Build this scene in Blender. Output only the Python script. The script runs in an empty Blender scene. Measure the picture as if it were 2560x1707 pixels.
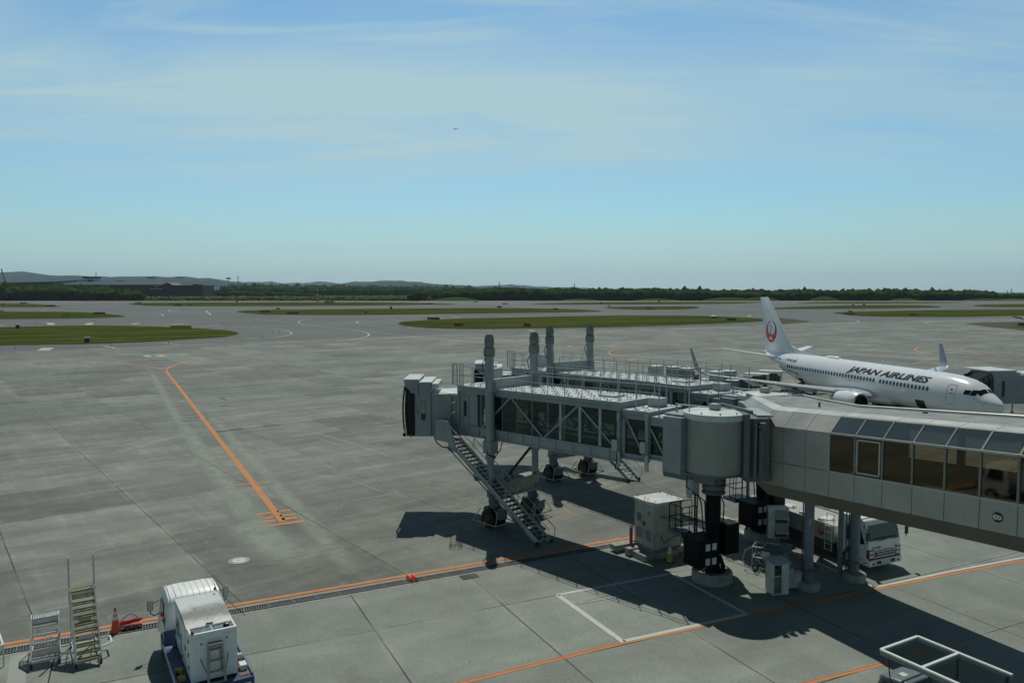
import bpy, bmesh, math, random
import numpy as np
from mathutils import Vector, Matrix, noise as mnoise
random.seed(7); RNG = np.random.default_rng(7)
R = math.radians
S = bpy.context.scene
C = S.collection

# ---------------------------------------------------------------- camera
F_PX, H_CAM, HOR = 1930.0, 13.2, 730.0            # focal length in photo pixels, camera height, horizon row
PITCH = math.atan((853.5 - HOR) / F_PX)
cam_d = bpy.data.cameras.new('camera'); cam = bpy.data.objects.new('camera', cam_d); C.objects.link(cam)
cam.location = (0, 0, H_CAM); cam.rotation_euler = (math.pi / 2 - PITCH, 0, 0)
cam_d.sensor_width = 36; cam_d.lens = 36 * F_PX / 2560; cam_d.clip_start = .2; cam_d.clip_end = 60000
S.camera = cam

def G(px, py, z=0.0):
    """point of the place seen at photo pixel (px, py) that lies at height z"""
    u = (px - 1280) / F_PX; v = (py - 853.5) / F_PX
    dy = math.cos(PITCH) - v * math.sin(PITCH); dz = -math.sin(PITCH) - v * math.cos(PITCH)
    k = (z - H_CAM) / dz
    return Vector((u * k, dy * k, z))

# ---------------------------------------------------------------- sky, sun, exposure
SUN_EL, SUN_AZ = R(58.5), R(-2.5)                     # azimuth measured from +Y (straight ahead) to +X
W = bpy.data.worlds.new('World'); S.world = W; W.use_nodes = True
nt = W.node_tree; N = nt.nodes; L = nt.links
for n in list(N): N.remove(n)
out = N.new('ShaderNodeOutputWorld'); bg = N.new('ShaderNodeBackground'); bg.inputs[1].default_value = .081
sky = N.new('ShaderNodeTexSky'); sky.sky_type = 'NISHITA'; sky.sun_disc = False
sky.sun_elevation = SUN_EL; sky.sun_rotation = SUN_AZ; sky.air_density = 1.1; sky.dust_density = 0.6; sky.ozone_density = 1.4
def math_n(op, a=None, b=None, c=None):
    m = N.new('ShaderNodeMath'); m.operation = op
    for i, x in enumerate((a, b, c)):
        if x is None: continue
        if isinstance(x, (int, float)): m.inputs[i].default_value = x
        else: L.new(x, m.inputs[i])
    return m.outputs[0]
tc = N.new('ShaderNodeTexCoord'); sp = N.new('ShaderNodeSeparateXYZ'); L.new(tc.outputs['Generated'], sp.inputs[0])
zz = math_n('ADD', math_n('MAXIMUM', sp.outputs[2], 0.0), .10)
cx = math_n('DIVIDE', sp.outputs[0], zz); cy = math_n('DIVIDE', sp.outputs[1], zz)
cb = N.new('ShaderNodeCombineXYZ'); L.new(cx, cb.inputs[0]); L.new(cy, cb.inputs[1])
def cloud(scale, sx, sy, rot, lo, hi, seed, detail=6, dist=.6):
    mp = N.new('ShaderNodeMapping'); mp.inputs['Scale'].default_value = (sx, sy, 1); mp.inputs['Rotation'].default_value = (0, 0, rot)
    mp.inputs['Location'].default_value = (seed, seed * .7, seed * .3)
    L.new(cb.outputs[0], mp.inputs[0])
    no = N.new('ShaderNodeTexNoise'); no.inputs['Scale'].default_value = scale; no.inputs['Detail'].default_value = detail
    no.inputs['Roughness'].default_value = .55; no.inputs['Distortion'].default_value = dist
    L.new(mp.outputs[0], no.inputs[0])
    mr = N.new('ShaderNodeMapRange'); mr.interpolation_type = 'SMOOTHSTEP'
    mr.inputs[1].default_value = lo; mr.inputs[2].default_value = hi
    L.new(no.outputs[0], mr.inputs[0]); return mr.outputs[0]
c1 = cloud(.50, .8, 1.7, R(8), .36, .62, 3.1, 5, .6)
c2 = cloud(1.5, .5, 2.6, R(-14), .46, .74, 8.4, 9, 1.4)
c3 = cloud(.35, 1.0, 1.3, R(0), .40, .65, 14.2, 3, .2)
def rng_n(x, lo, hi, a, b_):
    r = N.new('ShaderNodeMapRange'); r.interpolation_type = 'SMOOTHSTEP'; L.new(x, r.inputs[0])
    for i, v in ((1, lo), (2, hi), (3, a), (4, b_)): r.inputs[i].default_value = v
    return r.outputs[0]
band = math_n('MULTIPLY', rng_n(sp.outputs[2], .10, .19, 0, 1), rng_n(sp.outputs[2], .23, .33, 1, 0))
side = rng_n(sp.outputs[0], -.05, .30, 1, .45)
cl = math_n('ADD', math_n('MULTIPLY', math_n('MULTIPLY', band, side), math_n('ADD', .40, math_n('MULTIPLY', c1, .6))), math_n('MULTIPLY', math_n('MULTIPLY', c2, math_n('ADD', c3, .25)), .42))
cl = math_n('ADD', cl, math_n('MULTIPLY', rng_n(sp.outputs[2], .0, .12, 1, 0), .85))
lowc = math_n('MULTIPLY', rng_n(sp.outputs[2], .018, .03, 0, 1), math_n('MULTIPLY', rng_n(sp.outputs[2], .034, .052, 1, 0), cloud(5.0, 1.2, .5, 0, .60, .70, 5.5, 4, .2)))
cl = math_n('MINIMUM', math_n('ADD', math_n('ADD', math_n('MULTIPLY', cl, .9), math_n('MULTIPLY', c1, .12)), math_n('MULTIPLY', lowc, .5)), .85)
tint = N.new('ShaderNodeMix'); tint.data_type = 'RGBA'; tint.blend_type = 'MULTIPLY'; tint.inputs[0].default_value = 1
L.new(sky.outputs[0], tint.inputs[6]); tint.inputs[7].default_value = (.84, 1.29, 1.43, 1)
mx = N.new('ShaderNodeMix'); mx.data_type = 'RGBA'
L.new(cl, mx.inputs[0]); L.new(tint.outputs[2], mx.inputs[6]); mx.inputs[7].default_value = (6.5, 8.9, 9.4, 1)
# sky shaped to set ambient light: bright low ahead, dimmed overhead and behind
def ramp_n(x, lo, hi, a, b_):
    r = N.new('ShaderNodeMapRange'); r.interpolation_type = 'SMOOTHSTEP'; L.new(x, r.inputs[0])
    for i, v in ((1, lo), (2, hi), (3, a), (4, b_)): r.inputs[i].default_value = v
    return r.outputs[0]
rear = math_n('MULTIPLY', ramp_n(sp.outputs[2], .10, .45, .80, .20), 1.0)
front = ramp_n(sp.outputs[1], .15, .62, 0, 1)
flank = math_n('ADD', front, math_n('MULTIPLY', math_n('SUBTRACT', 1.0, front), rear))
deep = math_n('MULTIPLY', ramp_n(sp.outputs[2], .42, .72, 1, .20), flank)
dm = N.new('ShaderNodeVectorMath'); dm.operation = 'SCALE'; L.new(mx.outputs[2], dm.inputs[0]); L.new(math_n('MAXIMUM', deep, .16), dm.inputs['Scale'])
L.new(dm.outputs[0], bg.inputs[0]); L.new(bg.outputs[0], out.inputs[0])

sd = bpy.data.lights.new('sun', 'SUN'); sun = bpy.data.objects.new('sun', sd); C.objects.link(sun)
sd.energy = 3.4; sd.angle = R(.5); sd.color = (1.0, .97, .87)
sv = Vector((math.sin(SUN_AZ) * math.cos(SUN_EL), math.cos(SUN_AZ) * math.cos(SUN_EL), math.sin(SUN_EL)))
sun.rotation_euler = sv.to_track_quat('Z', 'Y').to_euler(); sun.location = (0, 0, 60)
S.view_settings.view_transform = 'Standard'; S.view_settings.look = 'None'
S.view_settings.gamma = 1; S.view_settings.exposure = -0.25
S.render.engine = 'CYCLES'
S.cycles.max_bounces = 6; S.cycles.transparent_max_bounces = 16; S.cycles.volume_bounces = 0

# ---------------------------------------------------------------- materials
MATS = {}
def nmat(name):
    m = bpy.data.materials.new(name); m.use_nodes = True
    for n in list(m.node_tree.nodes): m.node_tree.nodes.remove(n)
    return m, m.node_tree.nodes, m.node_tree.links
def lnk(Lk, n, sock, x):
    s = n.inputs[sock]
    if isinstance(x, (int, float)): s.default_value = x
    elif isinstance(x, tuple): s.default_value = x if len(x) == 4 or s.type == 'VECTOR' else x + (1,)
    else: Lk.new(x, s)
class NB:
    """tiny node builder"""
    def __init__(s, m): s.N = m.node_tree.nodes; s.L = m.node_tree.links
    def math(s, op, *a):
        n = s.N.new('ShaderNodeMath'); n.operation = op
        for i, x in enumerate(a): lnk(s.L, n, i, x)
        return n.outputs[0]
    def noise(s, vec, scale, detail=4, rough=.55, dist=0, mscale=None, rot=0):
        if mscale or rot:
            mp = s.N.new('ShaderNodeMapping'); mp.inputs['Rotation'].default_value = (0, 0, rot)
            mp.inputs['Scale'].default_value = (1, 1, 1)
            s.L.new(vec, mp.inputs[0]); vec = mp.outputs[0]
            if mscale:
                m2 = s.N.new('ShaderNodeMapping'); m2.inputs['Scale'].default_value = mscale; s.L.new(vec, m2.inputs[0]); vec = m2.outputs[0]
        n = s.N.new('ShaderNodeTexNoise'); n.inputs['Scale'].default_value = scale; n.inputs['Detail'].default_value = detail
        n.inputs['Roughness'].default_value = rough; n.inputs['Distortion'].default_value = dist
        s.L.new(vec, n.inputs[0]); return n.outputs[0]
    def ramp(s, x, lo, hi, a=0., b=1., smooth=True):
        n = s.N.new('ShaderNodeMapRange'); n.interpolation_type = 'SMOOTHSTEP' if smooth else 'LINEAR'
        lnk(s.L, n, 0, x)
        for i, v in ((1, lo), (2, hi), (3, a), (4, b)): n.inputs[i].default_value = v
        return n.outputs[0]
    def mix(s, f, a, b, mode='MIX'):
        n = s.N.new('ShaderNodeMix'); n.data_type = 'RGBA'; n.blend_type = mode
        lnk(s.L, n, 0, f); lnk(s.L, n, 6, a); lnk(s.L, n, 7, b); return n.outputs[2]
    def coord(s, kind='Object'):
        return s.N.new('ShaderNodeTexCoord').outputs[kind]
    def pos(s): return s.N.new('ShaderNodeNewGeometry').outputs['Position']
    def dot(s, vec, v):
        n = s.N.new('ShaderNodeVectorMath'); n.operation = 'DOT_PRODUCT'; s.L.new(vec, n.inputs[0]); n.inputs[1].default_value = v
        return n.outputs['Value']
    def out(s, col, rough=.6, metal=0., spec=.5, bump=None, bstr=.2, bdist=.02, coat=0):
        p = s.N.new('ShaderNodeBsdfPrincipled'); o = s.N.new('ShaderNodeOutputMaterial')
        lnk(s.L, p, 'Base Color', col); lnk(s.L, p, 'Roughness', rough); lnk(s.L, p, 'Metallic', metal)
        p.inputs['Specular IOR Level'].default_value = spec; p.inputs['Coat Weight'].default_value = coat
        if bump is not None:
            b = s.N.new('ShaderNodeBump'); b.inputs['Strength'].default_value = bstr; b.inputs['Distance'].default_value = bdist
            s.L.new(bump, b.inputs['Height']); s.L.new(b.outputs[0], p.inputs['Normal'])
        s.L.new(p.outputs[0], o.inputs[0]); return p
def paint(name, col, rough=.45, metal=0., var=.12, scale=1.5, spec=.5, dirt=.25, coat=0):
    """painted or plain surface with faint mottling and grime of its own"""
    if name in MATS: return MATS[name]
    m = bpy.data.materials.new(name); m.use_nodes = True
    for n in list(m.node_tree.nodes): m.node_tree.nodes.remove(n)
    b = NB(m); v = b.coord()
    n1 = b.noise(v, scale, 5); n2 = b.noise(v, scale * 6, 4, .6, 0, (1, 1, .25))
    c0 = tuple(col); c1 = tuple(max(0, x * (1 - var)) for x in col); c2 = tuple(min(1, x * (1 + var * .6)) for x in col)
    c = b.mix(b.ramp(n1, .3, .7), c1, c2)
    c = b.mix(b.math('MULTIPLY', b.ramp(n2, .52, .78), dirt), c, tuple(x * .45 + .01 for x in col))
    b.out(c, b.ramp(n1, .2, .8, rough * .85, min(1, rough * 1.15)), metal, spec, coat=coat)
    MATS[name] = m; return m
M = {
 'pbb': paint('bridge grey paint', (.27, .305, .325), .5, var=.14, scale=.9, dirt=.5),
 'pbb_lt': paint('bridge light grey paint', (.38, .42, .43), .5, var=.14, dirt=.5),
 'pbb_dk': paint('bridge dark grey paint', (.12, .14, .155), .5),
 'roofw': paint('white roof sheet', (.58, .62, .61), .5, var=.14, scale=1.2, dirt=.5),
 'galv': paint('galvanised steel', (.42, .44, .44), .38, .75, var=.2, scale=5),
 'rail': paint('grey rail steel', (.38, .41, .42), .5, .2),
 'black': paint('black rubber', (.012, .013, .014), .6),
 'blackp': paint('black steel paint', (.008, .009, .012), .6, spec=.15),
 'fabric': paint('black canopy fabric', (.018, .02, .022), .8, scale=4),
 'capg': paint('grey cover fabric', (.20, .225, .22), .85, var=.3, scale=4, dirt=.5),
 'beige': paint('beige cabinet paint', (.42, .43, .37), .5, var=.15, dirt=.5),
 'plinth': paint('plinth concrete', (.30, .31, .285), .85, var=.25, scale=2.5, dirt=.5),
 'white': paint('white vehicle paint', (.76, .79, .79), .42, var=.05, dirt=.2),
 'plane': paint('airliner white paint', (.80, .82, .83), .22, var=.03, scale=.3, dirt=.06, coat=.4),
 'wing': paint('wing grey paint', (.50, .53, .55), .3, .2, var=.06, scale=.6, dirt=.1),
 'whited': paint('worn white panel', (.62, .63, .60), .5, var=.15, dirt=.5),
 'alu': paint('aluminium', (.55, .56, .56), .32, .9, var=.15, scale=6),
 'blue': paint('blue truck deck', (.018, .05, .13), .45, var=.2, dirt=.5),
 'red': paint('red paint', (.50, .035, .03), .4),
 'redd': paint('dark red board', (.42, .075, .045), .6),
 'yel': paint('yellow paint', (.42, .30, .05), .55, dirt=.5, scale=4),
 'yelb': paint('yellow sign board', (.55, .43, .05), .6),
 'orange': paint('orange plastic', (.75, .10, .03), .45, dirt=.15),
 'orange2': paint('amber plastic', (.70, .32, .03), .45, dirt=.15),
 'logored': paint('logo red', (.55, .012, .022), .35, var=.03, dirt=0),
 'ink': paint('black lettering', (.016, .018, .022), .4, var=.03, dirt=0),
 'navy': paint('navy lettering', (.05, .09, .2), .4, var=.03, dirt=0),
 'glassd': paint('dark window glass', (.012, .016, .02), .08, var=.02, dirt=0),
 'steelb': paint('blue grey column paint', (.16, .20, .235), .5, var=.15, dirt=.5, scale=2),
 'panel': paint('walkway panel', (.41, .415, .38), .42, .25, var=.10, scale=.8, dirt=.25),
 'joint': paint('dark sealant', (.03, .033, .03), .8),
 'roofm': paint('weathered roof membrane', (.25, .27, .26), .8, var=.35, scale=1.2, dirt=.6),
 'floor': paint('interior floor', (.17, .13, .09), .7),
 'int': paint('interior wall', (.24, .25, .24), .7),
 'maroon': paint('maroon cladding', (.085, .035, .04), .6, scale=.05),
 'broof': paint('blue grey metal roof', (.07, .10, .13), .9, scale=.03, spec=.1),
 'towr': paint('tower red', (.40, .07, .04), .6),
 'toww': paint('tower white', (.62, .62, .60), .6),
 'dkgrey': paint('dark grey steel', (.05, .055, .06), .6),
 'belt': paint('conveyor belt', (.03, .03, .03), .7),
 'rope': paint('white rope', (.6, .6, .58), .8),
 'frame': paint('white frame paint', (.66, .72, .69), .5, var=.06, dirt=.15),
 'tug': paint('tug grey paint', (.15, .18, .20), .4, dirt=.4),
 'turf': paint('green tarpaulin', (.10, .15, .04), .8, scale=6),
}
def glass_mat(name, tint, mixf=.12, gcol=(.9, .95, .95)):
    m, N_, L_ = nmat(name)
    t = N_.new('ShaderNodeBsdfTransparent'); t.inputs[0].default_value = tint + (1,)
    g = N_.new('ShaderNodeBsdfGlossy'); g.inputs['Roughness'].default_value = .03; g.inputs[0].default_value = gcol + (1,)
    lw = N_.new('ShaderNodeLayerWeight'); lw.inputs[0].default_value = .5; b = NB(m)
    fr = b.math('ADD', mixf, b.math('MULTIPLY', b.math('POWER', lw.outputs['Facing'], 4), .6))
    mi = N_.new('ShaderNodeMixShader'); L_.new(fr, mi.inputs[0]); L_.new(t.outputs[0], mi.inputs[1]); L_.new(g.outputs[0], mi.inputs[2])
    o = N_.new('ShaderNodeOutputMaterial'); L_.new(mi.outputs[0], o.inputs[0]); return m
M['gl_t'] = glass_mat('tunnel glass', (.22, .33, .31), .05)
M['gl_w'] = glass_mat('walkway brown glass', (.24, .20, .145), .09, (.9, .80, .62))
M['gl_s'] = glass_mat('walkway roof glass', (.22, .25, .25), .60, (1.0, .90, .76))
M['gl_v'] = glass_mat('vehicle glass', (.10, .15, .14), .08)

# ---------------------------------------------------------------- mesh builder
class MB:
    def __init__(s, mtx=None): s.v = []; s.f = []; s.m = mtx
    def add(s, vs, fs):
        b = len(s.v)
        s.v += [tuple(s.m @ Vector(p)) if s.m else tuple(p) for p in vs]
        s.f += [tuple(b + i for i in f) for f in fs]; return s
    def box(s, x0, x1, y0, y1, z0, z1):
        return s.add([(x0,y0,z0),(x1,y0,z0),(x1,y1,z0),(x0,y1,z0),(x0,y0,z1),(x1,y0,z1),(x1,y1,z1),(x0,y1,z1)],
                     [(0,3,2,1),(4,5,6,7),(0,1,5,4),(1,2,6,5),(2,3,7,6),(3,0,4,7)])
    def hexa(s, p):   # 8 points, bottom ring then top ring
        return s.add(p, [(0,3,2,1),(4,5,6,7),(0,1,5,4),(1,2,6,5),(2,3,7,6),(3,0,4,7)])
    def beam(s, p, q, w, h=None, up=(0,0,1)):
        h = h or w; p = Vector(p); q = Vector(q); d = (q - p)
        if d.length < 1e-6: return s
        d.normalize(); u = Vector(up)
        if abs(d.dot(u)) > .98: u = Vector((0,1,0)) if abs(d.y) < .9 else Vector((1,0,0))
        a = d.cross(u).normalized() * (w / 2); b = a.cross(d).normalized() * (h / 2)
        return s.hexa([p-a-b, p+a-b, q+a-b, q-a-b, p-a+b, p+a+b, q+a+b, q-a+b])
    def tube(s, p, q, r, n=8, r2=None, cap=True):
        p = Vector(p); q = Vector(q); d = q - p
        if d.length < 1e-6: return s
        d.normalize(); u = Vector((0,0,1)) if abs(d.z) < .9 else Vector((1,0,0))
        a = d.cross(u).normalized(); b = d.cross(a).normalized(); r2 = r if r2 is None else r2
        vs = [];
        for c, rr in ((p, r), (q, r2)):
            for i in range(n):
                t = 2*math.pi*i/n; vs.append(c + a*math.cos(t)*rr + b*math.sin(t)*rr)
        fs = [(i, n+i, n+(i+1)%n, (i+1)%n) for i in range(n)]
        if cap: fs += [tuple(range(n)), tuple(range(2*n-1, n-1, -1))]
        return s.add(vs, fs)
    def path(s, pts, r, n=6):
        for a, b in zip(pts[:-1], pts[1:]): s.tube(a, b, r, n)
        return s
    def lathe(s, prof, n=24, c=(0,0,0), cap=True):
        vs = []
        for r, z in prof:
            for i in range(n):
                t = 2*math.pi*i/n; vs.append((c[0]+r*math.cos(t), c[1]+r*math.sin(t), c[2]+z))
        fs = []
        for k in range(len(prof)-1):
            for i in range(n):
                fs.append((k*n+i, k*n+(i+1)%n, (k+1)*n+(i+1)%n, (k+1)*n+i))
        if cap: fs += [tuple(range(n-1,-1,-1)), tuple((len(prof)-1)*n+i for i in range(n))]
        return s.add(vs, fs)
    def prism(s, poly, z0, z1):
        n = len(poly)
        return s.add([(p[0],p[1],z0) for p in poly] + [(p[0],p[1],z1) for p in poly],
                     [tuple(range(n-1,-1,-1)), tuple(range(n,2*n))] + [(i,(i+1)%n,n+(i+1)%n,n+i) for i in range(n)])
    def extr(s, poly, vec):
        n = len(poly); v = Vector(vec); P = [Vector(p) for p in poly]
        return s.add(P + [p+v for p in P], [tuple(range(n-1,-1,-1)), tuple(range(n,2*n))] + [(i,(i+1)%n,n+(i+1)%n,n+i) for i in range(n)])
    def quad(s, *p): return s.add(p, [tuple(range(len(p)))])
    def loft(s, rings, cap=True):
        n = len(rings[0]); vs = [p for r in rings for p in r]; fs = []
        for k in range(len(rings)-1):
            for i in range(n): fs.append((k*n+i, k*n+(i+1)%n, (k+1)*n+(i+1)%n, (k+1)*n+i))
        if cap: fs += [tuple(range(n-1,-1,-1)), tuple((len(rings)-1)*n+i for i in range(n))]
        return s.add(vs, fs)
    def build(s, name, mat, parent=None, smooth=True, bevel=0, solid=True):
        me = bpy.data.meshes.new(name); me.from_pydata(s.v, [], s.f)
        if solid and len(s.f) > 1:
            bm = bmesh.new(); bm.from_mesh(me); bmesh.ops.recalc_face_normals(bm, faces=bm.faces); bm.to_mesh(me); bm.free()
        me.materials.append(M[mat] if isinstance(mat, str) else mat)
        if smooth:
            me.polygons.foreach_set('use_smooth', [True]*len(me.polygons)); me.set_sharp_from_angle(angle=R(32))
        o = bpy.data.objects.new(name, me); C.objects.link(o)
        if parent: o.parent = parent
        if bevel:
            b = o.modifiers.new('bevel', 'BEVEL'); b.width = bevel; b.segments = 2; b.limit_method = 'ANGLE'; b.angle_limit = R(40)
            b.harden_normals = False
        return o
def tag(o, label=None, cat=None, group=None, kind=None):
    if label: o['label'] = label
    if cat: o['category'] = cat
    if group: o['group'] = group
    if kind: o['kind'] = kind
    return o
def thing(name, label, cat, loc=(0,0,0), rz=0., group=None):
    o = bpy.data.objects.new(name, None); C.objects.link(o); o.location = loc; o.rotation_euler = (0,0,rz); o.empty_display_size = .3
    return tag(o, label, cat, group)
def dup(root, loc, rz=None, label=None):
    def cp(o, par):
        c = o.copy(); C.objects.link(c); c.parent = par
        for ch in list(o.children): cp(ch, c)
        return c
    r = cp(root, None); r.location = loc
    if rz is not None: r.rotation_euler = (0,0,rz)
    if label: r['label'] = label
    return r
def text_mb(txt, size, shear=0, bold=0, ext=0.0, center=True):
    cu = bpy.data.curves.new('txt', 'FONT'); cu.body = txt; cu.size = size; cu.shear = shear; cu.offset = bold; cu.extrude = ext
    cu.align_x = 'CENTER' if center else 'LEFT'; cu.align_y = 'CENTER'; cu.resolution_u = 3
    o = bpy.data.objects.new('txt', cu); C.objects.link(o)
    dg = bpy.context.evaluated_depsgraph_get(); dg.update()
    me = bpy.data.meshes.new_from_object(o.evaluated_get(dg)); bpy.data.objects.remove(o)
    vs = [tuple(v.co) for v in me.vertices]; fs = [tuple(p.vertices) for p in me.polygons]
    bpy.data.meshes.remove(me); return vs, fs
def put_text(txt, size, origin, xdir, ydir, mat, parent, name='lettering', shear=0, bold=0):
    vs, fs = text_mb(txt, size, shear, bold); X = Vector(xdir).normalized(); Y = Vector(ydir).normalized(); O = Vector(origin)
    m = MB(); m.add([O + X*v[0] + Y*v[1] for v in vs], fs); return m.build(name, mat, parent, smooth=False, solid=False)
HAZE_D = 3.6e-5
M['alum'] = paint('walkway light aluminium', (.46, .48, .44), .38, .3, var=.06, dirt=.1)
M['winp'] = paint('dark cabin window', (.03, .035, .045), .2, var=.02, dirt=0)
M['lined'] = paint('door outline grey', (.18, .20, .24), .4, dirt=0)
M['wlet'] = paint('winglet grey', (.30, .34, .40), .35, dirt=.05)
M['pbb_dk2'] = paint('curtain grey', (.17, .18, .18), .8, dirt=.3)
M['orange2d'] = paint('dull yellow stem', (.25, .16, .03), .6)
M['treadg'] = paint('worn yellow grating', (.34, .31, .16), .6, .3, dirt=.5)
M['wsg'] = paint('green tinted windscreen', (.03, .05, .045), .06, var=.1, dirt=0)
M['soffit'] = paint('soffit panel', (.20, .19, .15), .5, .2, var=.08, scale=.8, dirt=.3)
M['tankw'] = paint('tank grey white', (.40, .40, .36), .5, var=.12, dirt=.5)
M['alus'] = paint('bright aluminium steps', (.58, .60, .59), .4, .35, var=.12, scale=6, dirt=.2)
M['yeld'] = paint('dull yellow tread edge', (.33, .28, .11), .6, var=.3, dirt=.5)
M['slat'] = paint('dull grating steel', (.16, .17, .165), .6, .4)
M['fascia'] = paint('shaded frame fascia', (.20, .22, .21), .6)  # grey holds the shade on the white frame's upright side
# ================================================================ GROUND
# two concrete grids: the far apron (axis A1) and the stand in front of the terminal (axis A2)
A1 = R(38.0); A2 = R(25.54)
def frame_ax(a): return (math.cos(a), math.sin(a), 0), (-math.sin(a), math.cos(a), 0)
T_DRAIN = 33.05; AD = R(26.5)

def concrete(name, ang, sp_t, off_t, sp_s, off_s, base, jw=.045, tone=.16, streak=1.0):
    m = bpy.data.materials.new(name); m.use_nodes = True
    for n in list(m.node_tree.nodes): m.node_tree.nodes.remove(n)
    b = NB(m); P = b.pos(); a, nn = frame_ax(ang)
    s_ = b.dot(P, a); t_ = b.dot(P, nn)
    def lv(ks, kt):
        c_ = b.N.new('ShaderNodeCombineXYZ'); b.L.new(b.math('MULTIPLY', s_, ks), c_.inputs[0]); b.L.new(b.math('MULTIPLY', t_, kt), c_.inputs[1]); return c_.outputs[0]
    wob = b.math('MULTIPLY', b.math('SUBTRACT', b.noise(P, .8, 3), .5), .05)
    def grid(x, sp_, off):
        y = b.math('DIVIDE', b.math('SUBTRACT', b.math('ADD', x, wob), off), sp_)
        fr = b.math('ABSOLUTE', b.math('SUBTRACT', y, b.math('ROUND', y)))
        return b.math('MULTIPLY', fr, sp_), b.math('FLOOR', y)
    dt, it = grid(t_, sp_t, off_t); ds, is_ = grid(s_, sp_s, off_s)
    dmin = b.math('MINIMUM', dt, ds)
    joint = b.ramp(dmin, jw * .5, jw * 1.1, 1, 0)
    halo = b.ramp(dmin, 0, .35, 1, 0)
    cbx = b.N.new('ShaderNodeCombineXYZ'); b.L.new(it, cbx.inputs[0]); b.L.new(is_, cbx.inputs[1])
    wn = b.N.new('ShaderNodeTexWhiteNoise'); wn.noise_dimensions = '2D'; b.L.new(cbx.outputs[0], wn.inputs[0])
    slab = b.ramp(wn.outputs[0], 0, 1, 1 - tone, 1 + tone * .6, False)
    big = b.noise(P, .045, 5, .6); mid = b.noise(P, .35, 6, .62, .6); fine = b.noise(P, 9, 4, .7); spk = b.noise(P, 5.5, 2, .5)
    str1 = b.noise(lv(.07, .55), 1.0, 6, .68, .5)
    str2 = b.noise(lv(1.1, .09), 1.0, 5, .7, .3)
    patchy = b.noise(lv(.16, .42), 1.0, 7, .72, 1.2)
    v = b.math('MULTIPLY', slab, b.ramp(big, .3, .7, .86, 1.12))
    v = b.math('MULTIPLY', v, b.ramp(mid, .3, .72, .88, 1.1))
    half = b.math('FLOOR', b.math('DIVIDE', b.math('SUBTRACT', t_, off_t), sp_t / 2)); wh = b.N.new('ShaderNodeTexWhiteNoise'); wh.noise_dimensions = '1D'; b.L.new(half, wh.inputs['W'])
    v = b.math('MULTIPLY', v, b.ramp(wh.outputs[0], 0, 1, 1 - .10 * streak, 1 + .07 * streak, False))
    v = b.math('MULTIPLY', v, b.ramp(str1, .32, .70, 1 - .16 * streak, 1 + .15 * streak))
    v = b.math('MULTIPLY', v, b.ramp(str2, .42, .78, 1 - .03 * streak, 1 + .16 * streak))
    v = b.math('MULTIPLY', v, b.ramp(patchy, .50, .72, 1, 1 + .26 * streak))
    v = b.math('MULTIPLY', v, b.ramp(fine, .25, .75, .87, 1.13))
    grain = b.noise(P, 26, 3, .6); v = b.math('MULTIPLY', v, b.ramp(grain, .3, .7, .91, 1.09))
    scr = b.noise(lv(.5, 9), 1.0, 3, .6, .4); v = b.math('MULTIPLY', v, b.ramp(scr, .66, .76, 1, 1 + .16 * streak))
    v = b.math('MULTIPLY', v, b.math('SUBTRACT', 1, b.math('MULTIPLY', b.ramp(spk, .70, .76), .45)))
    col = b.mix(1.0, tuple(base), b.N.new('ShaderNodeCombineColor').outputs[0], 'MULTIPLY')
    cc = b.N.new('ShaderNodeCombineColor')
    for i in range(3): b.L.new(v, cc.inputs[i])
    col = b.mix(1.0, tuple(base), cc.outputs[0], 'MULTIPLY')
    stain = b.math('MULTIPLY', b.ramp(b.noise(P, .16, 6, .7, 1.0), .56, .72), .45)
    col = b.mix(stain, col, (.13, .125, .10))
    lime = b.math('MULTIPLY', b.ramp(b.noise(P, .55, 8, .75, 2.0), .56, .74), .50 * streak)
    col = b.mix(lime, col, (.40, .42, .37))
    hz = b.math('MULTIPLY', b.math('MULTIPLY', halo, b.ramp(mid, .45, .65)), .35)
    col = b.mix(hz, col, (.36, .37, .33))
    lj = b.math('MULTIPLY', b.math('MULTIPLY', b.ramp(dt, .03, .14, 1, 0), b.ramp(b.noise(lv(.4, .2), 1.0, 5, .7), .42, .60)), .55 * streak)
    col = b.mix(lj, col, (.40, .42, .37))
    jn = b.math('MULTIPLY', joint, b.ramp(b.noise(P, .25, 3), .35, .55, .45, 1))
    col = b.mix(jn, col, (.045, .048, .045))
    b.out(col, .86, spec=.25, bump=fine, bstr=.12, bdist=.01); return m
M['con1'] = concrete('apron concrete', A1, 7.8, 36.4, 7.2, 3.5, (.192, .207, .183), jw=.032, tone=.22)
M['con2'] = concrete('stand concrete', A2, 5.25, 18.38, 5.55, 13.4, (.240, .268, .238), jw=.034, tone=.06, streak=.45)

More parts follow.
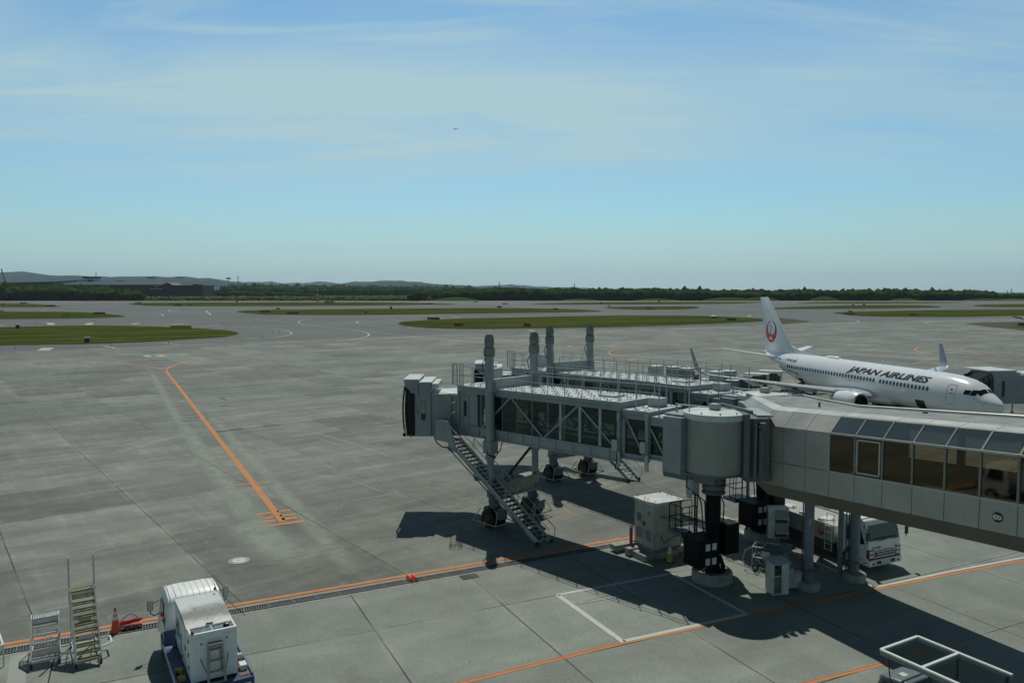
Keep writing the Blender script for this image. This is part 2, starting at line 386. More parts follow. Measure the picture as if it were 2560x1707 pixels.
def asphalt_mat():
    m = bpy.data.materials.new('taxiway asphalt'); m.use_nodes = True
    for n in list(m.node_tree.nodes): m.node_tree.nodes.remove(n)
    b = NB(m); P = b.pos()
    a = b.noise(P, .012, 6, .6, .5); c = b.noise(P, .12, 5, .6, 0, (.15, 1, 1), R(-25)); f = b.noise(P, 3, 3)
    col = b.mix(b.ramp(a, .3, .7), (.105, .118, .116), (.150, .160, .152))
    col = b.mix(b.math('MULTIPLY', b.ramp(c, .45, .75), .35), col, (.215, .22, .21))
    col = b.mix(b.math('MULTIPLY', b.ramp(f, .4, .7), .15), col, (.07, .08, .08))
    b.out(col, .85, spec=.2); return m
def grass_mat(name, c1, c2, c3, sc=.05, stripes_=False):
    m = bpy.data.materials.new(name); m.use_nodes = True
    for n in list(m.node_tree.nodes): m.node_tree.nodes.remove(n)
    b = NB(m); P = b.pos()
    a = b.noise(P, sc, 6, .65, .5); c = b.noise(P, sc * 9, 5, .7, 0, (.25, 1, 1), R(-25)); f = b.noise(P, 2.5, 4, .7)
    col = b.mix(b.ramp(a, .3, .7), c1, c2); col = b.mix(b.math('MULTIPLY', b.ramp(c, .5, .75), .6), col, c3)
    if stripes_:   # mown swaths and dry patches
        e_, n_ = frame_ax(R(30)); cv = b.N.new('ShaderNodeCombineXYZ'); b.L.new(b.math('MULTIPLY', b.dot(P, e_), .006), cv.inputs[0]); b.L.new(b.math('MULTIPLY', b.dot(P, n_), .11), cv.inputs[1])
        sw = b.noise(cv.outputs[0], 1.0, 6, .7, .3); col = b.mix(b.ramp(sw, .40, .62, 0, .75), col, tuple(x * .55 for x in c1))
        col = b.mix(b.math('MULTIPLY', b.ramp(sw, .58, .44, 0, 1), .35), col, (.115, .125, .035))
        d_ = b.noise(P, .05, 7, .75, 1.0); col = b.mix(b.math('MULTIPLY', b.ramp(d_, .52, .68), .6), col, (.14, .125, .055))
    col = b.mix(b.math('MULTIPLY', b.ramp(f, .4, .75), .5), col, tuple(x * .45 for x in c1))
    b.out(col, 1.0, spec=0, bump=f, bstr=.6, bdist=.1); return m
M['asph'] = asphalt_mat()
M['grass'] = grass_mat('verge grass', (.050, .074, .018), (.078, .094, .024), (.115, .105, .045), stripes_=True)
M['earth'] = grass_mat('far field', (.050, .085, .022), (.075, .105, .028), (.035, .06, .02), .01)
M['gravel'] = grass_mat('gravel verge', (.10, .10, .075), (.13, .125, .10), (.07, .075, .04), .08)

def sheet(name, polys, z, mat, kind='structure', dense=False):
    me = MB()
    for p in polys: me.quad(*[(q[0], q[1], z) for q in p])
    o = me.build(name, mat, smooth=False, solid=False)
    bm = bmesh.new(); bm.from_mesh(o.data); bmesh.ops.triangulate(bm, faces=bm.faces)
    for f in bm.faces:
        if f.normal.z < 0: f.normal_flip()
    bm.to_mesh(o.data); bm.free()
    if kind: o['kind'] = kind
    return o
sheet('ground', [[(-30000, -200), (30000, -200), (30000, 30000), (-30000, 30000)]], -.30, 'earth')
# asphalt of the taxiways and the far runway, out to where the far field starts
sheet('taxiway', [[(-3000, 60), (3000, 60), (3000, 1160), (-3000, 1150)]], -.05, 'asph')
M['runway'] = paint('pale runway surface', (.22, .225, .21), .9, var=.15, scale=.01, spec=.1)
sheet('runway', [[(-3000, 1040), (3000, 1050), (3000, 1152), (-3000, 1142)]], -.035, 'runway')
sheet('runway_shoulder', [[(-3000, 880), (3000, 900), (3000, 940), (-3000, 925)]], -.035, 'runway')
edge = [G(x, y) for x, y in ((-150, 888), (0, 881), (320, 868), (640, 854.5), (960, 842), (1280, 830.5), (1600, 821), (1920, 812.5), (2138, 804), (2350, 799), (2560, 796), (2750, 793))]
def st(s, t, a=None):
    a = AD if a is None else a
    e, n = frame_ax(a); return Vector((e[0]*s + n[0]*t, e[1]*s + n[1]*t, 0))
sheet('apron', [[(-400, 20, 0), (-400, 150)] + [tuple(p) for p in edge] + [(600, 20, 0)]], 0, 'con1')
sheet('stand_pavement', [[st(-120, T_DRAIN-.42), st(-120, -60), st(150, -60), st(150, T_DRAIN-.42)]], .004, 'con2')

def B1(*p): return [G(x/3.675, 640+y/3.675) for x, y in p]
def B2(*p): return [G(640+x/3.675, 640+y/3.675) for x, y in p]
def B3(*p): return [G(1280+x/3.675, 640+y/3.675) for x, y in p]
def B4(*p): return [G(1920+x/3.675, 640+y/3.675) for x, y in p]
isl = [
 B1((-200,660),(0,655),(700,637),(1250,640),(1570,652),(1760,660),(2110,682),(2180,700),(2190,712),(2150,735),(1900,755),(1400,785),(900,805),(0,820),(-200,822)),
 B1((-200,508),(0,510),(700,512),(980,530),(1160,550),(1160,558),(900,570),(500,575),(0,580),(-200,582)),
 B1((-200,432),(0,435),(250,437),(440,450),(590,465),(380,470),(0,470),(-200,470)),
 B1((1160,441),(1240,430),(2352,425)) + B2((1000,425),(1500,430),(1850,440),(1830,447),(1500,448),(900,457),(0,460)) + B1((1600,462),(1300,455)),
 B1((2165,505),) + B2((0,495),(600,490),(1400,482),(2352,477)) + B3((300,482),(700,492),(840,507),(830,512),(400,520),(0,523)) + B2((1300,540),(600,543),(100,538),(0,533)) + B1((2200,520),),
 B2((1300,615),(1350,600),(1600,585),(1900,572),(2352,565)) + B3((700,548),(1400,543),(1800,550),(2280,572),(2420,590),(2280,602),(1800,625),(1100,650),(500,660),(0,668)) + B2((2000,670),(1700,665),(1500,655),(1350,638)),
 B3((815,472),(1000,465),(1500,462),(1740,463),(1700,480),(1600,490),(1200,495),(950,487)),
 B3((100,440),(600,427),(1200,421),(2260,421)) + B4((0,424),(-30,430)) + B3((1900,440),(1000,445),(300,447)),
 B4((0,480),(300,465),(800,452),(1400,450),(1640,468),(1400,480),(400,487),(0,487)),
 B4((590,522),(640,514),(1500,497),(2352,490),(2600,489),(2600,546),(2352,548),(1800,558),(1400,560),(900,555),(700,540)),
 B4((1840,455),(2000,445),(2352,442),(2600,441),(2600,469),(2352,468),(2000,468)),
 B4((250,431),(600,420),(1300,420),(2000,425),(1400,435),(300,437)),
 B4((2230,642),(2352,634),(2600,630),(2600,675),(2352,665)),
]
def ragged(poly):
    out = []
    for i, p in enumerate(poly):
        n = poly[(i+1) % len(poly)]; L_ = (n - p).length; k = max(1, int(L_ / max(1.2, p.length * .012)))
        for j in range(min(k, 60)):
            q = p.lerp(n, j / min(k, 60)); d = (n - p).normalized(); a = q.length * .0016 + .12; out.append(q + Vector((-d.y, d.x, 0)) * random.uniform(-a, a))
    return out
def soften(poly, k=2):
    for _ in range(k):
        q = []
        for i, p in enumerate(poly):
            n = poly[(i+1) % len(poly)]; q += [p*.75 + n*.25, p*.25 + n*.75]
        poly = q
    return poly
gi = sheet('grass', [ragged(soften(p)) for p in isl], .03, 'grass', kind=None)
tag(gi, 'low green grass islands between the taxiways', 'grass', kind='stuff')
sheet('gravel_shoulder', [B4((1800,622),(1850,615),(2150,606),(2600,603),(2600,698),(2352,685),(2000,648)),
      B4((50,572),(100,566),(380,598),(380,604),(100,625),(40,622)), B1((-200,655),(-200,640),(0,647),(0,655)),], .012, 'gravel')
sheet('taxiway_strip', [B1((740,405),(1700,395),(2352,402)) + B2((500,405),(1500,412),(1500,415),(0,415)) + B1((740,415),)], .02, 'gravel')

# ---------------------------------------------------------------- painted lines
def stripes(name, items, mat, z):
    me = MB()
    for pts, w in items:
        pts = [Vector((p[0], p[1], z)) for p in pts]
        Ls = []; Rs = []
        for i, p in enumerate(pts):
            a = pts[max(0, i-1)]; c = pts[min(len(pts)-1, i+1)]; d = (c - a).normalized(); n = Vector((-d.y, d.x, 0)) * w / 2
            Ls.append(p + n); Rs.append(p - n)
        k = len(pts)
        me.add(Ls + Rs, [(k+i, k+i+1, i+1, i) for i in range(k-1)])
    o = me.build(name, mat, smooth=False, solid=False); o['kind'] = 'structure'; return o
def smooth_line(pts, k=2):
    for _ in range(k):
        q = [pts[0]]
        for a, b in zip(pts[:-1], pts[1:]): q += [a*.75+b*.25, a*.25+b*.75]
        q.append(pts[-1]); pts = q
    return pts
def linepaint(name, col, wear=.5, scale=1.2):
    m = bpy.data.materials.new(name); m.use_nodes = True
    for n in list(m.node_tree.nodes): m.node_tree.nodes.remove(n)
    b = NB(m); P = b.pos()
    n1 = b.noise(P, scale, 6, .7); n2 = b.noise(P, 12, 4, .7)
    col2 = b.mix(b.ramp(n1, .3, .7), tuple(x*.8 for x in col), col)
    w = b.math('MULTIPLY', b.ramp(b.math('ADD', b.math('MULTIPLY', n1, .6), b.math('MULTIPLY', n2, .4)), .50, .66), wear)
    b.out(b.mix(w, col2, (.22, .225, .20)), .8, spec=.2); return m
M['p_or'] = linepaint('orange ground paint', (.60, .26, .11), .45)
M['p_orf'] = linepaint('faded orange ground paint', (.46, .25, .15), .6, .2)
M['p_wh'] = linepaint('white ground paint', (.60, .64, .60), .45)
M['p_whf'] = linepaint('faded white ground paint', (.36, .385, .36), .6)
M['p_cr'] = linepaint('cream ground paint', (.55, .50, .40), .4, .3)
def P_(*p): return [G(x, y) for x, y in p]
orange = []
fork = (413.6, 925)
orange.append((P_(fork, (707, 1304)), .42))
orange.append((smooth_line(P_(fork,(421,919),(439,911.6),(480,901),(525,895.5),(601,887.5),(640,882),(704,880))), .55))
orange.append((smooth_line(P_(fork,(405,922),(391,919),(360,914),(250,907),(120,901))), .45))
def Zb(*p): return [G(360+x/2.903, 860+y/2.903) for x, y in p]
orange += [(Zb((678,1023),(768,1014)),.34),(Zb((812,1008),(897,1001)),.32),
 (Zb((820,1234),(925,1222)),.36),(Zb((965,1215),(1070,1203)),.36),(Zb((845,1266),(938,1254)),.36),(Zb((985,1245),(1095,1234)),.36),
 (Zb((858,1289),(958,1278)),.5),(Zb((1000,1270),(1110,1256)),.5),(Zb((850,1323),(1165,1283)),.40)]
def along(s0, s1, t, n=14): return [st(s0 + (s1-s0)*i/n, t) for i in range(n+1)]
orange.append((along(-60, 90, T_DRAIN+.72), .26)); orange.append((along(-25, 60, T_DRAIN+.46), .05))
o2 = P_((1020,1736),(1157,1704.8),(1418,1640),(1558,1605.5),(1731,1569),(1900,1532),(2015,1507),(2179,1473.5),(2375,1434),(2560,1399),(2760,1363))
def shift(pts, d): return [p + Vector((-.43, .90, 0))*d for p in pts]
orange += [(shift(o2, -.05), .16), (shift(o2, .075), .05)]
for a, b_ in (((1980,1716),(2228,1653)), ((2262,1642),(2336,1621)), ((2345,1617),(2396,1604))): orange += [(shift(P_(a, b_), -.04), .13), (shift(P_(a, b_), .085), .05)]
def Zf(*p): return [G(1480+x/3.92, 860+y/3.92) for x, y in p]
orange.append((smooth_line(Zf((870,8),(500,22),(300,42),(190,62),(158,85),(200,112),(330,145),(560,193),(1150,300),(1700,430))), .42))
orange.append((smooth_line(B4((1700,822),(1560,825),(1400,833),(1335,855),(1380,880),(1560,908),(2000,940),(2500,975))), .5))
stripes('orange_guide_lines', orange, 'p_or', .012)
faded = [(smooth_line(P_((704,880),(808,875.5),(885,873),(1000,869),(1280,866),(1500,863),(1900,858))), .5),
 (smooth_line(Zf((0,98),(80,104),(165,114))), .4), (smooth_line(P_((120,901),(0,899),(-60,899))), .3),
 (P_((0,968),(300,960),(480,955)), .14), (P_((500,953),(620,947),(795,940)), .16),
 (smooth_line(B4((0,872),(-500,850),(-900,840),(-1400,870))), .0001), (smooth_line(B4((1820,835),(1755,860),(1800,878),(2352,945))), .4),
 (B4((230,815),(500,807)), .3),
 (Zb((1800,-60),(1000,-45),(500,-20)), .2), (B3((150,780),(340,800)), .25), (Zb((1140,240),(1265,232)), .3),
 (P_((1385,1249),(1426,1284),(1385,1297)), .14), (P_((1344,1303),(1280,1316),(1195,1333)), .10), (P_((1175,1270),(1100,1300),(1160,1322)), .10)]
stripes('faded_orange_lines', faded, 'p_orf', .010)
white = [(P_((1394,1487),(1559,1605)), .24), (P_((1559,1602),(1867,1535)), .2), (P_((1867,1534.7),(1678,1434)), .20), (P_((1678,1434),(1394,1487)), .2),
 (P_((1825,1316),(2190,1468)), .18), (P_((2184,1468.5),(2375,1428.5),(2560,1393.5),(2700,1368)), .15)]
stripes('white_stand_lines', white, 'p_wh', .016)
stripes('worn_white_lines', [(P_((1440,1510),(1715,1460)), .15), (P_((1440,1508),(1560,1475),(1661,1440)), .09), (P_((47,1636),(40,1712)), .55),
 (P_((1880,1345),(1835,1322)), .1), (P_((1800,1333),(2000,1305)), .12), (P_((1808,1355),(1850,1350)), .1)], 'p_whf', .0165)
tw = [(smooth_line(B2((-60,648),(0,655),(180,665),(300,690),(345,712),(250,740),(130,757),(0,762),(-120,765))), .36),
 (B2((35,685),(230,672)), .36), (B2((85,706),(320,702)), .36), (B2((60,731),(300,729)), .36), (B2((-100,676),(60,672)), .36),
 (smooth_line(B2((510,575),(420,590),(378,608),(420,628),(650,655),(900,680),(1010,700),(1045,722),(1010,745),(900,765),(730,782))), .42),
 (B2((-100,575),(0,578),(300,615),(378,618)), .36),
 (smooth_line(B2((1170,590),(1000,588),(930,600),(918,612),(960,628),(1130,630))), .42), (B2((1170,575),(1305,585)), .7), (B2((945,606),(1115,611)), .42),
 (B2((1000,640),(1240,652)), .36), (B2((1120,652),(1290,653)), .36), (B2((1380,665),(1530,668)), .42), (B2((1380,570),(1490,577)), .8), (B2((1790,557),(1875,566)), 1.),
 (B2((1720,680),(1810,676)), .36), (B2((2120,684),(2165,684)), 1.2), (B2((1000,690),(1400,735),(2100,800)), .3), (B2((1680,565),(1720,570)), .42), (B2((2260,550),(2340,556)), .8),
 (B3((155,680),(205,691)), 1.), (B3((485,677),(590,686)), .7), (B3((800,670),(900,676)), .42), (B3((1090,666),(1200,666)), .7), (B3((610,540),(680,543)), 1.), (B3((1250,532),(1320,535)), 1.),
 (B3((2165,555),(2200,545)), 1.), (smooth_line(B4((700,578),(830,592),(840,603),(780,612),(560,622))), .42), (smooth_line(B4((1600,600),(1450,610),(1440,617),(1520,628))), .42),
 (B4((1780,626),(1900,626)), .42), (B4((728,812),(802,820)), .8), (B4((820,810),(905,822)), .35), (B4((230,815),(500,808)), .3),
 (B1((1535,533),(1715,530)), 1.2), (B1((1765,529),(1950,527)), 1.2), (smooth_line(B1((1100,555),(1400,548),(1515,547),(1470,530),(1200,520))), .8), (smooth_line(B1((1650,515),(1550,505),(1545,497),(1640,488))), .8),
 (smooth_line(B1((2000,497),(1900,503),(1890,510),(1960,545),(1780,540))), .7), (B1((430,420),(720,421)), 3), (B1((1120,482),(1510,481)), 2.5), (B1((640,505),(720,502)), 1.6), (B1((370,503),(430,499)), 1.6),
 (B2((940,468),(1300,469)), 2.5), (B2((1880,445),(2352,440)), 3), (B3((0,461),(240,461)), 3)]
stripes('taxiway_white_lines', tw, 'p_wh', .014)
dashes = []
for a, b, w in (((396,868),(446,843),2.6),((950,827),(1060,845),.8),((1510,803),(1650,817),.7),((1955,778),(2180,787),.7),((455,615),(480,632),2.6),((808,632),(834,615),2.6),
                ((1215,628),(1275,615),1.8),((1570,635),(1690,619),1.2),((1870,645),(2030,630),.9),((2125,660),(2300,648),.8),((0,635),(30,638),2.6),((1333,912),(1375,926),1.2),((1465,910),(1500,922),1.2),((2250,755),(2352,757),.6)):
    dashes.append((B1(a, b), w))
dashes += [(B3((60,757),(110,757)), .6), (B3((415,832),(470,830)), .7), (B3((510,826),(555,833)), .7)]
stripes('taxiway_edge_dashes', dashes, 'p_cr', .018)
M['patch'] = linepaint('dark bitumen patch', (.075, .085, .08), .4)
stripes('bitumen_patches', [(Zb((275,560),(400,549)), .5), (Zb((420,547),(465,541)), .6), (Zb((515,638),(710,616)), .55), (Zb((862,596),(1005,580)), .45),
   (Zb((535,388),(592,386)), .3), (Zb((560,392),(598,408)), .3), (Zb((552,450),(605,447)), .45), (Zb((585,54),(640,56)), .6)], 'patch', .008)
# pale tyre and jet-wash scuffs beside the guide line: worn clean concrete with soft ragged edges
def scuffmat():
    m, N_, L_ = nmat('pale scuffed concrete'); b = NB(m)
    uv = N_.new('ShaderNodeUVMap'); sp_ = N_.new('ShaderNodeSeparateXYZ'); L_.new(uv.outputs[0], sp_.inputs[0])
    x = b.math('ABSOLUTE', b.math('SUBTRACT', sp_.outputs[0], .5)); e = b.ramp(x, .08, .5, 1, 0); en = b.ramp(b.math('ABSOLUTE', b.math('SUBTRACT', sp_.outputs[1], .5)), .3, .5, 1, 0)
    P = b.pos(); n = b.noise(P, .8, 7, .72, .2); f = b.noise(P, 6, 4, .7)
    a = b.math('MULTIPLY', b.math('MULTIPLY', e, en), b.ramp(b.math('ADD', b.math('MULTIPLY', n, .75), b.math('MULTIPLY', f, .25)), .34, .58, .45, 1))
    p = N_.new('ShaderNodeBsdfPrincipled'); p.inputs['Base Color'].default_value = (.36, .40, .35, 1); p.inputs['Roughness'].default_value = .9
    t = N_.new('ShaderNodeBsdfTransparent'); mi = N_.new('ShaderNodeMixShader'); 
    a1, n1 = frame_ax(A1)
    def gd(ax, sp_, off):
        y = b.math('DIVIDE', b.math('SUBTRACT', b.dot(P, ax), off), sp_); return b.math('MULTIPLY', b.math('ABSOLUTE', b.math('SUBTRACT', y, b.math('ROUND', y))), sp_)
    jj = b.ramp(b.math('MINIMUM', gd(n1, 7.8, 36.4), gd(a1, 7.2, 3.5)), .03, .07, .2, 1)
    L_.new(b.math('MULTIPLY', b.math('MULTIPLY', a, jj), .62), mi.inputs[0]); L_.new(t.outputs[0], mi.inputs[1]); L_.new(p.outputs[0], mi.inputs[2])
    o = N_.new('ShaderNodeOutputMaterial'); L_.new(mi.outputs[0], o.inputs[0]); return m
M['scuff'] = scuffmat()
def scuffs(items):
    me = bpy.data.meshes.new('scuffed_concrete'); vs = []; fs = []; uvs = []
    for j, (pts, w0, w1) in enumerate(items):
        z = .0055 + .0008 * j; n_ = len(pts)
        for i in range(n_ - 1):
            q = []
            for k in (i, i+1):
                a = pts[max(0,k-1)]; c = pts[min(n_-1,k+1)]; d = (c-a).normalized(); nn = Vector((-d.y, d.x, 0)) * (w0 + (w1-w0)*k/(n_-1)) / 2
                q.append((pts[k]+nn, pts[k]-nn, k/(n_-1)))
            b0 = len(vs)
            for p, tt, uu in ((q[0][1], q[0][2], 1), (q[1][1], q[1][2], 1), (q[1][0], q[1][2], 0), (q[0][0], q[0][2], 0)):
                vs.append((p.x, p.y, z)); uvs.append((uu, tt))
            fs.append((b0, b0+1, b0+2, b0+3))
    me.from_pydata(vs, [], fs); uvl = me.uv_layers.new(name='UVMap')
    for lp in me.loops: uvl.data[lp.index].uv = uvs[lp.vertex_index]
    me.materials.append(M['scuff']); o = bpy.data.objects.new('scuffed_concrete', me); C.objects.link(o); o['kind'] = 'structure'
scuffs([(smooth_line(Zb((30,150),(75,240),(160,400),(330,680),(540,990),(760,1290),(900,1480),(1000,1600)),1), 1.7, 2.0),
        (smooth_line(Zb((420,440),(560,600),(700,750),(860,920),(1060,1130),(1230,1330),(1420,1540),(1600,1700)),1), 1.9, 1.8),
        (smooth_line(Zb((230,480),(400,740),(600,1000),(800,1230),(950,1400),(1150,1600)),1), 2.0, 1.8),
        (Zb((0,175),(60,200),(130,170),(260,120)), .5, .5),
        (Zb((1300,-10),(900,10),(600,40),(200,110)), .8, .8), (Zb((-300,820),(100,700),(400,640)), 2.5, 2.5), (Zb((1100,600),(1500,720),(1850,840)), .5, .7), (Zb((1230,675),(1480,755)), .4, .5),
        (Zb((850,740),(950,780)), .6, .6), (Zb((1400,950),(1760,1085)), .25, .3), (Zb((600,1250),(1000,1500),(1300,1568)), 4, 5)])

# ---------------------------------------------------------------- drain channel
M['slot'] = paint('dark drain slot', (.012,.013,.013), .8)
def drain():
    bars = MB()
    base_o = stripes('drain', [(along(-70, 90, T_DRAIN-.02), .56)], 'slot', .006)
    k = 0
    s = -34.0
    while s < 24:
        a = st(s, T_DRAIN-.20); b = st(s, T_DRAIN+.16); bars.beam((a.x, a.y, .026), (b.x, b.y, .026), .026, .03); s += .10
    for t in (-.24, .20):
        a = st(-70, T_DRAIN+t); b = st(90, T_DRAIN+t); bars.beam((a.x, a.y, .022), (b.x, b.y, .022), .035, .04)
    s = -34.0
    while s < 24:
        a = st(s, T_DRAIN-.22); b = st(s, T_DRAIN+.18); bars.beam((a.x, a.y, .027), (b.x, b.y, .027), .05, .036); s += 1.0
    o = bars.build('drain_grating', 'slat', smooth=False, solid=False); o['kind'] = 'structure'
drain()
stripes('drain_curb', [(along(-70, 90, T_DRAIN+.33), .20), (along(-70, 90, T_DRAIN-.36), .16)], 'plinth', .009)
pc = G(1173, 1441); sheet('inspection_cover', [[pc + st(-.42,-.3), pc + st(.42,-.3), pc + st(.42,.3), pc + st(-.42,.3)]], .013, 'patch')

# ================================================================ FAR LANDSCAPE
M['leaf'] = grass_mat('forest foliage', (.016, .034, .010), (.046, .074, .016), (.085, .12, .028), .035)
M['leaf2'] = grass_mat('young bush foliage', (.085, .135, .030), (.12, .165, .035), (.06, .09, .022), .02)
M['hill'] = grass_mat('wooded hillside', (.018, .036, .030), (.028, .046, .036), (.035, .05, .038), .002)
def ico(sub):
    bm = bmesh.new(); bmesh.ops.create_icosphere(bm, subdivisions=sub, radius=1)
    v = np.array([x.co[:] for x in bm.verts]); f = np.array([[y.index for y in x.verts] for x in bm.faces]); bm.free(); return v, f
IV, IF = ico(2)
def wood(name, trees, mat, label, cat):
    """trees: list of (x, y, z0, radius, height); ragged crowns reaching the ground"""
    n = len(trees); T = np.array(trees); nv = len(IV)
    jit = 1 + RNG.normal(0, .17, (n, nv, 1)); base = IV[None] * jit
    # lumps
    for k in range(5):
        d = RNG.normal(size=(n, 1, 3)); d /= np.linalg.norm(d, axis=2, keepdims=True)
        base = base * (1 + .22 * np.clip((IV[None] * d).sum(2, keepdims=True) - .55, 0, 1) * 2)
    P = np.empty((n, nv, 3)); P[:, :, 0] = T[:, 0, None] + base[:, :, 0] * T[:, 3, None]; P[:, :, 1] = T[:, 1, None] + base[:, :, 1] * T[:, 3, None]
    P[:, :, 2] = T[:, 2, None] + T[:, 4, None] * (.5 + .5 * base[:, :, 2] / 1.12)
    F = (IF[None] + (np.arange(n) * nv)[:, None, None]).reshape(-1, 3)
    me = bpy.data.meshes.new(name); me.vertices.add(n * nv); me.vertices.foreach_set('co', P.reshape(-1).astype(np.float32))
    me.loops.add(F.size); me.loops.foreach_set('vertex_index', F.reshape(-1).astype(np.int32))
    me.polygons.add(len(F)); me.polygons.foreach_set('loop_start', np.arange(0, F.size, 3, dtype=np.int32)); me.polygons.foreach_set('loop_total', np.full(len(F), 3, dtype=np.int32))
    me.update(calc_edges=True); me.materials.append(M[mat]); o = bpy.data.objects.new(name, me); C.objects.link(o)
    return tag(o, label, cat, kind='stuff')
def prof(pts):
    xs = [p[0] for p in pts]; ys = [p[1] for p in pts]; return lambda x: float(np.interp(x, xs, ys))
def fill(ytop, x0, x1, D0, D1, rows, sp_px, rad, lo=.82, hi=1.02, z0=0):
    """rows of trees between distances D0 and D1 whose crowns reach the height that reads as photo row ytop(x)"""
    tr = []
    for r in range(rows):
        D = D0 + (D1 - D0) * r / max(1, rows - 1); x = x0 + random.random() * sp_px
        while x < x1:
            d = D * random.uniform(.99, 1.01); z = H_CAM - d * (ytop(x) - HOR) / F_PX
            fr = (lo + (hi - lo) * r / max(1, rows - 1)) if rows > 1 else hi
            h = max(2.5, (z) * fr * random.uniform(.90, 1.01)); rr = rad * random.uniform(.7, 1.3)
            tr.append(((x - 1280) / F_PX * d, d, z0 - 1, rr, h + 1)); x += sp_px * random.uniform(.6, 1.4)
    return tr
top_r = prof([(1085,733),(1110,722),(1160,720),(1280,719),(1400,720.5),(1520,720),(1640,721),(1760,721),(1800,725),(1860,724),(1920,725),(2000,723),(2080,725),(2180,723),(2300,724),(2420,725),(2480,728),(2520,735),(2560,741),(2600,745)])
tr = fill(top_r, 1085, 2480, 1235, 1420, 5, 9, 7.5, .78, 1.0)
tr += fill(prof([(2440,728),(2500,733),(2700,734)]), 2440, 2720, 1600, 1700, 2, 11, 9, .9, 1)
wood('forest', tr, 'leaf', 'dark green belt of trees behind the runway, right half', 'forest')
top_l = prof([(-150,708),(0,707),(60,709),(150,711),(230,714),(300,721),(345,728),(360,738)])
tr = fill(top_l, -150, 355, 1190, 1330, 5, 10, 8, .72, 1.0)
tr += fill(prof([(400,735),(450,727),(520,723),(600,726),(640,727),(700,729),(780,731)]), 400, 780, 1700, 1850, 2, 10, 10, .85, 1)
tr += fill(prof([(580,716),(620,712),(700,716),(800,720),(900,717),(1000,719),(1100,722)]), 560, 1180, 2100, 2300, 3, 9, 11, .85, 1)
tr += fill(prof([(1028,730),(1058,726)]), 1030, 1056, 1210, 1225, 2, 8, 5.5, .9, 1)
wood('forest', tr, 'leaf', 'rounded tree belt in front of the maroon building, left half', 'forest')
top_f = prof([(560,711),(700,711.5),(900,713),(1100,716),(1280,719),(1400,723)])
tr = fill(top_f, 560, 1330, 3300, 3600, 2, 8, 17, .9, 1.0)
wood('forest', tr, 'leaf', 'farthest low dark wooded band below the hills', 'forest')
tr = []
for _ in range(2600):
    d = random.uniform(1215, 1950); px = random.uniform(190, 1180)
    if px > 1060 and d > 1400: continue
    tr.append(((px - 1280) / F_PX * d, d, -1, random.uniform(2, 4.5), random.uniform(2.5, 6.5)))
wood('bushes', tr, 'leaf2', 'light green low bushes in the field beyond the runway', 'bushes')
# grassy mounds at the foot of the right tree belt
md = MB()
for px, w, h in ((1140, 62, 5.2), (1160, 30, 3), (1450, 50, 3), (1640, 60, 3), (1820, 70, 5), (1900, 50, 5.5), (2060, 38, 6.5), (2260, 40, 3.5), (2460, 60, 3.5)):
    d = 1205; cx_ = (px - 1280) / F_PX * d; rx = w / F_PX * d
    md.add([(cx_ + rx*math.cos(a)*k, d + 14*math.sin(a)*k, (1-k*k)*h - .2) for k in (1, .75, .5, .25, .02) for a in [2*math.pi*i/28 for i in range(28)]],
           [(r*28+i, r*28+(i+1)%28, (r+1)*28+(i+1)%28, (r+1)*28+i) for r in range(4) for i in range(28)])
o = md.build('grass_mound', 'earth'); o['kind'] = 'structure'

def ridge(name, pts, D, depth):
    n_ = 240; xs = np.linspace(pts[0][0], pts[-1][0], n_); pf = prof(pts); vs = []; rows = 9
    for r in range(rows):
        k = r / (rows - 1); shape = math.sin(min(1, k * 1.5) * math.pi / 2) if k < .67 else math.cos((k - .67) / .33 * math.pi / 2)
        for x in xs:
            d = D + depth * (k - .67); z = H_CAM - D * (pf(x) - HOR) / F_PX
            nz = mnoise.noise(Vector((x * .03, k * 4, D * .01))) * .16 + mnoise.noise(Vector((x * .12, k * 9, D * .01))) * .07
            e = min(1, (x - pts[0][0]) / 60 + .001, (pts[-1][0] - x) / 60 + .001)
            vs.append(((x - 1280) / F_PX * D, d, max(-5, z * shape * (1 + (nz if r != 6 else nz * .25)) * max(.0, min(1, e)) - 3)))
    m = MB(); m.add(vs, [(r*n_+i, r*n_+i+1, (r+1)*n_+i+1, (r+1)*n_+i) for r in range(rows-1) for i in range(n_-1)])
    o = m.build(name, 'hill', solid=False); o['kind'] = 'structure'; return o
def sc(o0, *p): return [(o0 + x/3.675, 640 + y/3.675) for x, y in p]
ridge('hills', [(-300, 690)] + sc(0,(0,160),(100,153),(200,165),(330,160),(450,175),(600,187),(750,180),(880,188),(1000,200),(1240,200),(1300,193),(1380,203),(1450,193),(1550,205),(1680,193),(1850,205),(2000,215),(2100,232),(2352,252)) + sc(640,(200,266),(400,275)), 11000, 5000)
ridge('hills', sc(640,(560,275),(780,266),(870,252),(1040,238),(1130,230),(1250,228),(1400,228),(1550,242),(1700,258),(2000,272),(2200,278)), 11500, 4500)
ridge('hills', sc(0,(1900,255),(2200,235),(2352,238)) + sc(640,(300,243),(480,248),(630,235),(780,248),(1000,262),(1500,275),(1800,268),(2100,272),(2352,262)) + sc(1280,(0,268),(130,274),(300,276),(400,285),(700,294),(900,297)), 14500, 3000)
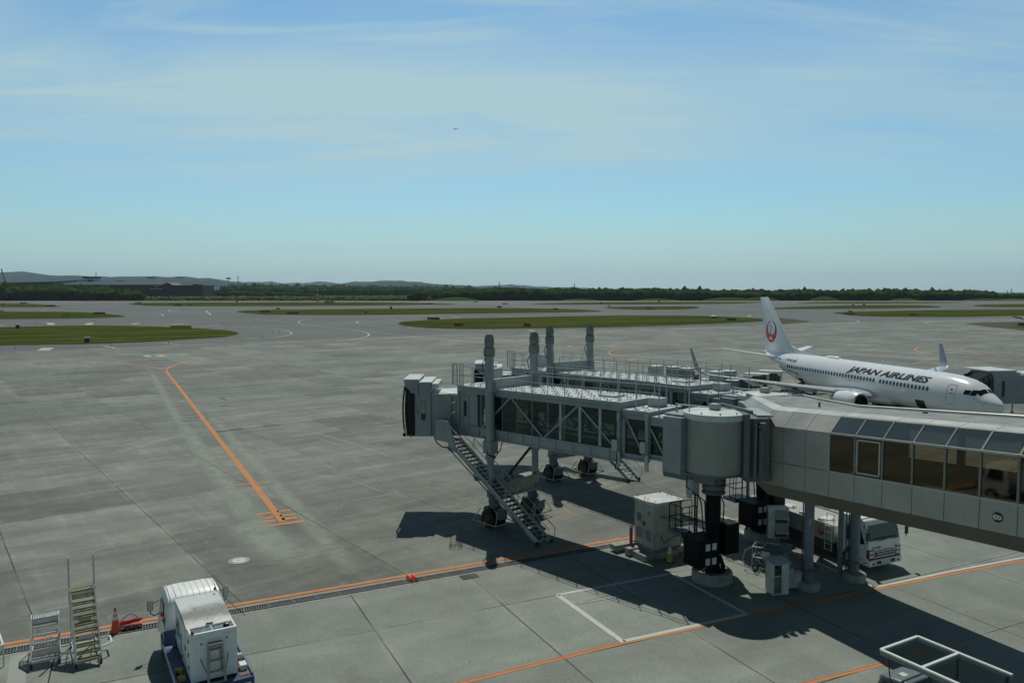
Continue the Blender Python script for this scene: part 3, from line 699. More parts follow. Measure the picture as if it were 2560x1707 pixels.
# ================================================================ BOARDING BRIDGES
def ribbed_drum(m, r, z0, z1, n=150, dep=.022):
    pr = []
    for i in range(n):
        t = 2*math.pi*i/n; rr = r - (dep if i % 2 else 0); pr.append((rr*math.cos(t), rr*math.sin(t)))
    m.prism(pr, z0, z1)
def rail_run(m, pts, h=1.1, sp=1.15, r=.022, mids=1, post0=True):
    for a, b in zip(pts[:-1], pts[1:]):
        a = Vector(a); b = Vector(b); n = max(1, round((b-a).length / sp)); up = Vector((0,0,1))
        for k in range(mids + 1): m.tube(a + up*h*(k+1)/(mids+1), b + up*h*(k+1)/(mids+1), r, 6)
        for i in range(n + 1): p = a.lerp(b, i/n); m.tube(p, p + up*h, r, 6)
def wheel_parts(parent, c, r, w, axis=(0,1,0), name='wheel', rimcol='pbb_lt', rr=.55):
    ax = Vector(axis).normalized(); c = Vector(c); m = MB()
    m.tube(c - ax*w/2, c + ax*w/2, r*.94, 24); m.tube(c - ax*w*.38, c + ax*w*.38, r, 24)
    o = m.build(name, 'black', parent)
    k = MB(); k.tube(c - ax*(w/2+.012), c + ax*(w/2+.012), r*rr, 18); k.tube(c - ax*(w/2+.03), c + ax*(w/2+.03), r*.2, 10)
    k.build('rim', rimcol, o); return o

def bridge(loc, ang, slope, xo0, xo1, xcol, xpiv, stair, label, tmat='dkgrey'):
    root = thing('boarding_bridge', label, 'boarding bridge', loc, ang, 'telescopic boarding bridges')
    Z0 = 5.13; zf = lambda x: Z0 - slope * x
    def sb(m, x0, x1, y0, y1, h0, h1):
        a, b = zf(x0), zf(x1)
        m.hexa([(x0,y0,a+h0),(x1,y0,b+h0),(x1,y1,b+h0),(x0,y1,a+h0),(x0,y0,a+h1),(x1,y0,b+h1),(x1,y1,b+h1),(x0,y1,a+h1)])
    # ---- tunnel sections
    def section(x0, x1, hw, hb, ht, panes, name='tunnel_section', deep=.52, solid_from=None, bars=True):
        fr = MB()
        for s in (1, -1):
            yo, yi = sorted((s*hw, s*(hw-.10)))
            sb(fr, x0, x1, yo, yi, hb + .02, hb + deep)                     # web
            yo2, yi2 = sorted((s*(hw+.055), s*(hw-.16)))
            sb(fr, x0, x1, yo2, yi2, hb - .03, hb + .055); sb(fr, x0, x1, yo2, yi2, hb + deep, hb + deep + .07)
            x = x0 + .6
            while x < x1 and deep > .4: sb(fr, x, x+.06, *sorted((s*(hw+.05), s*(hw-.1))), hb + .055, hb + deep); x += 1.18
            sb(fr, x0, x1, *sorted((s*(hw+.02), s*(hw-.12))), ht - .40, ht - .22)
            sb(fr, x0, x1, *sorted((s*(hw+.07), s*(hw-.12))), ht - .215, ht - .03)
            sb(fr, x0, x1, *sorted((s*(hw+.10), s*(hw-.02))), ht - .235, ht - .205)
            for xe in (x0, x1 - .16): sb(fr, xe, xe + .16, *sorted((s*(hw+.05), s*(hw-.13))), hb + deep + .075, ht - .405)
        sb(fr, x0, x0 + .14, -hw + .14, hw - .14, ht - .40, ht - .05); sb(fr, x1 - .14, x1, -hw + .14, hw - .14, ht - .40, ht - .05)
        for i in range(len(panes) - 1):
            pass
        T = fr.build(name, 'pbb', root, smooth=False)
        rf = MB(); sb(rf, x0 - .03, x1 + .03, -hw - .05, hw + .05, ht - .025, ht + .03)
        x = x0 + .25
        while x < x1: sb(rf, x, x + .05, -hw - .045, hw + .045, ht + .03, ht + .05); x += .62
        rfo = rf.build('roof', 'roofw', T, smooth=False)
        cl = MB(); x = x0 + .3; k = 0
        while x < x1 - .2:
            for j in range(4):
                y = -hw + .3 + j * (2*hw - .6) / 3 + (.12 if k % 2 else -.12)
                zz_ = zf(x) + ht + .03; cl.box(x - .04, x + .04, y - .03, y + .03, zz_, zz_ + .045); cl.box(x + .10, x + .15, y + .05, y + .10, zz_, zz_ + .04)
            x += .42; k += 1
        cl.build('roof_clip', 'pbb', rfo, smooth=False)
        fl = MB(); sb(fl, x0, x1, -hw + .1, hw - .1, hb + .32, hb + .42)
        for i in range(int((x1-x0)/1.5) + 1):
            xx = min(x1 - .1, x0 + .2 + i*1.5); sb(fl, xx, xx + .08, -hw + .1, hw - .1, hb + .05, hb + .32)
        fl.build('floor', 'pbb_dk', T, smooth=False)
        g0, g1 = panes
        for s in (1, -1):
            g = MB(); y = s * (hw - .05); z0_, z1_ = hb + deep + .06, ht - .395
            g.quad((g0, y, zf(g0)+z0_), (g1, y, zf(g1)+z0_), (g1, y, zf(g1)+z1_), (g0, y, zf(g0)+z1_)); g.build('glass', 'gl_t', T, smooth=False)
            d = MB(); n = max(1, round((g1 - g0) / 2.35)); w = (g1 - g0) / n
            for i in range(n):
                a, b = g0 + i*w, g0 + (i+1)*w; yy = s * ((hw - .012) if s > 0 else (hw - .17))
                p0 = (a + .05, yy, zf(a)+(z0_ if i % 2 == (s < 0) else z1_)); p1 = (b - .05, yy, zf(b)+(z1_ if i % 2 == (s < 0) else z0_)); d.beam(p0, p1, .095, .05, up=(0,1,0))
            k = g0
            while k < g1 - .1:
                k += 1.14
                if k < g1: sb(d, k, k + .04, *sorted((s*(hw-.045), s*(hw-.10))), z0_, z1_)
            # handrail and sill inside
            sb(d, g0, g1, *sorted((s*(hw-.2), s*(hw-.24))), hb + 1.35, hb + 1.40)
            d.build('brace', 'pbb', T, smooth=False)
        if panes[0] - x0 > .3 or x1 - panes[1] > .3:
            w_ = MB()
            for s in (1, -1):
                if panes[0] - x0 > .3: sb(w_, x0+.165, panes[0], *sorted((s*(hw-.02), s*(hw-.08))), hb + deep + .075, ht - .405)
                if x1 - panes[1] > .3: sb(w_, panes[1], x1-.165, *sorted((s*(hw-.02), s*(hw-.08))), hb + deep + .075, ht - .405)
            w_.build('wall_panel', 'pbb', T, smooth=False)
        return T
    T1 = section(1.3, xo0 - 1.4, 1.24, .32, 2.30, (1.78, xo0 - 1.42), deep=.16)
    T2 = section(xo0 - 1.55, xo0 - .05, 1.36, .18, 2.52, (xo0 - 1.35, xo0 - .2), deep=.2)
    T3 = section(xo0, xo1, 1.5, 0, 2.86, (xo0 + .18, xo1 - 2.0))
    # frames between panes on the near part of the outer section, roller boxes on the section ends
    for xx in (xo0 + 1.15, xo0 + 2.45, xo0 + 3.75):
        for s in (1, -1):
            f = MB(); sb(f, xx, xx + .07, *sorted((s*(1.5+.03), s*1.44)), .62, 2.45); sb(f, xx + .07, xx + .16, *sorted((s*1.51, s*1.44)), .62, 2.45); f.build('mullion', 'pbb_lt', T3, smooth=False)
    for (xx, hw, h0) in ((xo0 + .05, 1.5, .45), (xo0 - 1.5, 1.36, .5)):
        m = MB(); sb(m, xx, xx + .3, hw + .06, hw + .2, h0 + .1, h0 + .62); m.build('control_box', 'pbb_lt', root, smooth=False)
        m = MB(); sb(m, xx - .12, xx + .06, hw + .06, hw + .14, -.25, .5); m.build('roller_bracket', 'pbb_lt', root, smooth=False)
        m = MB(); sb(m, xx - .1, xx + .02, hw + .06, hw + .18, 2.0, 2.4); m.build('roller_bracket', 'pbb_lt', root, smooth=False)
    c = MB(); x_ = xo0 + .1
    c.path([(x_, 1.62, zf(x_)+.5), (x_-.05, 1.68, zf(x_)+.1), (x_+.1, 1.6, zf(x_)-.35), (x_-.3, 1.3, zf(x_)-.4)], .025)
    c.path([(xcol+.3, 1.95, 5.1), (xcol-.1, 2.1, 4.2), (xcol-.55, 2.0, 4.05), (xcol-.8, 1.8, 4.5), (xcol-.75, 1.6, 4.9)], .03)
    c.build('cable', 'black', root)
    # hatch lid, rooftop boxes and antenna
    m = MB(); sb(m, xo0 + 1.2, xo0 + 2.2, -.45, .45, 2.9, 2.98); m.build('roof_hatch', 'pbb_lt', root, smooth=False)
    m = MB(); sb(m, xo0 - 1.15, xo0 - .45, -.75, -.1, 2.56, 2.98); m.build('roof_box', 'pbb_lt', root, smooth=False)
    m = MB(); sb(m, xo1 - 1.3, xo1 - .5, -.9, -.25, 2.95, 3.8); sb(m, xo1 - 1.2, xo1 - .6, -.24, -.2, 3.2, 3.7); m.build('roof_air_conditioner', 'pbb_lt', root, bevel=.03)
    m = MB(); b_ = (xo1 - 1.6, .2, zf(xo1) + 2.9); top = (b_[0], b_[1], b_[2] + 1.9); m.tube(b_, top, .025)
    for dx, dz in ((-.22, .35), (.22, .35), (-.1, .2), (.1, .2), (0, .5)): m.path([top, (top[0]+dx, top[1], top[2]+.04), (top[0]+dx, top[1], top[2]+dz)], .012)
    m.build('antenna', 'rail', root)
    # ---- roof railing
    rl = MB(); H = 2.89
    for s in (1, -1):
        pts = [(xo0 + .1, s*1.46, zf(xo0) + H), (xcol - .55, s*1.46, zf(xcol) + H)]
        rail_run(rl, pts)
        rail_run(rl, [(xcol + .5, s*1.46, zf(xcol) + H), (xo1 - .1, s*1.46, zf(xo1) + H)])
    rail_run(rl, [(xo1 - .1, -1.46, zf(xo1) + H), (xo1 - .1, 1.46, zf(xo1) + H)])
    for s in (1, -1):
        for xx in (xo0 - .75, xo0 - 1.5 - .55): rl.tube((xx, s*1.25, zf(xx)+2.3), (xx, s*1.25, zf(xx)+3.95), .03, 6)
        rl.tube((xo0 - 2.05, s*1.25, zf(xo0)+3.95), (xo0 + .1, s*1.35, zf(xo0)+3.98), .022, 6); rl.tube((xo0 - 2.05, s*1.25, zf(xo0)+3.45), (xo0 + .1, s*1.35, zf(xo0)+3.45), .022, 6)
    rl.build('roof_railing', 'rail', root)
    # caged ladder at the outer end
    m = MB(); lx, ly = xo1 - .35, 1.72; zb = zf(xo1)
    for k in range(7):
        a = math.pi * (k / 6) ; m.tube((lx + .38*math.cos(a), ly + .0 + .42*math.sin(a), zb + 3.0), (lx + .38*math.cos(a), ly + .42*math.sin(a), zb + 4.2), .018, 5)
    for hz in (3.0, 3.55, 4.2): m.path([(lx + .38*math.cos(a), ly + .42*math.sin(a), zb + hz) for a in [math.pi*i/10 for i in range(11)]], .018, 5)
    for dx in (-.2, .2): m.tube((lx+dx, ly-.05, zb+.5), (lx+dx, ly-.05, zb+4.1), .022, 6)
    for k in range(12): m.tube((lx-.2, ly-.05, zb+.7+k*.28), (lx+.2, ly-.05, zb+.7+k*.28), .015, 5)
    for hz in (1.3, 1.9, 2.4): m.path([(lx + .38*math.cos(a), ly + .42*math.sin(a), zb + hz) for a in [math.pi*i/10 for i in range(6)]], .015, 5)
    m.build('caged_ladder', 'rail', root)
    m = MB(); sb(m, xo1 - 1.75, xo1 - 1.7, 1.44, 1.56, .62, 2.45); sb(m, xo1 - .95, xo1 - .4, 1.44, 1.535, .35, 2.3); m.build('service_door', 'pbb', root, smooth=False)
    m = MB(); sb(m, xo1 - .8, xo1 - .55, 1.53, 1.55, 1.1, 2.0); sb(m, xo1 - 1.92, xo1 - 1.76, 1.46, 1.51, .62, 2.45); m.build('door_window', 'glassd', root, smooth=False)
    # ---- drive column pair
    for s in (1, -1):
        lean = slope
        def q(z, y): return (xcol + lean * (z - 4.5), y, z)
        m = MB(); y = s * 1.8
        m.tube(q(3.95, y), q(9.65, y), .255, 20); m.tube(q(1.9, y), q(4.0, y), .20, 18); m.tube(q(3.9, y), q(4.05, y), .30, 20)
        m.beam(q(4.2, y), q(4.9, y), .64, .56)
        m.beam((xcol + .36, y*.93, 4.7), (xcol + .36, y*.93, 7.6), .08, .2)
        m.beam((xcol, s*1.5, 7.98), (xcol, s*1.62, 7.98), .5, .5)
        col = m.build('drive_column', 'pbb', root)
        k = MB(); c0_ = q(9.6, y)
        def crown(prs):
            return [[(c0_[0] + r_*(1 if i % 2 else wv)*math.cos(2*math.pi*i/18), c0_[1] + r_*(1 if i % 2 else wv)*math.sin(2*math.pi*i/18), c0_[2] + z_) for i in range(18)] for r_, z_, wv in prs]
        k.loft(crown(((.24,0,1),(.315,.04,.97),(.325,.25,.99),(.31,.50,.97),(.22,.56,1)))); k.build('column_cover', 'capg', col)
        k = MB(); k.loft(crown(((.20,.55,1),(.265,.60,.97),(.285,.85,.93),(.25,1.10,.85),(.17,1.24,.70),(.08,1.18,.9)))); k.build('column_cover', 'capg', col)
        k = MB(); k.path([q(9.55, y + .27), (xcol + .3, y + .35, 9.2), (xcol + .36, y + .1, 8.6), (xcol + .3, y, 7.9)], .025); k.build('cable', 'black', col)
    m = MB(); m.hexa([(xcol-.2,-2,7.95-.3),(xcol+.2,-2,7.95-.3),(xcol+.2,2,7.95-.3),(xcol-.2,2,7.95-.3),(xcol-.12,-2,8.35),(xcol+.12,-2,8.35),(xcol+.12,2,8.35),(xcol-.12,2,8.35)]); m.build('lift_crosshead', 'pbb_lt', root, smooth=False)
    m = MB(); m.box(xcol-.34, xcol+.34, -1.72, 1.72, 1.75, 2.55); m.box(xcol-.42, xcol+.42, -1.7, 1.7, 1.62, 1.75); m.box(xcol-.3, xcol+.3, -.6, .6, 2.55, 2.6)
    m.build('axle_beam', 'plinth', root, bevel=.03)
    for s in (1, -1):
        y = s * 1.55; m = MB()
        m.lathe([(.30, 1.35), (.30, 1.7), (.40, 1.72), (.40, 1.95), (.26, 2.0), (.26, 2.2)], 18, (xcol, y, 0)); m.box(xcol-.22, xcol+.22, y-.16, y+.16, .45, 1.4)
        m.box(xcol-.8, xcol-.3, y-.28, y+.28, .55, 1.05); m.tube((xcol+.35, y-.3, .95), (xcol+.35, y+.3, .95), .19, 14); m.tube((xcol-.4, y, 1.2), (xcol-.2, y, 1.35), .16, 12)
        bog = m.build('wheel_bogie', 'pbb_dk', root)
        for w in (1, -1): wheel_parts(bog, (xcol, y + w*.36, .53), .53, .30, rr=.4, rimcol='dkgrey')
        g = MB(); zz_ = .33
        for (a, b) in (((-.95,-.75),(.95,-.75)),((.95,-.75),(.95,.75)),((.95,.75),(-.95,.75)),((-.95,.75),(-.95,-.75))):
            g.tube((xcol+a[0], y+a[1], zz_), (xcol+b[0], y+b[1], zz_), .028, 6)
        for a in ((-.95,-.75),(.95,-.75),(.95,.75),(-.95,.75)): g.tube((xcol+a[0], y+a[1], zz_), (xcol+a[0]*.72, y+a[1]*.5, 1.0), .025, 6)
        g.build('bumper_guard', 'pbb_lt', bog)
        t = MB()
        for k in range(6):
            if k % 2 == 0: t.tube((xcol+.955, y-.75+k*.25, zz_), (xcol+.955, y-.5+k*.25, zz_), .034, 6); t.tube((xcol-.955, y-.75+k*.25, zz_), (xcol-.955, y-.5+k*.25, zz_), .034, 6); t.tube((xcol-.95+k*.31, y+.755, zz_), (xcol-.64+k*.31, y+.755, zz_), .034, 6)
        t.quad((xcol-.16, y+.80, .2), (xcol+.16, y+.80, .34), (xcol-.16, y+.80, .5)); t.build('warning_band', 'orange2', bog)
    # drive strut and hydraulic hose
    m = MB(); m.tube((xcol-2.1, .4, 4.95), (xcol-.6, .9, 3.0), .075, 10); m.path([(xcol-.62,.9,3.0),(xcol-.5,1.2,2.75),(xcol-.75,1.2,2.6),(xcol-.9,.9,2.8),(xcol-.62,.8,3.05)], .03); m.build('strut', 'black', root)
    # ---- rotunda
    m = MB(); ribbed_drum(m, 1.30, 5.12, 7.52); drum = m.build('rotunda_drum', 'beige2', root, smooth=False)
    m = MB(); m.lathe([(1.33, 7.50), (1.42, 7.56), (1.43, 7.74), (1.40, 7.80), (.4, 7.88), (.0, 7.89)], 56, cap=False)
    ro = m.build('rotunda_roof', 'roofw', root)
    m = MB()
    for k in range(9):
        a = 2*math.pi*(k + .3)/9; m.tube((1.2*math.cos(a), 1.2*math.sin(a), 7.8), (1.2*math.cos(a), 1.2*math.sin(a), 7.89), .035, 8)
    m.path([(-.1, -.3, 7.92), (-.5, -.6, 7.9), (-.8, -.9, 7.93), (-1.1, -.9, 7.9)], .02); m.build('roof_bolt', 'rail', ro)
    m = MB(); m.box(-.2, .2, -.2, .2, 7.9, 8.16); m.build('beacon_box', 'pbb_lt', ro, bevel=.02)
    m = MB(); m.tube((.2, .1, 7.98), (1.7, .5, 8.0), .03); m.tube((1.7, .5, 7.6), (1.7, .5, 8.06), .05); m.build('wind_arm', 'pbb_lt', ro)
    m = MB(); m.box(.80, 1.76, -1.5, 1.5, 5.02, 7.56); m.box(.95, 1.9, -1.2, 1.2, 7.56, 7.66); m.build('rotunda_portal', 'pbb', root, smooth=False)
    m = MB(); m.lathe([(1.2, 5.0), (1.32, 5.04), (1.32, 5.12), (1.1, 5.12)], 40); m.hexa([(-.35,-.5,4.5),(1.9,-1.2,4.72),(1.9,1.2,4.72),(-.35,.5,4.5),(-.35,-.5,5.0),(1.9,-1.3,5.0),(1.9,1.3,5.0),(-.35,.5,5.0)])
    m.lathe([(.45, 4.2), (.52, 4.3), (.52, 4.45), (.42, 4.5), (.42, 5.0)], 28); m.lathe([(.50, 4.05), (.55, 4.1), (.50, 4.18), (.36, 4.2)], 28)
    m.build('rotunda_floor_frame', 'pbb_dk', root)
    m = MB(); m.lathe([(.34, .5), (.34, 4.1)], 28); m.lathe([(.60, .5), (.60, .56), (.36, .58)], 28, cap=False)
    for k in range(8):
        a = 2*math.pi*k/8; m.beam((.36*math.cos(a), .36*math.sin(a), 1.15), (.58*math.cos(a), .58*math.sin(a), .58), .04, .1)
    for z in (1.5, 2.55, 3.3): m.lathe([(.345, z), (.355, z+.01), (.355, z+.05), (.345, z+.06)], 28)
    ped = m.build('pedestal', 'blackp', root)
    m = MB(); m.lathe([(.92, 0), (.92, .42), (.86, .5), (.1, .5)], 40); m.build('pedestal_footing', 'plinth', root)
    mt = Matrix.Rotation(A2 - ang, 4, 'Z')
    m = MB(mt); m.box(-1.62, -.52, -.95, .05, 1.05, 2.28); m.box(-1.66, -.48, -1.0, .1, 2.28, 2.33)
    m.box(-.5, -.3, -.6, -.1, 1.2, 2.2); cab1 = m.build('electrical_cabinet', 'blackp', root, bevel=.015)
    for x in (-1.18, -.82):
        for z in (1.15, 1.80): m = MB(mt); m.box(x, x + .24, -.962, -.95, z, z + .30); m.build('notice_plate', 'whited', cab1, smooth=False)
    m = MB(mt); m.box(.32, 1.12, -.5, .22, 1.25, 2.62); m.box(.30, 1.15, -.53, .25, 2.62, 2.66); m.build('electrical_cabinet', 'blackp', root, bevel=.02)
    m = MB(mt); m.box(1.2, 1.5, .25, .95, .9, 2.55); m.build('cable_duct', 'beige', root)
    m = MB(mt)
    for pts in ([(-.7,-.75,1.05),(-.55,-.6,.75),(-.4,-.6,.55)], [(-.95,-.6,1.05),(-.75,-.7,.6),(-.5,-.65,.5)], [(-.9,.5,4.6),(-.95,.2,4.1),(-.4,.1,3.7),(-.42,0,2.6),(-.5,-.3,2.2)], [(-.75,.45,4.5),(-.6,.1,3.6),(-.5,.05,2.3)],
                [(.42,0,3.9),(.55,-.1,3.5),(.5,-.1,2.6)], [(-1.25,.3,4.9),(-1.3,.3,4.4),(-1.0,.3,4.2)], [(.2,-.3,4.9),(.3,-.45,4.5),(.25,-.4,4.2)]): m.path(pts, .03, 6)
    m.tube((-.55,.45,1.9),(-.55,.45,4.7),.03); m.tube((-.68,.45,.5),(-.68,.45,4.7),.045); m.build('cable', 'black', root)
    m = MB(mt); m.box(-1.1, -.6, .25, .6, 4.0, 4.72); m.lathe([(.12, 0), (.12, .2)], 12, (-1.05, .4, 3.85)); m.build('junction_box', 'pbb_lt', root, bevel=.02)
    m = MB(mt); m.box(-1.05, .35, .9, 1.9, 1.85, 2.0); m.box(-.9, -.4, 1.0, 1.5, 2.0, 2.05); m.build('platform', 'pbb_dk', root)
    m = MB(mt); rail_run(m, [(.3, 1.88, 2.0), (-1.03, 1.88, 2.0), (-1.03, .92, 2.0), (-.2, .92, 2.0)], 1.25, .55, .022, 1); m.build('platform_railing', 'blackp', root)
    # ---- cab
    pv = Vector((xpiv, 0, 0)); dz = zf(xpiv) - 4.85
    mc = Matrix.Translation((xpiv, 0, dz)) @ Matrix.Rotation(math.pi - ang, 4, 'Z')
    m = MB(mc); m.lathe([(1.34, 4.62), (1.34, 7.0)], 40); m.build('cab_rotunda', 'pbb', root)
    m = MB(mc); ribbed_drum(m, 1.36, 5.75, 7.02, 120); m.build('cab_shutter', 'beige2', root, smooth=False)
    m = MB(mc); m.lathe([(1.4, 7.02), (1.45, 7.06), (1.45, 7.16), (.0, 7.22)], 48, cap=False); m.box(-.3, .1, -.2, .15, 7.2, 7.3); m.build('cab_rotunda_roof', 'roofw', root)
    m = MB(mc); m.box(.55, 1.75, -1.35, 1.35, 4.58, 7.1); m.box(1.75, 2.72, -1.42, 1.42, 4.58, 7.80); m.box(2.5, 3.0, -1.45, 1.45, 7.2, 7.92)
    m.hexa([(2.5,1.40,7.2),(3.3,1.40,7.6),(3.3,1.50,7.6),(2.5,1.50,6.95),(2.5,1.40,7.95),(3.35,1.40,7.95),(3.35,1.50,7.95),(2.5,1.50,7.95)]); m.box(2.5, 3.35, -1.5, -1.4, 7.2, 7.95)
    cabw = m.build('cab', 'pbb', root, bevel=.02)
    m = MB(mc); m.box(1.7, 2.5, -1.46, 1.46, 7.81, 7.86); m.box(2.45, 3.38, -1.52, 1.52, 7.955, 8.03); m.box(1.32, 1.72, -1.2, 1.38, 7.45, 7.75); m.box(.6, 1.72, -1.3, 1.38, 7.105, 7.14)
    for xx in (2.6, 2.8, 3.0, 3.2): m.box(xx, xx+.03, -1.5, 1.5, 8.03, 8.05)
    m.build('cab_roof', 'roofw', cabw, smooth=False)
    m = MB(mc); n = 26
    for k in range(4):
        x0 = 2.72 + k*.16; zs = [4.6 + (7.75 - k*.05 - 4.6)*i/n for i in range(n+1)]
        for s in (1, -1):
            ring = []
            for i, z in enumerate(zs): ring.append((z, .10*math.sin(math.pi*i/n) + .05*math.sin(i*2.1 + k)))
            P_o = [(x0 + (.12*math.sin(math.pi*i/n)) + (k*.02), s*(1.36 + (.05 if k % 2 else 0) + .02*math.sin(i*1.3 + k)), z) for i, (z, _) in enumerate(ring)]
            P_i = [(x0 + .17 + (.12*math.sin(math.pi*i/n)), s*(1.36 + (0 if k % 2 else .05) + .02*math.sin(i*1.7)), z) for i, (z, _) in enumerate(ring)]
            m.add(P_o + P_i, [(i, i+1, n+2+i, n+1+i) for i in range(n)])
    m.box(2.72, 3.32, -1.38, 1.38, 7.68, 7.76); m.box(2.73, 3.30, -1.31, 1.31, 4.66, 7.68); m.tube((3.35, -1.4, 4.7), (3.35, 1.5, 4.7), .11, 10); m.build('canopy_bellows', 'fabric', cabw, smooth=False, solid=False)
    m = MB(mc); m.hexa([(3.2,1.36,4.72),(3.42,1.36,4.72),(3.42,1.5,4.72),(3.2,1.5,4.72),(3.25,1.36,5.25),(3.3,1.36,5.25),(3.3,1.5,5.25),(3.25,1.5,5.25)]); m.build('bumper_pad', 'whited', cabw)
    def caps(m, x0, x1, z0, z1, y):
        r = (x1-x0)/2; pts = [(x0+r+r*math.cos(a), y, z1-r+r*math.sin(a)) for a in [math.pi*i/8 for i in range(9)]] + [(x0+r-r*math.cos(a), y, z0+r-r*math.sin(a)) for a in [math.pi*i/8 for i in range(9)]]
        m.extr(pts, (0, .012, 0))
    m = MB(mc); caps(m, 2.08, 2.36, 5.55, 6.75, 1.42); m.build('door_window', 'glassd', cabw, smooth=False)
    m = MB(mc); caps(m, 2.10, 2.34, 5.95, 6.73, 1.434); m.build('window_pane', 'plinth', cabw, smooth=False)  # opaque pane painted in the tone of the bright ground seen through it
    m = MB(mc); m.box(2.5, 2.6, 1.42, 1.44, 5.9, 6.2); m.box(1.76, 1.78, 1.42, 1.43, 4.7, 7.7); m.box(2.66,2.68,1.42,1.43,4.7,7.1); m.build('door_trim', 'pbb_dk', cabw, smooth=False)
    m = MB(mc); m.path([(1.6,1.2,4.55),(1.45,1.3,4.2),(1.1,1.4,3.95),(.7,1.5,3.9),(.5,1.5,4.1)], .035); m.path([(3.2,1.1,4.6),(3.0,1.1,4.5),(2.8,1.1,4.6)], .02); m.build('cable', 'black', cabw)
    # ---- landing and service stairs
    sx0, sy0, sx1, sy1 = stair; zt = zf(sx0) - .30; sgn = 1 if sy0 > 0 else -1
    m = MB(); a = sgn*(.48)
    m.box(sx0 - .05, sx0 + 1.15, sy0 - .5, sy0 + .5, zt - .08, zt); m.box(sx0, sx0+1.15, sy0 + a - .03, sy0 + a + .03, zt, zt + 1.15); m.box(sx0+1.12, sx0 + 1.18, sy0 - .5, sy0 + .5, zt, zt + 1.15)
    m.hexa([(sx0-.75,sy0+a-.03,zt-.55),(sx0,sy0+a-.03,zt-.55),(sx0,sy0+a+.03,zt-.55),(sx0-.75,sy0+a+.03,zt-.55),(sx0-.3,sy0+a-.03,zt+.6),(sx0,sy0+a-.03,zt+1.15),(sx0,sy0+a+.03,zt+1.15),(sx0-.3,sy0+a+.03,zt+.6)])
    m.build('stair_landing', 'pbb', root)
    top = Vector((sx0, sy0, zt)); bot = Vector((sx1, sy1, .18)); d = bot - top
    m = MB()
    for s in (1, -1): o = Vector((0, s*.42, 0)); m.beam(top + o, bot + o, .05, .26); m.beam(top + o*1.06 + Vector((0,0,-.1)), bot + o*1.06 + Vector((0,0,-.1)), .09, .05)
    ss = m.build('stair_stringer', 'pbb_lt', root, smooth=False)
    nst = 27
    tr = MB()
    for i in range(1, nst):
        p = top + d * (i / nst); tr.box(p.x - .125, p.x + .125, p.y - .39, p.y + .39, p.z - .02, p.z + .02)
        if i < nst - 3: pass
    tr.build('tread', tmat, ss, smooth=False)  # near stairs' dark treads carry their shade in the colour; far ones stay pale
    hr = MB()
    for s in (1, -1):
        o = Vector((0, s*.46, 0)); up = Vector((0,0,.95)); lo_ = d.normalized()
        a = top + o + up; b = bot + o + up
        hr.path([top + o, a, b, bot + o + Vector((-.35, 0, .75)), bot + o + Vector((-.35, 0, .35)), bot + o], .022); hr.tube(top + o + up*.5, bot + o + up*.5, .018, 6)
        for i in range(1, 6):
            p = top + d*(i/6) + o; hr.tube(p, p + up, .018, 6)
            q0 = p - lo_*.3; hr.tube(q0, p + up, .012, 5)
    hr.build('handrail', 'rail', ss)
    k = MB(); k.tube(top + Vector((0, sgn*.6, -.3)), bot + Vector((.9, sgn*.6, .5)), .03, 6); k.build('stay_rod', 'dkgrey', ss)
    w = MB()
    for s in (1, -1): w.tube(bot + Vector((0, s*.5-.04, -.03)), bot + Vector((0, s*.5+.04, -.03)), .14, 14)
    w.build('stair_roller', 'black', ss)
    return root
M['beige2'] = paint('shutter beige paint', (.30, .315, .285), .42, var=.06, dirt=.2)
AA = math.atan2(.71, -.70); AB = math.atan2(.83, -.56)
bridge((9.2, 34.75, 0), AA, .0165, 4.2, 16.1, 13.0, 17.5, (15.9, 1.95, 8.75, 1.95), 'nearer grey boarding bridge with long service stairs coming down in front of it')
bridge((13.4, 40.65, 0), AB, .022, 4.1, 21.7, 16.5, 23.0, (20.6, -2.7, 13.1, -2.9), 'farther grey boarding bridge, mostly hidden behind the nearer one', 'galv')

# ================================================================ FIXED WALKWAY
ox, oy = 13.0, 31.26
WK = thing('walkway', 'panelled fixed walkway with sloping glass band joining the boarding bridges, right foreground', 'walkway', (ox, oy, 0))
PS, WD, WN = 1.263, Vector((.431, -.902)), Vector((.902, .431))      # panel width, direction of the wall, inward normal
def wl(k): return Vector((k*PS*.431, -k*PS*.902))
def rise(k): return .0885 * k
KS = list(range(-3, 13))
def wrow(inset, z, first):
    """points along the walkway at an inset from the wall line; the first two turn the corner towards the far rotunda"""
    return [Vector((x-ox, y-oy, zz_)) for x, y, zz_ in first] + [Vector((wl(k).x + WN.x*inset, wl(k).y + WN.y*inset, z + rise(k))) for k in KS]
R_ = {'w0': wrow(0, 4.8, ((11.65, 38.9, 4.5), (11.38, 36.7, 4.5))), 'wj': wrow(0, 5.87, ((11.65, 38.9, 5.55), (11.38, 36.7, 5.55))),
      'w1': wrow(0, 7.45, ((11.70, 38.9, 7.56), (11.45, 36.7, 7.45))), 'g': wrow(.62, 8.10, ((12.05, 38.9, 7.92), (11.88, 36.7, 7.93))),
      'r': wrow(1.2, 8.22, ((12.40, 38.9, 7.97), (12.35, 36.7, 8.00))), 's': wrow(.42, 4.22, ((12.0, 38.6, 4.0), (11.8, 36.5, 4.0))), 's2': wrow(1.2, 4.20, ((13.0, 38.4, 4.0), (12.8, 36.3, 4.0)))}
far_xy = [(12.5, 39.2, 7.80), (15.3, 40.3, 7.76)] + [(ox + wl(k).x + WN.x*4.7, oy + wl(k).y + WN.y*4.7, 8.09 + .1*k) for k in KS]
far_xy[2] = (15.75, 37.9, 7.80)
FAR = [Vector((x-ox, y-oy, z)) for x, y, z in far_xy]
NP = len(R_['w0']) - 1; K0 = 5
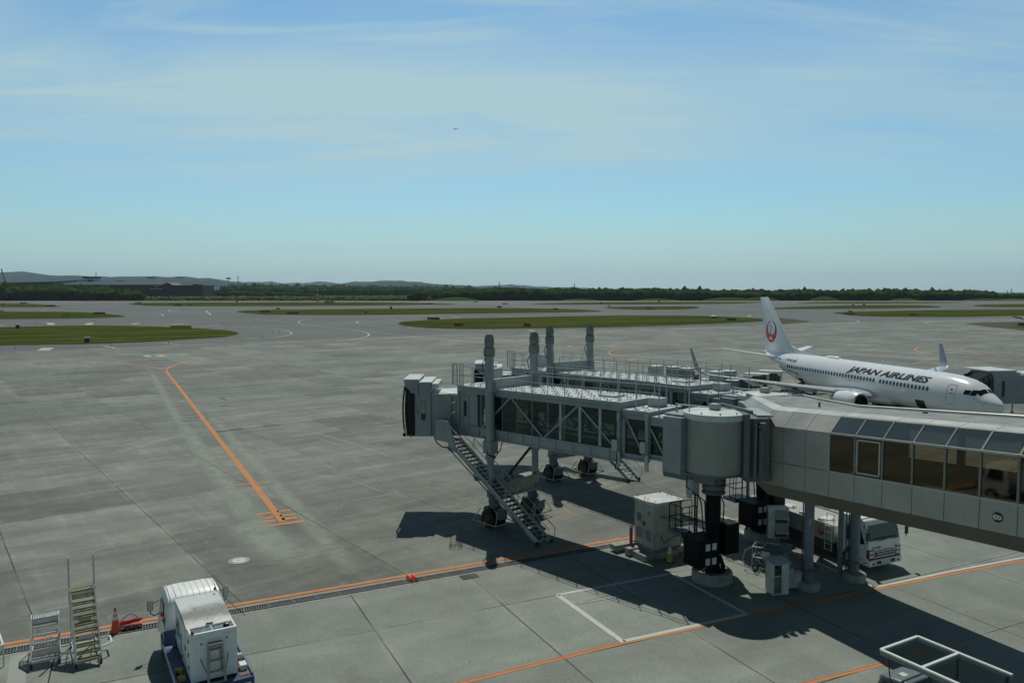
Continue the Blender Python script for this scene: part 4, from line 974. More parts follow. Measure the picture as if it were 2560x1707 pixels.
def panel_row(A_, B_, i0, i1, gap=.012, th=.05):
    m = MB()
    for i in range(i0, i1):
        a, b, c, d = A_[i], A_[i+1], B_[i+1], B_[i]
        ux = (b - a).normalized()*gap; uz = (d - a).normalized()*gap; n = ux.cross(uz).normalized()*th
        q = [a+ux+uz, b-ux+uz, c-ux-uz, d+ux-uz]; m.add(q + [p - n for p in q], [(0,1,2,3),(0,4,5,1),(1,5,6,2),(2,6,7,3),(3,7,4,0)])
    return m
panel_row(R_['w0'], R_['wj'], 1, NP).build('lower_panel', 'panel', WK, smooth=False, solid=False)
panel_row(R_['wj'], R_['w1'], 1, K0).build('upper_panel', 'panel', WK, smooth=False, solid=False)
panel_row(R_['w1'], R_['g'], 0, K0).build('sloping_panel', 'panel', WK, smooth=False, solid=False)
panel_row(R_['g'], R_['r'], 0, NP).build('eaves_panel', 'panel', WK, smooth=False, solid=False)
b = MB()          # dark backing behind the panel joints
def offs(A_, dz=0, k=.05): return [Vector((p.x + WN.x*k, p.y + WN.y*k, p.z + dz)) for p in A_]
for A_, B_, i0, i1 in ((R_['w0'], R_['wj'], 1, NP), (R_['wj'], R_['w1'], 1, K0), (R_['w1'], R_['g'], 0, K0), (R_['g'], R_['r'], 0, NP)):
    a = offs(A_, -.03); c = offs(B_, -.04)
    for i in range(i0, i1): b.quad(a[i], a[i+1], c[i+1], c[i])
b.build('backing', 'joint', WK, smooth=False, solid=False)
m = MB()
for i in range(1, NP): m.quad(R_['w0'][i], R_['s'][i], R_['s'][i+1], R_['w0'][i+1])
for i in range(1, NP): m.quad(R_['s'][i], R_['s2'][i], R_['s2'][i+1], R_['s'][i+1])
m.build('soffit', 'soffit', WK, smooth=False, solid=False)
def slab(A_, B_, dz0, dz1, i0, i1):
    m = MB()
    for i in range(i0, i1):
        a, b_, c, d = A_[i], A_[i+1], B_[i+1], B_[i]; Z = Vector((0,0,1))
        m.hexa([a+Z*dz0, b_+Z*dz0, c+Z*dz0, d+Z*dz0, a+Z*dz1, b_+Z*dz1, c+Z*dz1, d+Z*dz1])
    return m
farz = lambda z0: [Vector((p.x, p.y, z0 + (.0885*KS[max(0, i-2)]))) for i, p in enumerate(FAR)]
slab(R_['r'], FAR, -.14, -.02, 0, NP).build('roof', 'roofm', WK, smooth=False)
slab(R_['s2'], farz(4.20), 0, .08, 1, NP).build('underside', 'soffit', WK, smooth=False)
slab(offs(R_['w0'], .10, .06), farz(4.9), 0, .1, 1, NP).build('floor', 'floor', WK, smooth=False)
# windows: each bay a frame with its pane, sloping lights above
def winframe(a, b, c, d, w, t, m):
    for p, q in ((a, b), (b, c), (c, d), (d, a)): m.beam(p, q, w, t, up=(b-a).cross(d-a))
for i in range(K0, NP):
    a, b, c, d = R_['wj'][i], R_['wj'][i+1], R_['w1'][i+1], R_['w1'][i]
    m = MB(); winframe(a, b, c, d, .075, .09, m)
    if i == K0 + 1:
        q = [a.lerp(c, .09), b.lerp(d, .09), c.lerp(a, .09), d.lerp(b, .09)]; winframe(*q, .06, .12, m)
    f = m.build('window', 'alum', WK, smooth=False)
    g = MB(); g.quad(*[p.lerp((a+b+c+d)/4, .02) for p in (a, b, c, d)]); g.build('pane', 'gl_w', f, smooth=False)
    a, b, c, d = R_['w1'][i], R_['w1'][i+1], R_['g'][i+1], R_['g'][i]
    m = MB(); winframe(a, b, c, d, .07, .05, m); f = m.build('sloping_window', 'alum', WK, smooth=False)
    g = MB(); g.quad(*[p.lerp((a+b+c+d)/4, .02) for p in (a, b, c, d)]); g.build('pane', 'gl_s', f, smooth=False)
# far wall: solid beside the rotundas, windows with piers further on
fw = [p - Vector((WN.x, WN.y, 0))*.12 for p in FAR]; m = MB(); Z = Vector((0,0,1))
for i in range(1, NP):
    p, q = fw[i], fw[i+1]; k = KS[max(0, i-2)]; fl0, fl1 = 4.9 + rise(k), 4.9 + rise(k+1); b0 = Vector((p.x, p.y, fl0)); b1 = Vector((q.x, q.y, fl1))
    top = 3.1 if k < 0 else 1.12
    m.hexa([b0, b1, b1+Vector((.05,.02,0)), b0+Vector((.05,.02,0)), b0+Z*top, b1+Z*top, b1+Z*top+Vector((.05,.02,0)), b0+Z*top+Vector((.05,.02,0))])
    if k >= 0:
        m.hexa([b0+Z*2.35, b1+Z*2.35, b1+Z*2.35+Vector((.05,.02,0)), b0+Z*2.35+Vector((.05,.02,0)), p-Z*.1, q-Z*.1, q-Z*.1+Vector((.05,.02,0)), p-Z*.1+Vector((.05,.02,0))])
        if k % 2 == 0: m.beam(b0+Z*1.0, b0+Z*2.5, .16, .28, up=(WD.x, WD.y, 0))
m.build('far_wall', 'floor', WK, smooth=False)
m = MB()
for i in range(4, NP):
    k = KS[i-2]; p, q = fw[i], fw[i+1]; m.beam((p.x-.06, p.y-.03, 4.9+rise(k)+1.14), (q.x-.06, q.y-.03, 4.9+rise(k+1)+1.14), .05, .04)
for i in range(K0, NP): a, b = offs(R_['wj'], 0, .18)[i:i+2]; m.beam(a + Z*.1, b + Z*.1, .04, .04)
m.build('inner_handrail', 'alum', WK, smooth=False)
# pipe rail along the far roof edge
m = MB(); pr_ = [Vector((11.9-ox, 38.9-oy, 8.02))] + [p + Z*.02 for p in FAR]
m.path(pr_, .075, 12); m.path([p - Z*.07 for p in pr_], .05, 8); m.build('parapet_rail', 'alum', WK)
m = MB(); m.tube((14.2-ox, 35.4-oy, 7.85), (14.2-ox, 35.4-oy, 8.12), .05); m.tube((17.0-ox,31.5-oy,8.0),(17.0-ox,31.5-oy,8.28),.1,12); m.build('roof_outlet', 'dkgrey', WK)
# doorway collar that takes the near rotunda
m = MB(); m.box(10.42-ox, 11.45-ox, 33.95-oy, 36.1-oy, 4.75, 7.6); m.box(10.2-ox, 10.45-ox, 33.55-oy, 36.2-oy, 5.0, 7.85); m.tube((10.72-ox,33.62-oy,4.9),(10.72-ox,33.62-oy,7.55),.085,12)
m.lathe([(.1, 0), (.12,.05),(.08,.12),(.0,.14)], 12, (10.72-ox,33.62-oy,7.55), cap=False); m.box(10.9-ox, 11.12-ox, 33.7-oy, 33.95-oy, 5.1, 7.3); m.box(10.95-ox, 11.2-ox, 33.6-oy, 33.9-oy, 7.1, 7.45)
m.beam((9.9-ox, 36.3-oy, 7.9), (10.6-ox, 33.8-oy, 7.9), .12, .16); m.build('collar', 'pbb_dk', WK, bevel=.015)
m = MB(); m.box(11.0-ox, 11.7-ox, 34.3-oy, 36.4-oy, 7.61, 7.7); m.box(11.75-ox, 13.4-ox, 37.6-oy, 39.9-oy, 4.7, 7.55); m.build('collar_hood', 'panel', WK)
# sign 34 in a dark ring with a white double lobe
def on_wall(k, z, e=.012): p = wl(k); return Vector((p.x - .902*e, p.y - .431*e, z))
m = MB(); X_ = Vector((.431, -.902, 0)); Zv = Vector((0,0,1)); cpt = on_wall(5.5, 5.81)
m.extr([cpt + X_*.17*math.cos(a) + Zv*.17*math.sin(a) for a in [2*math.pi*i/28 for i in range(28)]], (-.012, -.006, 0)); sg = m.build('number_disc', 'ink', WK, smooth=False)
m = MB()
for dx, r in ((-.055, .088), (.065, .075)): m.extr([cpt + Vector((-.014,-.008,0)) + X_*(dx + r*math.cos(a)) + Zv*(r*math.sin(a)) for a in [2*math.pi*i/20 for i in range(20)]], (-.006, -.003, 0))
m.build('number_field', 'white', sg, smooth=False)
put_text('3', .15, cpt + Vector((-.026,-.013,0)) + X_*(-.055), X_, Zv, 'ink', sg, bold=.004); put_text('4', .11, cpt + Vector((-.026,-.013,0)) + X_*.062, X_, Zv, 'ink', sg, bold=.003)
M_al = None

# columns under the walkway
def column(x, y, label, r=.215, num=None):
    t = thing('support_column', label, 'column', (x, y, 0), 0, 'blue grey columns under the walkway')
    m = MB(); m.lathe([(r, .3), (r, 4.21)], 24); sh = m.build('shaft', 'steelb', t)
    m = MB(); m.lathe([(.52, 0), (.52, .34), (.46, .38), (.1, .38)], 28); m.build('footing', 'plinth', t)
    m = MB(); hz = .95
    m.path([(.55*math.cos(a), .55*math.sin(a), hz) for a in [2*math.pi*i/24 for i in range(25)]], .028, 6)
    for a in (0, .5, 1, 1.5): m.tube((0, 0, hz), (.55*math.cos(a*math.pi), .55*math.sin(a*math.pi), hz), .02, 6)
    m.path([(-.5, .15, .95), (-.52, .15, .7), (-.5, .15, .3)], .05, 8); m.build('guard_hoop', 'redd2', t)
    m = MB(); m.tube((-r-.06, 0, .3), (-r-.06, 0, 4.2), .03, 8); m.build('downpipe', 'dkgrey', t)
    if num: put_text(num, .42, (-.05, -r-.004, 3.05), (1,0,0), (0,0,1), 'whited', sh)
    return t
M['redd2'] = paint('faded brown red paint', (.16, .09, .08), .6, dirt=.5)
cp = G(2019, 1470); column(cp.x, cp.y, 'blue grey column marked 1, left of the two round columns', num='1')
cp = G(2134.5, 1449); c2 = column(cp.x, cp.y, 'blue grey column beside a thinner pipe, in front of the tank truck cab')
m = MB(); m.tube((-.55, .25, .1), (-.55, .25, 4.2), .11, 14); m.tube((-.36, .1, .3), (-.36, .1, 4.2), .03, 8); m.build('side_pipe', 'steelb', c2)
# ================================================================ AIRLINER
PL = thing('airliner', 'white passenger airliner with red crane emblem on the fin, parked nose towards the right', 'airliner', (44.1, 68.8, 0), math.atan2(.972, -.235))
prof_s = [0, .06, .2, .5, 1, 1.5, 2.0, 2.6, 3.5, 5, 7, 25, 28, 31, 34, 36.5, 38.0, 38.6]
p_top = [2.86, 3.03, 3.19, 3.42, 3.70, 3.97, 4.36, 4.76, 5.05, 5.26, 5.34, 5.34, 5.34, 5.31, 5.25, 5.2, 5.08, 4.98]
p_bot = [2.76, 2.58, 2.40, 2.17, 1.92, 1.76, 1.64, 1.54, 1.42, 1.33, 1.30, 1.30, 1.52, 2.12, 3.02, 3.85, 4.45, 4.62]
p_hw = [.03, .22, .40, .66, .95, 1.16, 1.33, 1.48, 1.65, 1.81, 1.88, 1.88, 1.86, 1.62, 1.17, .72, .34, .17]
def body(s, th, e=0.0):
    t, b, w = np.interp(s, prof_s, p_top), np.interp(s, prof_s, p_bot), np.interp(s, prof_s, p_hw)
    zc, hh = (t+b)/2, (t-b)/2; return Vector((s, (w+e)*math.sin(th), zc + (hh+e)*math.cos(th)))
def th_for_z(s, z):
    t, b = np.interp(s, prof_s, p_top), np.interp(s, prof_s, p_bot); return math.acos(max(-1, min(1, (z-(t+b)/2)/((t-b)/2))))
ss = [0, .03, .06, .12, .2, .32, .5, .75, 1, 1.25, 1.5, 1.75, 2, 2.3, 2.6, 3, 3.5, 4.2, 5, 6, 7, 9, 12, 15, 18, 21, 25, 26.5, 28, 29.5, 31, 32.5, 34, 35.2, 36.5, 37.3, 38, 38.6]
nr = 48; m = MB(); m.loft([[body(s, 2*math.pi*i/nr) for i in range(nr)] for s in ss]); bo = m.build('fuselage', 'plane', PL)
bo.data.polygons.foreach_set('use_smooth', [True]*len(bo.data.polygons))
def patch(m, s0, s1, z0, z1, e=.012, shear=0., nx=2, nz=4, side=1, corner=.0):
    """a patch lying on the fuselage between stations s0..s1 and heights z0..z1"""
    vs = []
    for j in range(nz+1):
        z = z0 + (z1-z0)*j/nz; c = corner if j in (0, nz) else 0
        for i in range(nx+1):
            s = s0 + c + (s1-s0-2*c)*i/nx + shear*(z-z0); p = body(s, th_for_z(s, z), e); vs.append((p.x, p.y*side, p.z))
    m.add(vs, [(j*(nx+1)+i, j*(nx+1)+i+1, (j+1)*(nx+1)+i+1, (j+1)*(nx+1)+i) for j in range(nz) for i in range(nx)])
# cabin windows on the side that faces the camera (and the far side)
gaps = {14.0, 19.6, 20.1}
for k in range(48):
    s = 7.0 + k*.508
    if 14.0 < s < 14.4: continue
    m = MB(); patch(m, s-.15, s+.15, 3.54, 3.96, .014, nz=4, corner=.05); m.build('cabin_window', 'winp', PL, smooth=False, solid=False)
m = MB()
for k in range(47): patch(m, 7.235+k*.508, 7.465+k*.508, 3.62, 3.98, .014, nz=4, side=-1, corner=.05)
o = m.build('cabin_windows_far', 'winp', PL, smooth=False, solid=False); o.name = 'cabin_window_row'
for (s0, s1, z0, z1, sh, side) in ((2.45,3.0,3.72,4.12,-.1,1),(1.95,2.4,3.68,4.17,-.12,1),(2.45,3.0,3.72,4.12,-.1,-1),(1.95,2.4,3.68,4.17,-.12,-1)):
    m = MB(); patch(m, s0, s1, z0, z1, .014, sh, side=side); m.build('cockpit_window', 'glassd', PL, smooth=False, solid=False)
for side in (1, -1):
    m = MB(); vs = []
    for j in range(5):
        for i in range(5):
            th = R(3) + (R(46) - R(3))*i/4; s = 1.48 + .40*j/4 + .12*(i/4)
            p = body(s, th, .014); vs.append((p.x, p.y*side, p.z))
    m.add(vs, [(j*5+i, j*5+i+1, (j+1)*5+i+1, (j+1)*5+i) for j in range(4) for i in range(4)]); m.build('windscreen', 'glassd', PL, smooth=False, solid=False)
def outline(m, s0, s1, z0, z1, w=.03, side=1):
    patch(m, s0, s0+w, z0, z1, .012, nz=8, side=side); patch(m, s1-w, s1, z0, z1, .012, nz=8, side=side); patch(m, s0+w, s1-w, z0, z0+w, .012, nz=1, side=side, nx=3); patch(m, s0+w, s1-w, z1-w, z1, .012, nz=1, side=side, nx=3)
for (s0, s1, z0, z1) in ((3.8,4.72,2.62,4.46),(16.9,17.5,3.3,4.2),(18.0,18.6,3.3,4.2),(31.6,32.4,3.0,4.5)):
    m = MB(); outline(m, s0, s1, z0, z1); m.build('door', 'lined', PL, smooth=False, solid=False)
m = MB(); patch(m, 4.15, 4.32, 3.95, 4.1); patch(m, 4.0, 4.42, 3.62, 3.69); m.build('door_handle', 'ink', PL, smooth=False, solid=False)
for (s0, s1) in ((7.7, 8.95), (27.8, 28.9)):
    m = MB(); patch(m, s0, s1, 1.5 if s0 < 20 else 1.8, 2.5, .02, -.25); m.build('cargo_door', 'ink', PL, smooth=False, solid=False)
m = MB()
for s, z, a in ((1.0,3.1,.05),(1.1,2.9,.05),(5.9,3.35,.07),(7.1,3.2,.04),(17.6,3.3,.04),(20.0,4.75,.05),(30.2,3.1,.04)): patch(m, s, s+a, z, z+a*1.4, .013)
m.build('probe', 'ink', PL, smooth=False, solid=False)
# lettering follows the curved skin
def skin_text(txt, size, s_c, z_c, mat, shear=0, bold=0, width=None, name='lettering', parent=None):
    vs, fs = text_mb(txt, size, shear, bold); me = bpy.data.meshes.new(name); me.from_pydata(vs, [], fs); bm = bmesh.new(); bm.from_mesh(me)
    xs = [v[0] for v in vs]; ys = [v[1] for v in vs]; kx = width/(max(xs)-min(xs)) if width else 1; y0, y1 = min(ys), max(ys)
    for k in range(1, 10): bmesh.ops.bisect_plane(bm, geom=bm.verts[:]+bm.edges[:]+bm.faces[:], plane_co=(0, y0+(y1-y0)*k/10, 0), plane_no=(0,1,0))
    bmesh.ops.triangulate(bm, faces=bm.faces)
    th0 = th_for_z(s_c, z_c)
    for v in bm.verts:
        s = s_c - (v.co.x - (max(xs)+min(xs))/2)*kx; v.co = body(s, th0 - v.co.y/1.95, .016)
    bm.to_mesh(me); bm.free(); me.materials.append(M[mat]); o = bpy.data.objects.new(name, me); C.objects.link(o); o.parent = parent or PL; return o
skin_text('JAPAN AIRLINES', .95, 13.15, 4.54, 'ink', shear=.36, bold=.035, width=12.3)
skin_text('unicef', .75, 30.3, 4.55, 'navy', shear=0, bold=.01, width=2.3)
skin_text('JA345J', .42, 33.8, 4.55, 'navy', bold=.01, width=1.6)
skin_text('BOEING 737-800', .26, 29.6, 3.1, 'ink', shear=.2, bold=.012, width=2.7)
# wings
def airfoil(ch, th=.11, n=9):
    up = []; lo = []
    for i in range(n+1):
        x = (1-math.cos(math.pi*i/n))/2; y = 5*th*(.2969*math.sqrt(x)-.126*x-.3516*x*x+.2843*x**3-.1015*x**4)
        up.append((x*ch, y*ch*1.05)); lo.append((x*ch, -y*ch*.75))
    return up + lo[-2:0:-1]
def wing(name, secs, mat, par, thk=.11):
    m = MB(); m.loft([[Vector((x0 + px, y, z + pz)) for px, pz in airfoil(ch, t)] for (x0, y, z, ch, t) in secs]); o = m.build(name, mat, par)
    o.data.polygons.foreach_set('use_smooth', [True]*len(o.data.polygons)); o.data.set_sharp_from_angle(angle=R(50)); return o
for sd_ in (1, -1):
    wg = wing('wing', [(13.9, sd_*1.2, 1.95, 8.4, .13), (15.0, sd_*3.0, 2.10, 7.0, .12), (17.5, sd_*6.0, 2.45, 4.9, .11), (22.0, sd_*13.1, 3.3, 2.7, .10), (23.9, sd_*16.3, 3.7, 1.75, .10)], 'wing', PL)
    m = MB(); ring = []
    for (x0, y, z, ch) in ((23.9, 16.3, 3.70, 1.75), (24.15, 16.7, 3.8, 1.6), (24.5, 16.95, 4.05, 1.4), (24.9, 17.1, 4.5, 1.2), (26.1, 17.4, 6.6, .55)):
        k = 0 if z < 3.75 else (.5 if z < 3.95 else 1)
        ring.append([Vector((x0 + px, sd_*(y + pz*k*-1), z + pz*(1-k))) for px, pz in airfoil(ch, .09)])
    m.loft(ring); m.build('winglet', 'wlet', wg)
    for yy, x0 in ((8.2, 20.0), (11.2, 21.7), (5.9, 19.3)):
        m = MB(); m.loft([[Vector((x0 + dx, sd_*(yy + r_*.7*math.cos(a)), 2.1 + (yy-6)*.11 + r_*math.sin(a) + .05*dx)) for a in [2*math.pi*i/10 for i in range(10)]] for dx, r_ in ((-.3,.05),(.4,.22),(1.6,.24),(2.8,.16),(3.7,.03))]); m.build('flap_fairing', 'wing', wg)
    hs = wing('stabilizer', [(33.9, sd_*.3, 4.5, 3.9, .10), (34.7, sd_*1.2, 4.65, 3.4, .10), (38.1, sd_*7.0, 5.6, 1.25, .09)], 'plane', PL)
    # engine
    ey = sd_*4.85; ez = 1.68
    e = MB(); e.loft([[Vector((x, ey + r_*math.cos(a), ez + (r_*(.93 if math.sin(a) < 0 else 1))*math.sin(a))) for a in [2*math.pi*i/32 for i in range(32)]] for x, r_ in ((12.62,.80),(12.60,.87),(12.66,.96),(12.9,1.05),(13.6,1.10),(14.8,1.07),(15.9,.90),(16.1,.86))], cap=False)
    en = e.build('engine', 'plane', PL); en.data.polygons.foreach_set('use_smooth', [True]*len(en.data.polygons))
    e = MB(); e.loft([[Vector((x, ey + r_*math.cos(a), ez + r_*math.sin(a))) for a in [2*math.pi*i/28 for i in range(28)]] for x, r_ in ((12.61,.805),(13.3,.76),(13.32,.2),(12.95,.02))], cap=False); e.build('fan', 'ink', en)
    e = MB(); e.loft([[Vector((x, ey + r_*math.cos(a), ez + r_*math.sin(a))) for a in [2*math.pi*i/28 for i in range(28)]] for x, r_ in ((12.655,.955),(12.60,.90),(12.58,.86),(12.61,.80))], cap=False); e.build('inlet_lip', 'alu', en)
    e = MB(); e.loft([[Vector((x, ey + r_*math.cos(a), ez + r_*math.sin(a))) for a in [2*math.pi*i/28 for i in range(28)]] for x, r_ in ((15.8,.62),(16.7,.48),(17.3,.34),(17.9,.05))]); e.build('exhaust_cone', 'alu', en)
    e = MB(); e.hexa([(13.3,ey-.15,2.55),(18.2,ey-.12,2.1),(18.2,ey+.12,2.1),(13.3,ey+.15,2.55),(13.9,ey-.12,2.85),(18.2,ey-.1,2.45),(18.2,ey+.1,2.45),(13.9,ey+.12,2.85)]); e.build('pylon', 'plane', en)
    # main gear
    g = MB(); g.tube((19.4, sd_*2.86, .6), (19.4, sd_*2.86, 2.2), .11, 12); g.tube((19.4, sd_*2.86, 1.0), (19.4, sd_*1.7, 2.0), .06, 10); gg = g.build('main_gear', 'pbb_lt', PL)
    for w in (1, -1): wheel_parts(gg, (19.4, sd_*2.86 + w*.43, .56), .56, .38)
g = MB(); g.tube((3.9, 0, .4), (3.9, 0, 1.7), .08, 12); g.tube((3.9, 0, .9), (4.6, 0, 1.6), .05, 8); gg = g.build('nose_gear', 'pbb_lt', PL)
for w in (1, -1): wheel_parts(gg, (3.9, w*.2, .34), .34, .19)
# belly fairing, fin, dorsal strake
m = MB(); m.loft([[Vector((x, w*math.sin(a), 1.75 + h*math.cos(a))) for a in [2*math.pi*i/24 for i in range(24)]] for x, w, h in ((11.8,.2,.1),(13.2,1.55,.6),(15,2.0,.75),(20,2.0,.75),(22.5,1.4,.55),(24,.2,.1))]); m.build('belly_fairing', 'plane', PL)
def fin_sec(z, x0, ch, t): return [Vector((x0 + px, pz, z)) for px, pz in airfoil(ch, t)]
m = MB(); m.loft([fin_sec(5.0, 31.1, 7.4, .10), fin_sec(6.0, 32.2, 6.6, .10), fin_sec(12.4, 38.05, 2.1, .09), fin_sec(12.5, 38.3, 1.75, .05)]); fn = m.build('tail_fin', 'plane', PL)
fn.data.polygons.foreach_set('use_smooth', [True]*len(fn.data.polygons)); fn.data.set_sharp_from_angle(angle=R(50))
m = MB(); m.add([(27.2,0,5.3),(32.6,.16,5.2),(32.6,.12,6.25),(30.8,.03,5.78),(32.6,-.16,5.2),(32.6,-.12,6.25),(30.8,-.03,5.78)], [(0,1,2,3),(0,6,5,4),(0,3,6),(1,4,5,2),(3,2,5,6)]); m.build('dorsal_strake', 'plane', fn)
m = MB(); m.add([(x, y*sg, z) for sg in (1,-1) for x, y, z in ((27.2,.0,5.32),(32.4,.17,5.3),(32.4,.05,6.25))], [(0,1,2),(3,5,4)]); 
m = MB(); m.loft([[Vector((x, r_*math.cos(a), 5.05 + r_*math.sin(a) + (x-37.9)*-.02)) for a in [2*math.pi*i/14 for i in range(14)]] for x, r_ in ((37.4,.2),(38.2,.27),(38.75,.2),(38.8,.12))]); m.build('exhaust_pipe', 'plane', PL)
# roof bump, aerials
m = MB(); m.loft([[Vector((x, .34*k*math.cos(a), 5.33 + .26*k*max(-.1, math.sin(a)))) for a in [2*math.pi*i/16 for i in range(16)]] for x, k in ((22.7,.1),(22.95,.8),(23.3,1),(24.5,1),(25.1,.7),(25.4,.1))]); m.build('radome', 'plane', PL)
for x in (15.3, 28.0, 7.8):
    m = MB(); m.hexa([(x,-.02,5.3),(x+.35,-.02,5.3),(x+.35,.02,5.3),(x,.02,5.3),(x+.2,-.01,5.72),(x+.38,-.01,5.72),(x+.38,.01,5.72),(x+.2,.01,5.72)]); m.build('aerial', 'plane', PL)
# fin emblem: red ring with crane, red body, white letters
def fin_pt(s, z, side=1, e=.0):
    k = (z-6.0)/(12.4-6.0); x0 = 32.2 + k*(38.05-32.2); ch = 6.6 + k*(2.1-6.6); x = max(.02, min(.98, (s-x0)/ch)); th = .10
    y = 5*th*(.2969*math.sqrt(x)-.126*x-.3516*x*x+.2843*x**3-.1015*x**4)*ch*1.05; return Vector((s, side*(y + e), z))
EC, ER = (37.0, 7.85), 1.42
def emb(m, pts, e):   # pts in emblem coords: x to the right of the picture (towards nose), y up
    c = (sum(p[0] for p in pts)/len(pts), sum(p[1] for p in pts)/len(pts))
    for side in (1, -1):
        m.add([fin_pt(EC[0] - x*ER*side*1.0*side, EC[1] + y*ER*1.02, side, e) for x, y in pts], [tuple(range(len(pts)))])
def strip(m, A_, B_, e):
    for i in range(len(A_)-1): emb(m, [A_[i], A_[i+1], B_[i+1], B_[i]], e)
m = MB(); n_ = 40; ang_ = [math.pi/2 + .12 + (2*math.pi - .24)*i/n_ for i in range(n_+1)]
outer = [(math.cos(a), math.sin(a)) for a in ang_]
inner = []
for a in ang_:
    tt = (1 - math.sin(a))/2; r_ = .93 - .42*min(1, tt*1.6)**1.2*(1 if tt < .62 else 1); inner.append((r_*math.cos(a)*.97, max(-.30, r_*math.sin(a)) if tt > .5 else r_*math.sin(a)))
mid_ = [((a[0]+b_[0])/2, (a[1]+b_[1])/2) for a, b_ in zip(outer, inner)]; strip(m, outer, mid_, .015); strip(m, mid_, inner, .015)
for i in range(0, 24):   # solid lower body
    y0 = -.30 - i*.69/24; y1 = -.30 - (i+1)*.69/24; w0 = math.sqrt(max(0, 1-y0*y0))*.985; w1 = math.sqrt(max(0, 1-y1*y1))*.985
    for j in range(12):
        f0, f1 = -1 + j/6, -1 + (j+1)/6; emb(m, [(f0*w0, y0), (f1*w0, y0), (f1*w1, y1), (f0*w1, y1)], .016)
neck = [(-.12,-.35,.20),(-.16,-.12,.15),(-.08,.1,.10),(.06,.28,.09),(.10,.45,.09),(.02,.58,.10),(-.10,.60,.09),(-.24,.55,.05),(-.38,.52,.01)]
LA = []; LB = []
for i, (x, y, w) in enumerate(neck):
    a = neck[max(0,i-1)]; c = neck[min(len(neck)-1,i+1)]; d = Vector((c[0]-a[0], c[1]-a[1])).normalized(); LA.append((x - d.y*w/2, y + d.x*w/2)); LB.append((x + d.y*w/2, y - d.x*w/2))
strip(m, LA, LB, .018); m.build('emblem', 'logored', fn, smooth=False, solid=False)
m = MB()
for sg in (1, -1):
    for k in range(3):
        a0 = R(-28 + k*17); x, y = .80*math.cos(a0), .80*math.sin(a0); emb(m, [(sg*(x-.14), y-.16), (sg*(x+.02), y-.06), (sg*(x+.03), y-.03), (sg*(x-.15), y-.13)], .016)
vs, fs = text_mb('JAL', .68, .25, .03); 
for side in (1,): m.add([fin_pt(EC[0] - v[0]*1.05, 6.98 + v[1]*.85, side, .03) for v in vs], fs)
m.build('emblem_letters', 'white', fn, smooth=False, solid=False)

# ================================================================ far boarding bridge at the nose
def far_bridge():
    t = thing('boarding_bridge', 'boarding bridge with folded black canopy pressed to the airliner nose, right edge', 'boarding bridge', (46.2, 75.2, 0), math.atan2(.235, .972) + R(-8), 'telescopic boarding bridges')
    m = MB(); n = 15
    for k in range(n):       # pleated canopy hood: arches stepping down towards the aircraft
        f = k/(n-1); x = -2.6 + 3.1*f + (.0 if k % 2 else .06); top = 4.3 + 1.35*math.sin(f*math.pi/2); w = 1.55 + (.06 if k % 2 else 0); x2 = x + .22
        P = [(-w, 2.5), (-w, top-.6), (-w*.8, top-.12), (0, top + (.06 if k % 2 else 0)), (w*.8, top-.12), (w, top-.6), (w, 2.5)]
        m.add([(x, y, z) for y, z in P] + [(x2, y*.985, z-.05) for y, z in P], [(i, i+1, 8+i, 7+i) for i in range(6)])
    m.build('canopy_bellows', 'fabric', t, smooth=False, solid=False)
    m = MB(); m.box(-.2, 2.0, -1.75, 1.75, 2.5, 5.6); m.box(2.0, 4.6, -1.6, 1.6, 2.45, 5.2); m.build('cab', 'pbb', t, bevel=.03)
    m = MB(); m.box(-.9, 2.05, -1.8, 1.8, 5.61, 5.72); m.box(2.0, 2.7, -1.4, 1.2, 5.21, 5.5); m.lathe([(1.7,5.2),(1.75,5.3),(0,5.42)], 32, (4.6,0,0), cap=False); m.build('cab_roof', 'roofw', t, smooth=False)
    m = MB(); ribbed_drum(m, 1.66, 2.5, 5.2, 100); mm = [(v[0]+4.6, v[1], v[2]) for v in m.v]; m.v = mm; m.build('cab_shutter', 'pbb_dk', t, smooth=False)
    m = MB(); m.box(.55, .85, -1.775, -1.752, 3.2, 4.7); m.build('door_window', 'glassd', t, smooth=False)
    m = MB(); m.box(5.9, 24, -1.5, 1.5, 2.6, 5.4); m.box(5.9, 24, -1.58, 1.58, 2.5, 2.9); m.box(5.9, 24, -1.58, 1.58, 5.2, 5.5); m.build('tunnel', 'pbb', t, smooth=False)
    m = MB(); m.box(6.5, 24, -1.54, 1.54, 3.1, 5.0); m.build('glass', 'glassd', t, smooth=False)
    m = MB(); rail_run(m, [(5.9,-1.5,5.5),(24,-1.5,5.5)]); rail_run(m, [(5.9,1.5,5.5),(24,1.5,5.5)]); m.build('roof_railing', 'rail', t)
    for s in (1,-1):
        m = MB(); m.tube((11, s*1.85, .4), (11, s*1.85, 8), .25, 16); c = m.build('drive_column', 'pbb', t); wheel_parts(c, (11, s*1.85+.35, .5), .5, .3); wheel_parts(c, (11, s*1.85-.35, .5), .5, .3)
    m = MB(); m.path([(.6,-1.4,2.5),(.5,-1.4,2.0),(.9,-1.4,1.8),(1.0,-1.4,2.5)], .04); m.path([(-.2,-1.3,2.5),(-.5,-1.3,1.9)], .04); m.tube((2.3,-1.0,2.4),(2.3,-1.0,1.5),.05); m.tube((2.3,-1,1.6),(2.3,-1,1.5),.16,10); m.build('cable', 'black', t)
far_bridge()

